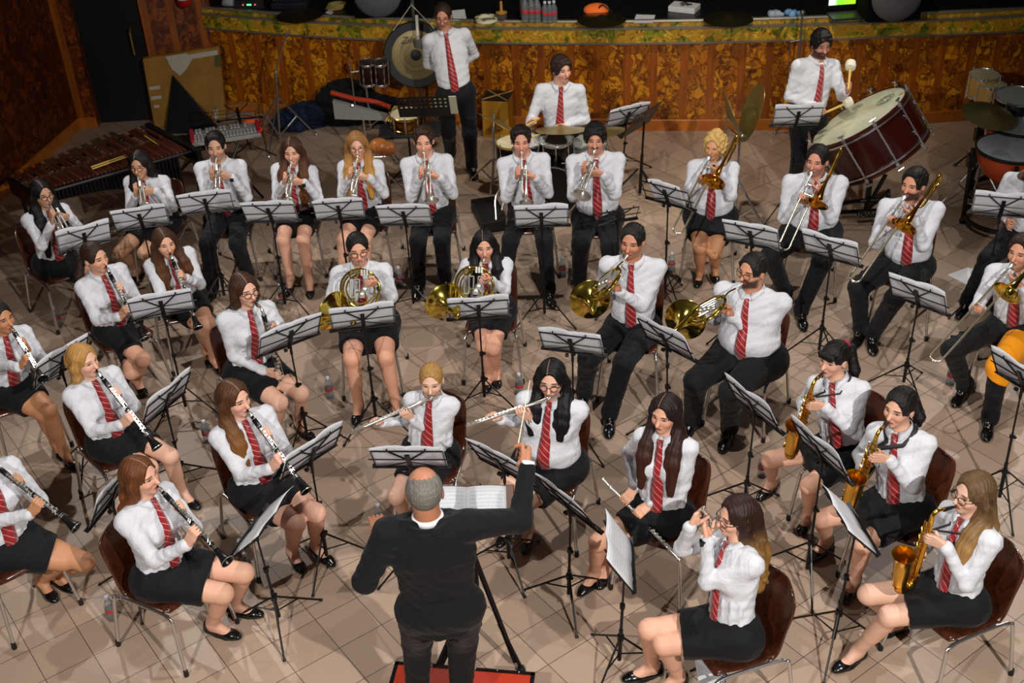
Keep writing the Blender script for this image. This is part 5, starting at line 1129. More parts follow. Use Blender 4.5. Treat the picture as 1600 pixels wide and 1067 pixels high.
# two dark red tom drums on chrome posts
DKR = plain('dark_red_lacquer', '1e0906', .25)
for i, (px, lb) in enumerate(((573, 'dark red tom drum on chrome post beside the gong, nearer the boom stand'), (593, 'dark red tom drum hanging close against the gong'))):
    c = at(px, 98, .98); drum(c, (0.05, -.15, 1), .085, .24, lb, DKR, plain('dark_head', '2a1c18', .5), 6, 'tom_drum')
p0 = at(580, 205, 0); t = thing('percussion_frame', 'chrome percussion frame carrying two dark red drums', 'stand', tuple(p0)); m = MB(); tripod(m, (0, 0, 0), (0, .0, .74), .25, .011, .3); m.tube([(-.15, 0, .72), (.2, .04, .72)], .010, 8); m.tube([(-.15, 0, .3), (-.15, .0, .85)], .008, 8); m.obj('frame', CHROME, t)
# grey chime bar case with red cloth
c = at(566, 172, .80); t = thing('chime_bar_rack', 'grey tapering metal chime rack with a red cloth roll on top', 'chimes', (c[0], c[1], 0), rad(-12)); mm = MB(); mm.add([(-.30, -.02, .70), (.26, -.02, .70), (.26, -.02, .76), (-.30, -.02, .90), (-.30, .03, .70), (.26, .03, .70), (.26, .03, .76), (-.30, .03, .90)], [(0, 1, 2, 3), (7, 6, 5, 4), (0, 3, 7, 4), (1, 5, 6, 2), (3, 2, 6, 7), (0, 4, 5, 1)]); mm.obj('panel', plain('grey_panel', '8a8884', .5), t, smooth=False)
MB().tube(bez([(-.34, .08, .95), (-.1, .10, .88), (.1, .09, .86), (.27, .10, .80)], 5), [.025]*15+[.03], 10).obj('red_cloth_roll', cloth_mat('red_roll_cloth', 'b0361c', .7, .3), t); m = MB(); tripod(m, (0, 0, 0), (0, 0, .72), .25, .012, .3); m.obj('stand', CHROME, t); MB().ball((-.09, -.03, .86), .022, 8).obj('wing_nut', CHROME, t)
for k in range(4):
    p = at(603+4*k, 189, .80); q = at(617+4*k, 166, .82); m = MB(); m.tube([p-p, q-p], .009, 8); o = m.obj('drumstick', WOODL, None); o.location = tuple(p); tag(o, 'pale wooden drumstick in the bundle left of the white snare drum', 'drumstick', 'bundle of drumsticks by the snare drum')
c = at(635, 178, .84); drum(c, (0, -.05, 1), .165, .13, 'snare drum with cream head and brass hoop beside the perforated stand', plain('brass_shell', '8a6a2c', .2, 1.), plain('cream_head', 'e2d6b0', .55), 8, 'snare_drum', hoopm=plain('brass_hoop', 'b08a3c', .2, 1.))
t = thing('snare_stand', 'black tray stand under the cream-headed snare drum', 'stand', (c[0], c[1], 0)); m = MB(); tripod(m, (0, 0, 0), (0, 0, .66), .30, .012, .35, .5); m.obj('tripod', BLACKM, t); MB().box((.02, -.02, .67), (.62, .34, .035)).obj('tray', plain('black_tray_cloth', '101014', .7), t, bevel=.01, smooth=False)
m = MB(); m.tube([(.06, -.18, .70), (.25, -.17, .70)], .006, 6); m.tube([(.08, -.15, .70), (.24, -.19, .70)], .006, 6); m.obj('triangle_beater', CHROME, t)
# gong
GR = .355; gc = at(650, 86, .99); p0 = A_(gc[0], gc[1], 0); t = thing('gong', 'large black rimmed gong with bronze face hung before the stage', 'gong', tuple(gc)); n_ = nrm(A_(.02, -1, .22))
MB().lathe([(GR*.73, -.002), (GR*.97, 0), (GR, -.012), (GR, -.055), (GR*.985, -.06), (GR*.985, -.02), (GR*.73, -.01)], (0, 0, 0), n_, 48, close=True).obj('rim', plain('blackened_bronze', '1d1f20', .4, .5), t)
gm = N('brushed_bronze'); xx, yy_, zz = gm.xyz(gm.coord()); rr_ = gm.math('SQRT', gm.math('ADD', gm.math('POWER', xx, 2.), gm.math('POWER', zz, 2.))); rg = gm.noise(gm.n('ShaderNodeCombineXYZ', None, X=gm.math('MULTIPLY', rr_, 60)), 1, 2); gm.p(Base_Color=gm.ramp(rg, [(.3, '5e5236'), (.7, '8f8058')]), Roughness=.42, Metallic=.7)
MB().lathe([(0, .018), (GR*.3, .014), (GR*.74, .002), (GR*.74, -.006), (0, .0)], (0, 0, 0), n_, 48).obj('bronze_face', gm.m, t); MB().lathe([(0, .022), (GR*.17, .018), (GR*.18, .012)], (0, 0, 0), n_, 32).obj('centre_boss', plain('blackened_bronze', '1d1f20', .4, .5), t)
def text(s_, loc, size, mat, parent, R, name='lettering'):
    cu = bpy.data.curves.new(name, 'FONT'); cu.body = s_; cu.size = size; cu.extrude = .001; cu.align_x = 'CENTER'; cu.shear = .35; o = bpy.data.objects.new(name, cu); COL.objects.link(o); cu.materials.append(mat); o.parent = parent; M_ = R.to_4x4(); M_.translation = Vector(loc); o.matrix_local = M_
    bpy.context.view_layer.update(); me = bpy.data.meshes.new_from_object(o.evaluated_get(bpy.context.evaluated_depsgraph_get())); bpy.data.objects.remove(o); o = bpy.data.objects.new(name, me); COL.objects.link(o); o.parent = parent; o.matrix_local = M_; return o
Zg = Vector(n_); Yg = Vector(nrm(A_(0, 0, 1)-n_*n_[2])); Xg = Yg.cross(Zg); Rg = Matrix((Xg, Yg, Zg)).transposed()
text('Zildjian', tuple(n_*.014+A_(*Yg)*GR*.36), .105, RUBBER, t, Rg)
m = MB(); tp_ = A_(0, -.02, .56); m.tube([tp_, A_(-.22, 0, GR*.80)], .004, 5); m.tube([tp_, A_(.22, 0, GR*.80)], .004, 5); m.obj('hanging_cord', plain('pale_cord', 'c8bfae', .7), t)
ml = at_y(652, 8, gc[1]-.10); t = thing('gong_stand', 'grey tubular gong stand rising behind the standing percussionist', 'stand', (gc[0], gc[1]+.15, 0)); m = MB(); m.tube([(0, 0, .03), (0, 0, 1.62)], .018, 8); m.tube([(0, 0, 1.58), (0, -.18, 1.56)], .012, 8)
for q in (-1, 1): m.tube([(0, 0, .3), (q*.35, -.12, .02)], .014, 8); m.tube([(0, 0, .3), (q*.3, .2, .02)], .014, 8)
m.obj('frame', plain('grey_steel_tube', '6a6a68', .35, .6), t)
g0 = at_y(651, 24, gc[1]-.14); g1 = at_y(653, 68, gc[1]-.14); t = thing('gong_mallet', 'white handled gong mallet with grey head hanging in front of the gong', 'mallet', tuple(g0)); MB().tube([(0, 0, 0), tuple(g1-g0)], .017, 10).obj('handle', plain('white_handle', 'd8d4cc', .5), t); MB().lathe([(0, -.045), (.042, -.04), (.046, 0), (.042, .045), (0, .05)], g1-g0, (0, 0, 1), 16).obj('head', plain('grey_felt', '6c6a66', .9), t)
# coconut maracas, small clamp
for (px, py, lb) in ((592, 227, 'orange brown gourd shaker behind the blonde trumpeter, nearer her hair'), (604, 232, 'orange brown gourd shaker behind the blonde trumpeter, farther from her hair')):
    c = at(px, py, .62); o = MB().ball((0, 0, 0), .085, 20, (1.15, 1, .85)).obj('gourd_shaker', plain('gourd_skin', 'c07234', .35, 0, .5, .15), None); o.location = tuple(c); tag(o, lb, 'shaker', 'gourd shakers')
c = at(598, 240, .5); t = thing('gourd_stand', 'chrome stand holding two gourd shakers behind the blonde trumpeter', 'stand', (c[0], c[1]+.04, 0)); m = MB(); tripod(m, (0, 0, 0), (0, 0, .55), .22, .010, .28); m.tube([(-.32, 0, .45), (.05, 0, .45)], .008, 8); m.tube([(-.32, 0, .36), (-.32, 0, .56)], .010, 8); m.obj('tripod', CHROME, t)
# cajon
c = at(783, 213, 0)+A_(-.02, .10, 0); t = thing('cajon', 'mustard wooden box drum with black straps on top by the stage', 'box drum', tuple(c), rad(-14)); mw = N('mustard_box_wood'); mw.p(Base_Color=mw.ramp(mw.noise(mw.mapping(mw.coord(), (3, 3, .5)), 4, 3), [(.3, '96660e'), (.7, 'b8862a')]), Roughness=.4)
MB().box((0, 0, .22), (.30, .30, .44)).obj('box', mw.m, t, bevel=.008, smooth=False); MB().box((0, 0, .444), (.30, .30, .008)).obj('seat_pad', RUBBER, t, smooth=False)
m = MB(); m.tube([(-.14, -.14, .452), (.14, .14, .452)], .008, 6); m.tube([(-.14, .14, .452), (.14, -.14, .452)], .008, 6); m.obj('straps', plain('tan_strap', 'b08a4c', .6), t); m = MB(); m.tube([(-.08, -.153, .10), (.08, -.153, .10), (0, -.153, .24)], .004, 5, closed=True); m.tube([(0, -.153, .08), (0, -.153, .2)], .004, 5); m.obj('front_emblem', plain('brown_ink', '6a2c14', .6), t)
# drum kit
BLK = plain('black_drum_shell', '0c0c0f', .15); kc = at(866, 265, 0)
drum(at(868, 217, .72), (0, -.12, 1), .165, .19, 'black tom drum with chrome hoops in front of the seated drummer', BLK, plain('white_head', 'c8c6be', .5), 8, 'tom_drum')
drum(at(826, 219, .72), (0.1, -.12, 1), .135, .17, 'smaller black tom drum behind the trumpeter with dark hair', BLK, plain('white_head', 'c8c6be', .5), 8, 'tom_drum')
drum(at(802, 222, .60), (0, 0, 1), .17, .34, 'black floor tom with wooden hoop left of the smaller tom', BLK, plain('cream_head', 'e2d6b0', .55), 8, 'floor_tom', hoopm=plain('wood_hoop', '9a7a3c', .4))
drum(at(918, 222, .62), (0.05, 0, 1), .19, .14, 'snare drum with grey head right of the drummer', plain('steel_shell', '9a9a96', .3, .8), plain('grey_head', 'a8aaa0', .55), 8, 'snare_drum')
bp_ = at(862, 300, .28); t = drum(bp_, nrm(A_(-.10, -1, 0)), .26, .34, 'black bass drum of the kit standing on the floor behind the trumpeters', BLK, plain('black_head', '0e0e10', .35), 8, 'kit_bass_drum')
t = thing('drum_hardware', 'chrome holders joining the kit drums above the bass drum', 'stand', (bp_[0], bp_[1]+.2, 0)); m = MB(); m.tube([(0, 0, .52), (0, .05, .64)], .013, 8); m.tube([(0, .05, .60), (.1, .1, .60)], .011, 8); m.tube([(0, .05, .60), (-.2, .1, .58)], .011, 8); m.obj('tube', CHROME, t)
for (px, py, z, n, r, lb) in ((783, 197, .95, (.5, .32, .76), .26, 'bronze crash cymbal tilted at the left of the drum kit'), (876, 203, .80, (.02, .22, .95), .25, 'broad bronze cymbal level in front of the drummer'), (944, 207, .84, (-.12, .18, 1), .20, 'bronze cymbal behind the moustached trumpeter')):
    cymbal(at(px, py, z), nrm(A_(*n)), r, lb)
for (px, py, z, bx2, by2, lb) in ((771, 180, 1.03, 771, 292, 'chrome cymbal stand left of the drum kit'), (940, 207, .84, 938, 268, 'chrome cymbal stand right of the drum kit')):
    p0 = at(bx2, by2, 0); tp = at_y(px, py, p0[1])-p0; t = thing('cymbal_stand', lb, 'stand', tuple(p0)); m = MB(); tripod(m, (0, 0, 0), tp, .30, .012, .32, .4); m.ball(tp, .02, 8); m.lathe([(.017, 0), (.017, .05)], tp*.55, (0, 0, 1), 8); m.lathe([(.017, 0), (.017, .05)], tp*.75, (0, 0, 1), 8); m.obj('tripod', CHROME, t)
c = at(766, 345, 0); t = thing('pedal_case', 'black case lying flat on the floor by the drum kit', 'case', tuple(c), rad(12)); MB().box((0, .02, .06), (.26, .55, .12)).obj('case', plain('black_cabinet', '0a0a0b', .6), t, bevel=.01, smooth=False)
t = thing('bass_drum_pedal', 'chrome bass drum pedal on the black case', 'pedal', tuple(c+A_(.12, -.02, .12))); m = MB(); m.tube([(0, 0, 0), (.06, .12, .24)], .012, 8); m.tube([(.05, -.1, 0), (.06, .12, .24)], .010, 8); m.tube(bez([(-.06, -.2, .0), (-.05, 0, .15), (.06, .12, .24)], 5), .008, 8); m.obj('lever', CHROME, t)
p0 = at(872, 228, 0)+A_(0, .12, 0); t = thing('drum_throne', 'round black stool under the seated drummer', 'stool', tuple(p0)); MB().lathe([(0, .40), (.16, .40), (.175, .42), (.175, .47), (.16, .485), (0, .485)], (0, 0, 0), (0, 0, 1), 28).obj('seat', RUBBER, t); m = MB(); tripod(m, (0, 0, 0), (0, 0, .40), .24, .012, .25); m.obj('tripod', CHROME, t)
# clash cymbals in a V on a stand
n1 = nrm(A_(.904, .0, .356)); n2 = nrm(A_(-.97, .01, .34)); DKC = plain('greenish_bronze', '8c8450', .34, .75)
c1 = at(1144, 178, 1.16); c2_ = at(1174, 176, 1.16); cymbal(c1, -n1, .26, 'dark clash cymbal leaning left in the upright V-shaped pair', DKC); cymbal(c2_, -n2, .275, 'dark clash cymbal facing right in the upright V-shaped pair', DKC)
p0 = at(1150, 305, 0); p0 = A_((c1[0]+c2_[0])/2, (c1[1]+c2_[1])/2, 0); t = thing('clash_cymbal_stand', 'chrome stand cradling two upright clash cymbals behind the blonde trombonist', 'stand', tuple(p0)); m = MB(); tripod(m, (0, 0, 0), (0, 0, .98), .36, .014, .50, 5.6); m.tube([(-.12, 0, 1.02), (0, 0, .93), (.12, 0, 1.02)], .012, 8); m.tube([(-.14, 0, .98), (-.14, 0, 1.12)], .008, 8); m.obj('tripod', CHROME, t)
# concert bass drum tilted on its stand
bn = nrm(A_(-.52, .21, .82)); bc0 = at(1341, 183, 1.02); MAH = plain('mahogany_lacquer', '300c09', .18, 0, .6, .12)
vh = N('vellum_head'); _n = vh.noise(vh.coord(), 3, 5, .6); vh.p(Base_Color=vh.ramp(_n, [(.3, 'c0bf9c'), (.75, 'dcdcc0')]), Roughness=.55)
BD = drum(bc0, bn, .47, .43, 'huge tilted concert bass drum with mahogany shell and cream head', MAH, vh.m, 10, 'concert_bass_drum', hoopm=plain('mahogany_hoop', '3c120c', .25), tr=.02)
for z in (-.035, -.395): MB().lathe([(.478, z-.008), (.490, z-.008), (.490, z+.008), (.478, z+.008)], (0, 0, 0), bn, 48, close=True).obj('chrome_band', CHROME, BD)
m = MB(); _x = nrm(np.cross(bn, A_(0, 0, 1))); _y = np.cross(bn, _x)
dre = ray(1384, 156); EMB = EYE+dre*(((bc0-EYE)@bn)/(dre@bn))-bc0
for r_ in (.060, .085): m.tube([EMB+bn*(.003)+(_x*math.cos(a)+_y*math.sin(a))*r_ for a in np.linspace(0, 2*math.pi, 25)[:-1]], .0028, 5, closed=True)
for k in range(5): a = k*1.256; m.tube([EMB+bn*.003+(_x*math.cos(a)+_y*math.sin(a))*.02, EMB+bn*.003+(_x*math.cos(a)+_y*math.sin(a))*.055], .003, 5)
m.obj('printed_emblem', plain('green_grey_ink', '5c6c58', .6), BD)
bb = bc0-bn*.25; t = thing('bass_drum_stand', 'black tilting stand with wheels under the concert bass drum', 'stand', (bb[0]+.02, bb[1]-.05, 0)); m = MB(); m.tube([(0, 0, .12), (0, 0, .52)], .028, 8); m.tube([(0, 0, .12), (.16, .05, .45)], .02, 8)
m.tube(bez([(-.36, -.05, .04), (-.3, -.05, .20), (0, -.05, .24), (.3, -.05, .20), (.36, -.05, .04)], 6), .02, 8); m.tube([(-.3, 0, .10), (.3, 0, .10)], .02, 8); m.tube([(.0, 0, .1), (.35, .45, .08)], .018, 8); m.obj('frame', BLACKM, t)
MB().box((0, -.09, .12), (.22, .03, .07)).obj('name_plate', BLACKM, t, smooth=False); text('SONOR', (0, -.108, .095), .07, plain('grey_letters', '8a8a8a', .4), t, Matrix.Rotation(rad(90), 3, 'X'))
for x, y in ((-.36, -.05), (.36, -.05), (.35, .45)): MB().lathe([(0, -.015), (.035, -.015), (.035, .015), (0, .015)], (x, y, .037), (1, 0, 0), 14).obj('wheel', RUBBER, t)
# brown crate and grey post behind the bass drummer
c = at(1222, 205, 0)+A_(0, .2, 0); t = thing('brown_cabinet', 'dark brown upright box standing behind the bass drummer', 'box', (c[0], c[1], 0)); MB().box((0, 0, .32), (.26, .24, .64)).obj('box', plain('dark_walnut', '2c1208', .4), t, smooth=False, bevel=.008); MB().box((0, -.125, .32), (.18, .01, .5)).obj('front_panel', plain('walnut_panel', '3a1a0c', .4), t, smooth=False)
p0 = at(1238, 214, 0); t = thing('microphone_stand', 'tall grey microphone stand behind the bass drummer', 'stand', tuple(p0)); tp = at_y(1251, 20, p0[1])-p0; tp = tp*A_(.3, 1, 1); m = MB(); tripod(m, (0, 0, 0), tp, .20, .012, .3, .5); m.tube([tp*A_(1, 1, .78)+A_(-.10, 0, 0), tp*A_(1, 1, .78)+A_(.02, 0, .02)], .008, 8); m.tube([tp*A_(1, 1, .78)+A_(-.10, 0, 0), tp*A_(1, 1, .4)+A_(-.10, 0, 0)], .006, 8); m.ball(tp, .03, 10); m.obj('tripod', plain('grey_steel_tube', '6a6a68', .35, .6), t)
# bongos, cymbal and timpani at the right
HEADW = plain('bongo_head', 'c6c094', .5); BON = plain('blond_bongo_wood', 'b88c48', .35, 0, .5, .1)
drum(at(1538, 117, 1.02), (0, -.05, 1), .145, .20, 'blond wood bongo on a stand, rear of the pair', BON, HEADW, 5, 'bongo_drum'); drum(at(1549, 131, .97), (0, -.05, 1), .13, .20, 'blond wood bongo on a stand, front of the pair', BON, HEADW, 5, 'bongo_drum')
c = at(1545, 170, .72); t = thing('bongo_stand', 'dark stand under the pair of bongos', 'stand', (c[0], c[1], 0)); m = MB(); tripod(m, (0, 0, 0), (0, 0, .80), .28, .013, .35); m.obj('tripod', BLACKM, t); MB().box((0, 0, .77), (.30, .22, .03)).obj('cradle', plain('dark_walnut', '2c1208', .4), t, smooth=False)
cy = at(1545, 181, .92); cymbal(cy, nrm(A_(.12, -.18, 1)), .25, 'broad bronze cymbal beside the bongos at the right edge', DKC); t = thing('cymbal_stand', 'chrome cymbal stand with splayed legs left of the timpani', 'stand', (cy[0], cy[1], 0)); m = MB(); tripod(m, (0, 0, 0), (0, 0, .94), .38, .013, .48, 3.3); m.obj('tripod', CHROME, t)
ORB = plain('orange_copper_bowl', 'b8481c', .28, .2); TH = plain('grey_timpani_head', '8e9596', .45)
def timp(px, py, z, r, lb):
    c = at(px, py, z); t = thing('timpani', lb, 'timpani', (c[0], c[1], 0)); MB().lathe([(0, z-r*1.05), (r*.4, z-r*1.0), (r*.75, z-r*.7), (r*.95, z-r*.3), (r*.97, z-.02)], (0, 0, 0), (0, 0, 1), 40).obj('bowl', ORB, t); MB().lathe([(0, z+.004), (r*.97, z+.004), (r, z-.01)], (0, 0, 0), (0, 0, 1), 44).obj('head', TH, t); MB().lathe([(r*.97, z-.02), (r*1.03, z-.02), (r*1.03, z+.008), (r*.99, z+.012)], (0, 0, 0), (0, 0, 1), 44, close=True).obj('hoop', BLACKM, t)
    for k in range(4):
        a = math.pi/4+k*math.pi/2+.5; e = A_(math.cos(a), math.sin(a), 0); m = MB(); m.tube([e*r*1.06+A_(0, 0, z-.03), e*r*1.0+A_(0, 0, .05)], .02, 8); m.box(e*r*1.05+A_(0, 0, z-.15), (.07, .07, .12)); m.ball(e*r*1.0+A_(0, 0, .035), .034, 10); m.obj('strut', BLACKM, t)
    MB().lathe([(r*.95, .08), (r*1.02, .08), (r*1.02, .12), (r*.95, .12)], (0, 0, 0), (0, 0, 1), 30, close=True).obj('base_ring', BLACKM, t); return t
timp(1585, 231, .80, .33, 'timpani with orange bowl and grey head at the right edge, nearest'); timp(1596, 191, .82, .34, 'timpani with grey head behind the nearest one at the right edge')
drum(at(1592, 150, .95), (0, -.05, 1), .22, .18, 'black drum with chrome rim beyond the timpani at the right edge', BLK, plain('grey_head', 'a8aaa0', .55), 8, 'tom_drum')
# ------------------------------------------------------------------ how each instrument is held
def hold_clarinet(px, label, L=.66, hint=None, g=(.20, .40)):
    def fn(c):
        e = on_sphere(px[0], px[1], c['mouth'], L, c['F']*1.0-A_(0, 0, .6) if hint is None else hint); Y = nrm(e-c['mouth']); M = basis(c['mouth']-Y*.015, Y, c['F']+A_(0, 0, .9))
        clarinet(M, label, 'clarinets'); Z = dirW(M, (0, 0, 1))
        return {-1: (toW(M, (0, g[0], 0)), Y, Z), 1: (toW(M, (0, g[1], 0)), Y, Z)}
    return fn
def hold_trumpet(px, label, mat=None, nm='trumpet', wide=1., hint=None):
    def fn(c):
        e = on_sphere(px[0], px[1], c['mouth'], .49, c['F']*1.0-A_(0, 0, .35) if hint is None else hint); Y = nrm(e-c['mouth']+c['R']*.02); M = basis(c['mouth']+Y*.004, Y, np.cross(c['R'], Y))
        trumpet(M, label, None, mat, nm, wide); X, Yd, Z = (dirW(M, v) for v in ((1, 0, 0), (0, 1, 0), (0, 0, 1)))
        return {1: (toW(M, (.006, .20, .035)), Yd, Z, dict(spread=.022)), -1: (toW(M, (-.015, .19, -.035)), -Z, Yd*1., {})}
    return fn
def hold_trombone(px, label, slide=.72, bellm=None, hint=None, roll=0., rh=None):
    def fn(c):
        e = on_sphere(px[0], px[1], c['mouth'], slide+.02, c['F']*1.0-A_(0, 0, .8) if hint is None else hint); Y = nrm(e-c['mouth']+c['R']*.04); Rr = c['R']*math.cos(roll)+np.cross(c['R'], Y)*math.sin(roll); M = basis(c['mouth']+Y*.004, Y, np.cross(Rr, Y))
        trombone(M, label, bellm or BRASS, slide); X, Yd, Z = (dirW(M, v) for v in ((1, 0, 0), (0, 1, 0), (0, 0, 1)))
        return {1: (toW(M, (-.02, rh or .20, .0)), -X, Yd, {}), -1: (toW(M, (-.06, .075, 0)), -Z, Yd, {})}
    return fn
def hold_horn(cpx, bpx, axis, label, lc=.30, lb=.42, facing=None):
    def fn(c, facing=facing):
        C = on_sphere(cpx[0], cpx[1], c['mouth'], lc, c['F']-A_(0, 0, .5)); B = on_sphere(bpx[0], bpx[1], C, lb*.62, c['R']-A_(0, 0, .2)+c['F']*.1)
        fc = nrm(c['F']+A_(0, 0, .45)+c['R']*.15) if facing is None else nrm(A_(*facing[:3])); ax = nrm(c['R']*axis[0]+c['F']*axis[1]+A_(0, 0, axis[2])); french_horn(c['mouth']-nrm(C-c['mouth'])*.0, C, B, ax, fc, label)
        lf = nrm(np.cross(A_(0, 0, 1), fc))
        if facing is not None: return {-1: (on_sphere(facing[3], facing[4], C, .11, -c['R']+c['F']*.3), c['F']*.3-c['R'], A_(0, 0, 1.)), 1: (B-ax*.02, A_(0, 0, 1), nrm(c['R'])*.5-ax)}
        return {-1: (C+A_(0, 0, .085)+lf*.07+fc*.03, -A_(0, 0, 1)*.6-lf*.6, fc), 1: (B-ax*.02, A_(0, 0, 1), nrm(c['R'])*.5-ax)}
    return fn
def hold_sax(px, label, body, bellm, k=1., z=.15, L=.57, hint=None, nm='saxophone', neck=None, g=(.15, .36), out=0., strap=True):
    def fn(c):
        s0 = c['mouth']+c['F']*z; e = on_sphere(px[0], px[1], s0, L, -A_(0, 0, 1)+c['F']*.2 if hint is None else hint); Y = nrm(e-s0); M = basis(c['mouth'], Y, c['F']+c['R']*out)
        sax(M, label, body, bellm, nm, k, neck); X, Yd, Z = (dirW(M, v) for v in ((1, 0, 0), (0, 1, 0), (0, 0, 1))); c['saxM'] = M; nm == 'saxophone' and STRAPS.append((c, toW(M, (0, .13, z-.03))))
        return {-1: (toW(M, (0, g[0], z)), Yd, Z), 1: (toW(M, (0, g[1], z)), Yd, Z+X*.5)}
    return fn
def hold_flute(px, label, L=.60, hint=None):
    def fn(c):
        e = on_sphere(px[0], px[1], c['mouth'], L, c['R']*1.0+c['F']*.3-A_(0, 0, .25) if hint is None else hint); Y = nrm(e-c['mouth']); M = basis(c['mouth']+c['hF']*.012-c['hU']*.008, Y, A_(0, 0, 1)+c['F']*.2)
        flute(M, label); Yd, Z = dirW(M, (0, 1, 0)), dirW(M, (0, 0, 1)); return {-1: (toW(M, (0, .20, 0)), Yd, nrm(Z*.5+c['F']*.8), dict(curl=.9)), 1: (toW(M, (0, .42, 0)), Yd, nrm(Z+c['F']*.4), dict(curl=.9))}
    return fn
STRAPS = []
def seated_chair(k, back=.0, label=None, dyaw=0):
    p = PEOPLE[k]; c = p['P']-p['F']*(.01+back); chair(c, p['yaw']+dyaw, label or ('brown shell chair under the '+p['who']))
SUB = []
def stand_for(px, b, z, who, paper=True, foot=None, **k):
    D = at(px[0], px[1], z); f = None if foot is None else at(*foot, 0); n_ = A_(-math.sin(rad(b)), math.cos(rad(b)), 0)
    if f is not None: D = at(px[0], px[1], z)
    music_stand(D, b, 'black folding music stand before the '+who, ('white sheet music on the stand of the '+who) if paper else None, f if f is not None else D-n_*.03, **k)

# ------------------------------------------------------------------ the players
T1 = 'long-haired trumpeter at the far left end'
person('t1', T1, 'young woman with long black hair and glasses playing trumpet at far left', (66, 303), 42, 46, 14, (86, 408), ankles=[(120, 462), (142, 476)], hair=('long', '0c090a', None, dict(len=.40, R='front', L='front')), tone='c99a7c', glasses=True,
       hands=hold_trumpet((108, 365), 'silver trumpet played by the '+T1))
T2 = 'dark curly-haired trumpeter with glasses'
person('t2', T2, 'young woman with curly black hair and glasses playing trumpet, second from left', (219, 257), -4, -8, 16, (250, 345), ankles=[(215, 418), (250, 420)], hair=('wavy', '100c0c', None, dict(len=.30, R='front')), tone='cf9c7c', glasses=True,
       hands=hold_trumpet((226, 326), 'silver trumpet played by the '+T2))
T3 = 'black-haired trumpeter wearing a watch'
person('t3', T3, 'man with thick black hair and wristwatch playing trumpet in the back row', (337, 228), 0, 6, 10, (360, 340), fem=False, legs='trousers', ankles=[(332, 445), (388, 432)], hair=('quiff', '0e0b0b'), tone='cf9c80', beard=1, watch=True,
       hands=hold_trumpet((341, 304), 'silver trumpet played by the '+T3))
T4 = 'trumpeter with long wavy brown hair'
person('t4', T4, 'young woman with long wavy brown hair playing trumpet, knees together', (457, 236), -3, -3, 16, (466, 334), ankles=[(454, 436), (484, 440)], hair=('wavy', '3a2114', '6a3f20', dict(len=.36, L='front', R='front')), tone='dca68c', watch=True,
       hands=hold_trumpet((449, 316), 'silver trumpet with bell pointing down played by the '+T4))
T5 = 'trumpeter with long blonde hair'
person('t5', T5, 'young woman with long straight blonde hair and glasses playing trumpet', (558, 227), -5, 4, 16, (574, 332), ankles=[(536, 436), (572, 434)], hair=('long', '8a6034', 'd0964a', dict(len=.34, L='front', R='front')), tone='e0ac90', glasses=True,
       hands=hold_trumpet((550, 311), 'silver trumpet played by the '+T5))
T6 = 'short-haired trumpeter beside the blonde woman'
person('t6', T6, 'young man with short brown hair playing trumpet beside the blonde trumpeter', (662, 220), 0, 0, 20, (678, 336), fem=False, legs='trousers', ankles=[(655, 440), (695, 434)], hair=('quiff', '2e1c12'), tone='e0a58c',
       hands=hold_trumpet((672, 313), 'silver trumpet played by the '+T6))
T7 = 'trumpeter in front of the drum kit'
person('t7', T7, 'young man with dark swept hair playing trumpet in front of the drum kit', (814, 219), 0, 0, 24, (828, 334), fem=False, legs='trousers', ankles=[(789, 441), (857, 452)], hair=('quiff', '1a100e'), tone='d89a80',
       hands=hold_trumpet((820, 316), 'silver trumpet played by the '+T7))
T8 = 'moustached flugelhorn player'
person('t8', T8, 'man with black wavy hair and moustache playing a silver flugelhorn', (930, 216), -4, -6, 20, (934, 340), s=1.02, wide=1.18, fem=False, legs='trousers', ankles=[(905, 438), (952, 428)], hair=('mop', '0d0a0b'), tone='cf947a', beard=3,
       hands=hold_trumpet((907, 304), 'silver flugelhorn played by the '+T8, nm='flugelhorn', wide=1.25))
B1 = 'blonde curly-haired trombonist'
person('b1', B1, 'woman with curly blonde hair playing trombone, legs crossed at the ankles', (1117, 228), -12, -34, 16, (1110, 338), s=.97, wide=1.22, ankles=[(1094, 424), (1117, 417)], hair=('curly', 'c89c5c', None, dict(part=False)), tone='d2966e',
       hands=hold_trombone((1055, 366), 'brass trombone with copper bell played by the '+B1, .80, GOLDB))
B2 = 'trombonist with short black hair and broad build'
person('b2', B2, 'broad man with short black hair playing trombone in the middle of three', (1277, 250), -12, -34, 14, (1268, 362), s=1.02, wide=1.3, fem=False, legs='trousers', ankles=[(1227, 458), (1252, 484)], hair=('short', '14100f'), tone='d09078', beard=1, knees=[(1284, 409, .53), (1204, 400, .53)],
       hands=hold_trombone((1221, 392), 'brass trombone with red bell played by the '+B2, .70, GOLDB))
B3 = 'bearded trombonist with crossed ankles'
person('b3', B3, 'bearded man with dark hair playing a raised trombone beside the bass drum', (1428, 287), -20, -48, 16, (1416, 414), s=1.02, wide=1.14, fem=False, legs='trousers', ankles=[(1345, 512), (1364, 522)], knees=[(1398, 466, .52), (1341, 449, .50)], hair=('quiff', '120e0e'), tone='cc9074', beard=2,
       hands=hold_trombone((1330, 441), 'brass trombone with lacquered bell played by the '+B3, .82, GOLDB))
EU = 'euphonium player cut off by the right edge'
person('eu', EU, 'man in white shirt partly cut off by the right edge holding a silver euphonium', (1622, 248), -30, -30, 10, (1604, 372), s=1.0, wide=1.1, fem=False, legs='trousers', ankles=[(1512, 470), (1560, 480)], hair=('short', '3a3430'), tone='c98c70', tie=False,
       hands=lambda c: {-1: (c['P']+c['F']*.22+A_(0, 0, .30)-c['R']*.05, A_(0, 0, -1), c['F']), 1: (c['P']+c['F']*.26+A_(0, 0, .22)+c['R']*.10, A_(0, 0, -1), c['F'])})
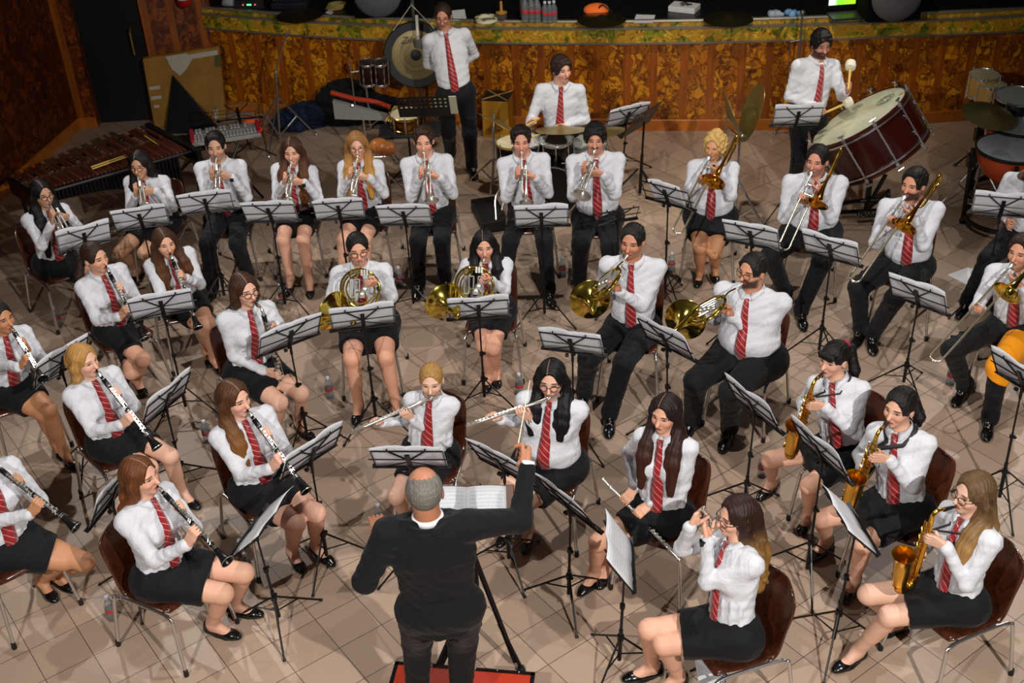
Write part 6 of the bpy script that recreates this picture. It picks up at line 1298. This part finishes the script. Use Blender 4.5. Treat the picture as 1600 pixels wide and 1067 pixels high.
c = PEOPLE['eu']; eo = c['P']+c['F']*.22+A_(0, 0, .42)-c['R']*.06; euphonium(basis(eo, A_(0, 0, 1)+c['R']*.25, c['F']), 'tarnished silver euphonium held upright by the player at the right edge')
B4 = 'young trombonist with orange cloth'
person('b4', B4, 'young man at the right edge playing trombone with an orange cloth on his knee', (1596, 392), -32, -48, 12, (1586, 512), s=1.0, fem=False, legs='trousers', ankles=[(1508, 603), (1547, 652)], knees=[(1562, 573, .52), (1487, 546, .52)], hair=('quiff', '2a1a12'), tone='cf9578', orange=True,
       hands=hold_trombone((1455, 565), 'brass trombone with bright yellow bell played by the '+B4, .95, YELB, rh=.42))
C1 = 'clarinettist in the left chair of the back clarinets'
person('c1', C1, 'young woman with tied dark hair playing clarinet beside the far left trumpeter', (148, 402), 38, 60, 14, (184, 508), s=1.02, ankles=[(213, 592), (196, 570)], hair=('pony', '2e1d14', None, dict(len=.20, pz=-.03, side=.08, thick=.010)), tone='dba488',
       hands=hold_clarinet((227, 531), 'black clarinet played by the '+C1))
C2 = 'brown-haired clarinettist behind the others'
person('c2', C2, 'young woman with long straight brown hair playing clarinet, right of the back pair', (257, 379), 25, 32, 14, (285, 466), s=.98, ankles=[(334, 560), (322, 546)], hair=('long', '3c2416', '5c3a22', dict(len=.28, L='front', R='front')), tone='dba488',
       hands=hold_clarinet((310, 514), 'black clarinet with bell resting between the knees of the '+C2))
BC = 'bass clarinettist with round glasses'
person('bc', BC, 'young woman with round glasses and long brown hair playing bass clarinet', (382, 452), 32, 42, 10, (394, 576), s=1.04, wide=1.06, ankles=[(468, 660), (432, 668)], hair=('long', '3a2418', None, dict(len=.24)), tone='dfae96', glasses=True,
       hands=hold_sax((448, 622), 'black bass clarinet with silver neck and upturned bell of the '+BC, EBONY, SILVER, nm='bass_clarinet', neck=SILVER, L=.80, z=.15, g=(.17, .56), hint=-A_(0, 0, 1)))
H1 = 'french horn player with tied hair'
person('h1', H1, 'woman with glasses and pulled back black hair playing french horn', (559, 388), 0, 10, 14, (577, 506), s=1.03, wide=1.22, ankles=[(560, 630), (617, 624)], hair=('bun', '14100f', None, dict(px=.0)), tone='dda286', glasses=True, watch=True,
       hands=hold_horn((563, 452), (513, 490), (.75, -.55, .1), 'french horn with silver slides held by the '+H1))
H2 = 'french horn player with long black hair'
person('h2', H2, 'young woman with long black hair playing french horn, gold bell at her side', (757, 383), -4, 0, 16, (768, 484), s=.96, ankles=[(764, 584), (775, 577)], hair=('long', '0e0b0c', None, dict(len=.26, L='front', R='front')), tone='dda288',
       hands=hold_horn((741, 447), (693, 470), (.5, -.75, .1), 'french horn with round yellow bell held by the '+H2, .28))
H3 = 'french horn player with rolled sleeves'
person('h3', H3, 'man with short dark hair seated with french horn on his right, knees apart', (988, 376), -15, -24, 14, (990, 512), s=1.03, wide=1.1, fem=False, legs='trousers', ankles=[(913, 612), (953, 646)], hair=('short', '171311'), tone='c98a6a', beard=1,
       hands=hold_horn((944, 447), (922, 468), (.25, -.85, -.15), 'french horn with large round bell held by the '+H3, .26, .36, (-.71, .10, .76, 957, 446)))
H4 = 'heavy french horn player with glasses'
person('h4', H4, 'heavy man with goatee and glasses playing french horn in a white shirt', (1176, 422), -32, -52, 14, (1172, 556), s=1.04, wide=1.42, fem=False, legs='trousers', ankles=[(1082, 656), (1140, 668)], hair=('short', '181412'), tone='cf9272', beard=2, glasses=True,
       hands=hold_horn((1103, 487), (1071, 499), (.1, -.85, -.15), 'french horn with wide yellow bell held by the '+H4, .30, .38, (-.60, .15, .85, 1132, 482)))
C3 = 'clarinettist cut off by the left edge'
person('c3', C3, 'dark-haired woman partly cut off by the left edge playing clarinet', (0, 496), 38, 58, 12, (16, 604), s=1.0, ankles=[(100, 706), (86, 690)], hair=('bun', '14100e'), tone='bf8660',
       hands=hold_clarinet((68, 594), 'black clarinet played by the '+C3))
C4 = 'blonde clarinettist with shoulder-length hair'
person('c4', C4, 'young woman with shoulder-length blonde hair playing clarinet on the left', (130, 563), 42, 64, 16, (178, 684), s=1.0, ankles=[(284, 768), (246, 780)], hair=('bob', 'a87c44', 'd0b070', dict(len=.20)), tone='e2b29a',
       hands=hold_clarinet((247, 701), 'black clarinet played by the '+C4))
C5 = 'clarinettist with one long brown lock'
person('c5', C5, 'young woman with long light brown hair over one shoulder playing clarinet', (366, 622), 35, 56, 16, (408, 756), s=1.03, wide=1.1, ankles=[(456, 858), (494, 851)], hair=('long', '4a2e18', '7a4e24', dict(len=.32, R='front')), tone='e2ae98',
       hands=hold_clarinet((480, 769), 'black clarinet played by the '+C5))
F1 = 'child flautist with fair hair'
person('f1', F1, 'child with tied fair hair playing flute behind the conductor', (674, 594), -12, -4, 24, (674, 706), s=.88, ankles=[(634, 806), (672, 812)], hair=('pony', '9a7440', None, dict(len=.10, pz=.03)), tone='e2b49c',
       hands=hold_flute((552, 671), 'silver flute played by the child flautist', .58))
F2 = 'flautist with black hair and glasses'
person('f2', F2, 'woman with long black hair, glasses and bracelets playing flute', (862, 592), -20, -14, 24, (862, 722), s=1.03, wide=1.25, ankles=[(826, 824), (796, 816)], hair=('long', '0b090b', None, dict(len=.24, L='front', R='front')), tone='dfae96', glasses=True,
       hands=hold_flute((730, 662), 'silver flute played by the '+F2))
F3 = 'flautist resting with flute on her lap'
def rest_flute(c):
    a, b_ = at(941, 747, .70), at(1032, 843, .50); Y = nrm(b_-a); M = basis(a+Y*.08, Y, A_(0, 0, 1)); flute(M, 'silver flute lying across the lap of the seated long-haired girl')
    return {1: (toW(M, (0, .12, .0)), Y, A_(0, 0, 1.), dict(curl=.7)), -1: (toW(M, (0, .24, .0)), -Y, A_(0, 0, 1.), dict(curl=.7))}
person('f3', F3, 'girl with very long dark hair looking down, hands on a flute in her lap', (1040, 645), -32, -36, 22, (1038, 800), s=.98, ankles=[(929, 893), (950, 880)], hair=('long', '1c100e', '3a1c14', dict(len=.34, L='front', R='front')), tone='dba488', hands=rest_flute)
S1 = 'saxophonist with fringe and red scrunchie'
person('s1', S1, 'young woman with black fringe and red scrunchie playing alto saxophone', (1303, 560), -38, -52, 12, (1322, 702), s=1.0, ankles=[(1208, 750), (1264, 800)], hair=('pony', '0f0b0b', None, dict(len=.30, pz=.05, side=-.085, scrunchie=True, bangs=True)), tone='deaa90', knees=None,
       hands=hold_sax((1243, 702), 'golden alto saxophone played by the '+S1, BRASS, BRASS))
S2 = 'saxophonist with low dark bun'
person('s2', S2, 'young woman with dark hair tied low playing alto saxophone with black harness', (1406, 636), -42, -50, 14, (1410, 790), s=1.02, ankles=[(1292, 843), (1336, 902)], hair=('pony', '16100f', None, dict(len=.16, pz=-.02, side=-.07, thick=.011)), tone='dca88e',
       hands=hold_sax((1332, 792), 'antique brass alto saxophone played by the '+S2, BRASSD, BRASS))
S3 = 'saxophonist with glasses and fair hair'
person('s3', S3, 'woman with glasses and straight fair hair playing alto saxophone at the lower right', (1521, 770), -68, -72, 8, (1496, 932), s=1.03, ankles=[(1341, 1016), (1404, 970)], hair=('long', '5a442c', '9a7444', dict(len=.26, part=False, L='front')), tone='e0b29a', glasses=True,
       hands=hold_sax((1424, 915), 'golden alto saxophone played by the '+S3, BRASS, BRASS))
F4 = 'wavy-haired girl at the front right'
def hold_picc(c):
    a = c['hp'](.03, .14, .0); b_ = on_sphere(1098, 795, a, .24, c['F']+A_(0, 0, .3)); Y = nrm(b_-a); M = basis(a-Y*.02, Y, A_(0, 0, 1)); flute(M, 'small piccolo held up to the eyes by the '+F4, 'piccolo', .27, 'piccolo')
    return {-1: (toW(M, (0, .03, -.005)), Y, nrm(A_(0, 0, .3)+c['F']), dict(curl=.8)), 1: (toW(M, (0, .16, .0)), Y, nrm(A_(0, 0, 1.)+c['F']*.3), dict(curl=.8))}
person('f4', F4, 'girl with long wavy brown hair lifting a piccolo to her eyes, front right', (1152, 806), -72, -74, 10, (1146, 985), s=1.02, wide=1.05, ankles=[(1020, 1040), (1060, 1056)], hair=('wavy', '2a1812', '9a7038', dict(len=.36, part=False)), tone='e0ac92', glasses=True, watch=True, hands=hold_picc)
C6 = 'auburn-haired clarinettist at the front left'
person('c6', C6, 'young woman with auburn shoulder-length hair playing clarinet at the front left', (219, 743), 60, 72, 14, (254, 893), s=1.03, wide=1.08, ankles=[(332, 974), (366, 943)], hair=('bob', '5c341a', '8a4a1e', dict(len=.18)), tone='e0ac92', feet_yaw=72,
       hands=hold_clarinet((357, 879), 'black clarinet played by the '+C6))
C7 = 'clarinettist mostly outside the lower left edge'
person('c7', C7, 'clarinettist in white shirt mostly cut off by the lower left edge', (-34, 700), 48, 52, 12, (6, 852), s=1.03, wide=1.08, ankles=[(64, 906), (84, 896)], hair=('long', '2a1a12'), tone='c48c68',
       hands=hold_clarinet((121, 826), 'black clarinet played by the '+C7))
# the standing people and the drummer
person('g1', 'standing percussionist', 'standing man with glasses and cropped hair, hands clasped behind his back', (692, 25), 4, -4, 20, (712, 146), pz=.96, stand=True, seat=False, s=1.0, wide=1.12, fem=False, legs='trousers', ankles=[(704, 238), (737, 258)], headz=1.70, hair=('short', '2a1c14'), tone='c88a70', glasses=True, beard=1,
       hands=lambda c: {-1: (c['P']-c['F']*.17+A_(0, 0, .06)+c['R']*.01, c['R'], -c['F']), 1: (c['P']-c['F']*.14+A_(0, 0, .03)-c['R']*.01, -c['R'], -c['F'])}, elbow=(lambda r, f: -r*.6-A_(0, 0, .7)-f*.5, lambda r, f: r*.6-A_(0, 0, .7)-f*.5))
def stick(a, b_, label, r=.008, head=None):
    o = MB().tube([(0, 0, 0), tuple(b_-a)], r, 8).obj('drumstick' if head is None else 'felt_mallet', WOODL, None); o.location = tuple(a); tag(o, label, 'drumstick' if head is None else 'mallet')
    if head: m = MB(); m.lathe([(0, -.05), (.045, -.035), (.05, 0), (.045, .035), (0, .05)], b_-a, nrm(b_-a), 18); m.obj('felt_head', plain('cream_felt', 'e6e0cc', .95), o)
def drum_hands(c):
    sR, sL = c['sp'](.70)+c['R']*.18, c['sp'](.70)-c['R']*.18; r = on_sphere(838, 188, sR, .44, c['F']-A_(0, 0, .6)); l = on_sphere(868, 202, sL, .44, c['F']-A_(0, 0, .6))
    r2 = on_sphere(806, 205, r, .34, c['F']); l2 = on_sphere(830, 214, l, .34, c['F']-c['R']*-.5); stick(r+nrm(r-r2)*.05, r2, 'wooden drumstick in the right hand of the seated drummer'); stick(l+nrm(l-l2)*.05, l2, 'wooden drumstick in the left hand of the seated drummer')
    return {1: (r, nrm(r2-r)*-1, A_(0, 0, 1.), dict(curl=.6)), -1: (l, nrm(l2-l)*-1, A_(0, 0, 1.), dict(curl=.6))}
person('d1', 'seated drummer', 'young drummer with dark hair seated behind the black drum kit', (877, 108), -2, 28, 22, (873, 218), pz=.58, s=1.04, fem=False, legs='trousers', ankles=[(845, 262), (893, 262)], hair=('mop', '2a1a14'), tone='e0ac92', hands=drum_hands)
def bd_hands(c):
    sR, sL = c['sp'](.70)+c['R']*.18, c['sp'](.70)-c['R']*.18; l = on_sphere(1326, 133, sL, .44, c['F']-c['R']*.6); r = on_sphere(1286, 179, sR, .50, c['F']-A_(0, 0, .4))
    l2 = on_sphere(1329, 102, l, .24, -c['R']+A_(0, 0, 1)); r2 = on_sphere(1325, 160, r, .26, -c['R']+A_(0, 0, .2)); stick(l-nrm(l2-l)*.05, l2, 'felt-headed mallet raised upright in the left hand of the bass drummer', .011, True); stick(r-nrm(r2-r)*.05, r2, 'felt-headed mallet resting toward the bass drum head in the right hand', .011, True)
    return {-1: (l, -nrm(l2-l), c['F'], dict(curl=.6)), 1: (r, -nrm(r2-r), A_(0, 0, 1.), dict(curl=.6))}
person('g2', 'standing bass drummer', 'standing man with floppy black hair and beard playing the tilted bass drum', (1283, 68), 14, 10, 26, (1262, 176), pz=.95, stand=True, seat=False, s=1.0, wide=1.1, fem=False, legs='trousers', ankles=[(1240, 286), (1277, 284)], headz=1.60, hair=('mop', '0c090a'), tone='c98c74', beard=2, hands=bd_hands)
# conductor
PZ = .20
def baton_hands(c):
    sR, sL = c['sp'](.70)+c['R']*.19, c['sp'](.70)-c['R']*.19; r = on_sphere(808, 703, sR, .50, c['F']*.8+A_(0, 0, 1)); l = on_sphere(588, 812, sL, .40, c['F']*1.)
    tip = on_sphere(828, 594, r, .36, c['F']+A_(0, 0, .6)); o = MB().tube([(0, 0, 0), tuple(tip-r)], [.0035, .0018], 8).obj('conducting_baton', plain('white_baton', 'e8ddc0', .4), None); o.location = tuple(r); tag(o, 'thin white baton raised in the right hand of the conductor', 'baton')
    b0_ = -nrm(tip-r)*.05; MB().lathe([(0, 0), (.007, .01), (.010, .04), (.004, .08), (0, .085)], b0_, tip-r, 12).obj('cork_handle', plain('dark_cork', '3a2018', .5), o)
    return {1: (r, -nrm(tip-r), nrm(-c['R']*.2+c['F'])), -1: (l, c['R']*.8+c['F']*.2, A_(0, 0, 1.), dict(curl=.6))}
person('k', 'conductor', 'balding grey-haired conductor in a black suit seen from behind with baton raised', (663, 768), 182, 184, 16, (688, 948), pz=1.13, s=1.02, wide=1.22, stand=True, seat=False, fem=False, legs='trousers', suit=True, tie=False, headz=1.86, ankles=[tuple(at(655, 1105, PZ)+A_(0, 0, .085)), tuple(at(722, 1108, PZ)+A_(0, 0, .085))],
       hair=('bald', '6a6660', None, {}), tone='b87c5e', hands=baton_hands, elbow=(lambda r, f: -r*.45-A_(0, 0, .9)+f*.1, lambda r, f: r*.6-A_(0, 0, .8)))
pa, pb = at(620, 1036, PZ), at(833, 1053, PZ); pd = nrm((pb-pa)*A_(1, 1, 0)); pn = A_(pd[1], -pd[0], 0); Lp = np.linalg.norm(pb-pa); pc = (pa+pb)/2+pn*.30
t = thing('conductor_podium', 'low red podium with black edging under the conductor', 'podium', (pc[0], pc[1], 0), math.atan2(pd[1], pd[0])); RED = plain('red_podium_carpet', 'b8300f', .55)
MB().box((0, 0, PZ/2-.01), (Lp, .60, PZ-.02)).obj('box', RED, t, smooth=False); MB().box((0, 0, PZ-.008), (Lp-.02, .58, .016)).obj('top', RED, t, smooth=False)
m = MB()
for q in (-1, 1): m.box((0, q*.30, PZ-.008), (Lp+.02, .022, .024)); m.box((q*Lp/2, 0, PZ-.008), (.022, .62, .024))
m.obj('edging', plain('black_edging', '141012', .3, .3), t, smooth=False)
m = MB()
for x in np.linspace(-Lp/2+.08, Lp/2-.08, 6): m.ball((x, .30, PZ+.006), .006, 6)
m.obj('rivets', CHROME, t)

# ------------------------------------------------------------------ chairs, straps
for k_ in PEOPLE:
    if k_ not in ('g1', 'g2', 'd1', 'k'): seated_chair(k_)
for (c, hk) in STRAPS:
    own = next((p for p in PEOPLE.values() if abs(p['mouth']-c['mouth']).max() < 1e-9), None)
    if own is None: continue
    nb, F, Rt, U, nr = own['nb'], own['Fb'], own['R'], own['U'], own['nr']; m = MB()
    for q in (-1, 1): m.tube([*bez([nb-F*(nr+.045)+U*.03, nb+Rt*q*(nr+.046)+U*.032, nb+F*(nr+.045)+Rt*q*.05-U*.045], 5), hk], .0065 if own['who'] != S2 else .014, 6)
    m.obj('neck_strap', RUBBER, own['obj'], own['base'])

# ------------------------------------------------------------------ music stands
stand_for((132, 373), 28, .98, T1, w=.45); stand_for((220, 343), 12, .95, T2); stand_for((322, 319), 8, .97, T3); stand_for((422, 334), -3, .95, T4); stand_for((530, 330), 2, .95, T5, w=.44)
stand_for((632, 339), -5, .95, T6, foot=(648, 486)); stand_for((846, 341), -3, .97, T7, w=.46); stand_for((966, 338), 14, .86, T8, paper=False, w=.36, h=.17)
stand_for((1042, 306), -38, .97, B1, sw=.30, foot=(1040, 470)); stand_for((1174, 370), -30, .97, B2); stand_for((1298, 391), -38, .97, B3); stand_for((1434, 463), -46, 1.0, 'trombonists nearest the right edge', foot=(1408, 610)); stand_for((1566, 323), -18, .98, EU)
stand_for((1597, 592), -62, .97, B4, foot=(1568, 790)); stand_for((253, 479), 16, .97, 'pair of back clarinettists', w=.48); stand_for((96, 567), 56, .95, C3); stand_for((453, 526), 34, 1.0, BC, foot=(484, 695), w=.50)
stand_for((567, 499), 8, .97, H1, w=.48); stand_for((748, 485), 2, .97, H2, foot=(757, 633)); stand_for((893, 538), -18, .90, H3, w=.46); stand_for((1040, 531), -50, .90, H4, foot=(1053, 690))
stand_for((260, 625), 62, 1.0, C4, foot=(284, 762)); stand_for((176, 772), 74, .95, C7, foot=(222, 925)); stand_for((639, 718), -5, .92, F1); stand_for((783, 725), -42, .97, F2, foot=(800, 886)); stand_for((886, 787), -54, .95, F3, foot=(886, 942))
stand_for((487, 709), 47, .98, C5, foot=(507, 882)); stand_for((410, 818), 71, 1.0, C6, foot=(435, 978), tilt=46, sh=.28); stand_for((967, 862), -94, .92, F4, foot=(968, 1045), tilt=32, w=.42, sh=.27); stand_for((1176, 634), -62, .97, S1, foot=(1160, 800)); stand_for((1282, 706), -66, .97, S2, foot=(1260, 903)); stand_for((1326, 812), -83, .98, S3, foot=(1302, 1012), tilt=42, w=.42, sh=.27)
stand_for((1246, 183), -2, 1.02, 'standing bass drummer'); stand_for((372, 176), 8, .95, 'leaning mustard board', paper=False, foot=(380, 240)); stand_for((980, 183), 22, 1.05, 'hidden drum side', foot=(973, 262))
def orch_stand(px, z, b, foot, label, tilt=30, fixed=False):
    f0 = at(*foot, 0); z = z if fixed else min(np.linspace(.8, 1.3, 51), key=lambda q: abs(at(px[0], px[1], q)[1]-f0[1])); D = at(px[0], px[1], z); f0 = A_(D[0]*.7+f0[0]*.3, D[1], 0); t = thing('orchestral_stand', label, 'music stand', tuple(f0)); lat = A_(math.cos(rad(b)), math.sin(rad(b)), 0); fn = A_(-math.sin(rad(b)), math.cos(rad(b)), 0); n = nrm(fn*math.cos(rad(tilt))+A_(0, 0, 1)*math.sin(rad(tilt))); up = np.cross(n, lat); up = up if up[2] > 0 else -up
    C_ = D-f0; R = np.array([lat, up, n]).T; w_, h_ = .50, .30; m = MB(); xs = np.linspace(-w_/2, w_/2, 22); ys = np.linspace(-h_/2, h_/2, 12)
    for i in range(21):
        for j in range(11):
            if i % 2 == 1 and j % 2 == 1 and i > 0 and j > 3 : continue
            a, b_, c_, d_ = (C_+lat*x+up*y for x, y in ((xs[i], ys[j]), (xs[i+1], ys[j]), (xs[i+1], ys[j+1]), (xs[i], ys[j+1]))); m.add([a, b_, c_, d_], [(0, 1, 2, 3)])
    m.obj('perforated_desk', BLACKM, t, smooth=False, solid=.003); MB().box(C_-up*h_/2+n*.03, (w_, .004, .06), R).obj('ledge', BLACKM, t, smooth=False)
    m = MB(); top = C_-n*.03; m.tube([A_(0, 0, .03), A_(0, 0, .03)+(top-A_(0, 0, .03))*.55], .016, 10); m.tube([A_(0, 0, .03)+(top-A_(0, 0, .03))*.4, top], .011, 8); m.obj('pole', BLACKM, t)
    for k in range(3): a = rad(70+120*k); e = A_(math.cos(a), math.sin(a), 0); l = MB().tube([e*.02+A_(0, 0, .30), e*.33+A_(0, 0, .012)], .010, 8).obj('leg', BLACKM, t); MB().ball(e*.33+A_(0, 0, .018), .018, 8).obj('rubber_foot', RUBBER, l)
    return C_+f0, lat, up, n
C_, la, up_, n_ = orch_stand((662, 167), 1.12, -3, (694, 248), 'black perforated orchestral stand in front of the standing percussionist', fixed=True)
o = MB().box((0, 0, 0), (.24, .26, .008), np.array([la, up_, n_]).T).obj('music_folder', plain('cream_folder', 'b8b49c', .6), None, smooth=False); o.location = tuple(C_+la*.20+n_*.012); tag(o, 'cream music folder sticking out behind the perforated stand', 'folder')
orch_stand((1003, 187), 1.10, 50, (996, 305), 'black perforated orchestral stand seen edge-on right of the drum kit')
# conductor's desk with the open score
dc = at(735, 796, 1.08); f0 = A_(dc[0], dc[1]-.02, 0); t = thing('conductor_desk', 'brown wooden desk on black tripod holding the open score', 'music stand', tuple(f0)); n_ = nrm(A_(.03, -.42, .9)); la = nrm(A_(1, -.02, 0)-n_*(A_(1, -.02, 0)@n_)); up_ = np.cross(n_, la); R_ = np.array([la, up_, n_]).T
MB().box(dc-f0, (.49, .29, .014), R_).obj('wooden_desk', plain('brown_desk_wood', '5c3014', .35, 0, .5, .15), t, smooth=False, bevel=.006); MB().box(dc-f0-up_*.145+n_*.02, (.49, .012, .03), R_).obj('ledge', plain('brown_desk_wood', '5c3014', .35, 0, .5, .15), t, smooth=False)
m = MB(); m.tube([(0, 0, .20), tuple(dc-f0-n_*.01)], .016, 10); m.obj('pole', BLACKM, t); ft = [at(815, 1048, 0)-f0, A_(-.30, -.25, 0), A_(-.05, .35, 0)]
for e in ft: e = e*A_(1, 1, 0); l = MB().tube([(0, 0, .75) if e is ft[0] or e[0] > .2 else (0, 0, .5), tuple(e*.85+A_(0, 0, .05))], .016, 8).tube([tuple(e*.5+A_(0, 0, .30)), tuple(e+A_(0, 0, .02))], .012, 8).obj('leg', BLACKM, t); MB().tube([tuple(e*.98+A_(0, 0, .03)), tuple(e*1.02+A_(0, 0, 0.0))], .022, 10).obj('rubber_foot', RUBBER, l)
so = []
V = []; F_ = []; UV = []; nx = 24
for j in range(5):
    for i in range(nx+1):
        u, v = i/nx, j/4; x = (u-.5)*.44; zz = .010+.020*abs(math.sin(math.pi*2*u))**.6; V.append(la*(x-.02)+up_*((v-.5)*.25+.005)+n_*zz); UV.append((u, v))
for j in range(4):
    for i in range(nx): a = j*(nx+1)+i; F_.append((a, a+1, a+nx+2, a+nx+1))
o = MB().add(V, F_, UV).obj('open_score', page_mat(9), None, solid=.002); o.location = tuple(dc); tag(o, 'open full score with dense printed staves on the brown wooden desk', 'score')
for q in (-1, 1): MB().box(la*(q*.11-.02)+up_*.01+n_*.006, (.215, .245, .010), R_).obj('page_block', PAPERB, o, smooth=False)

# ------------------------------------------------------------------ bottles, papers and the flute on its peg
for px, py, lb in ((93, 509, 'under the chair of the far left trumpeter'), (442, 474, 'on the floor by the stand of the wavy-haired trumpeter'), (516, 621, 'on the open floor left of the tied-hair horn player'), (595, 822, 'on the floor just beyond the left hand of the conductor'),
                   (389, 899, 'beside the front left music stand, nearer the camera'), (381, 878, 'beside the front left music stand, farther from the camera'), (177, 967, 'in the shadow at the lower left, left of a chair leg'), (325, 690, 'behind the shoulder of the clarinettist with a long lock'),
                   (879, 432, 'between the legs of the two men playing trumpets near the kit'), (625, 446, 'on the floor right of the tied-hair horn player'), (932, 577, 'under the french horn player with rolled sleeves'), (812, 616, 'on the floor above the flute of the black-haired flautist'),
                   (1190, 744, 'beside the shoe of the fringe-haired saxophonist'), (1484, 600, 'beside the shoe of the young trombonist at right'), (1049, 424, 'by the chair leg of the blonde trombonist')):
    bottle(at(px, py, 0), 'small clear water bottle '+lb)
paper([(1480, 430), (1512, 446), (1540, 428), (1512, 418)], 'white booklet with red edge on the floor by the euphonium player', 0, 'booklet')
paper([(1083, 1020), (1133, 1026), (1122, 1067), (1096, 1090)], 'white paper sticking out of the book under the front right chair', .22, 'loose_paper', .003)
bkm = N('patterned_book_cover'); _x, _y, _z = bkm.xyz(bkm.coord()); bkm.p(Base_Color=bkm.mix(bkm.math('GREATER_THAN', bkm.math('MULTIPLY', bkm.math('SINE', bkm.math('MULTIPLY', _x, 260)), bkm.math('SINE', bkm.math('MULTIPLY', _y, 260))), .1), lin('23264c'), lin('c8c8d8')), Roughness=.5)
paper([(1118, 1022), (1140, 1026), (1136, 1075), (1100, 1085)], 'blue and white patterned book on the floor beneath the front right chair', .0, 'patterned_book', .03, 'book', bkm.m)
pb_ = at(1101, 1040, 0); t = thing('flute_peg', 'black floor peg holding an upright flute beside the front right girl', 'stand', tuple(pb_)); m = MB(); m.tube([(0, 0, .0), (0, 0, .24)], .006, 8)
for k in range(4): a = k*math.pi/2+.4; m.tube([(0, 0, .02), (.10*math.cos(a), .10*math.sin(a), .006)], .006, 6)
m.obj('peg', BLACKM, t); flute(basis(pb_+A_(.0, 0, .74), A_(0.02, 0, -1), A_(0, -1, 0)), 'silver flute standing upright on a peg beside the front right girl')
p = PEOPLE['f2']; q = 1; e = nrm(p['W'][q]-toW(Matrix.Identity(4), tuple(p['sho'][q]))); m = MB()
wv = p['W'][-1]
for k in range(2): c_ = wv+A_(0, 0, .002); d_ = nrm(p['sho'][-1]-wv); x_ = nrm(np.cross(d_, A_(0, 0, 1))); y_ = np.cross(d_, x_); m.tube([c_+d_*.012*k-d_*.012+(x_*math.cos(a)+y_*math.sin(a))*.030 for a in np.linspace(0, 2*math.pi, 17)[:-1]], .004, 6, closed=True)
m.obj('bracelet', plain('gold_bracelet', 'd8a848', .2, 1.), p['obj'], p['base'])
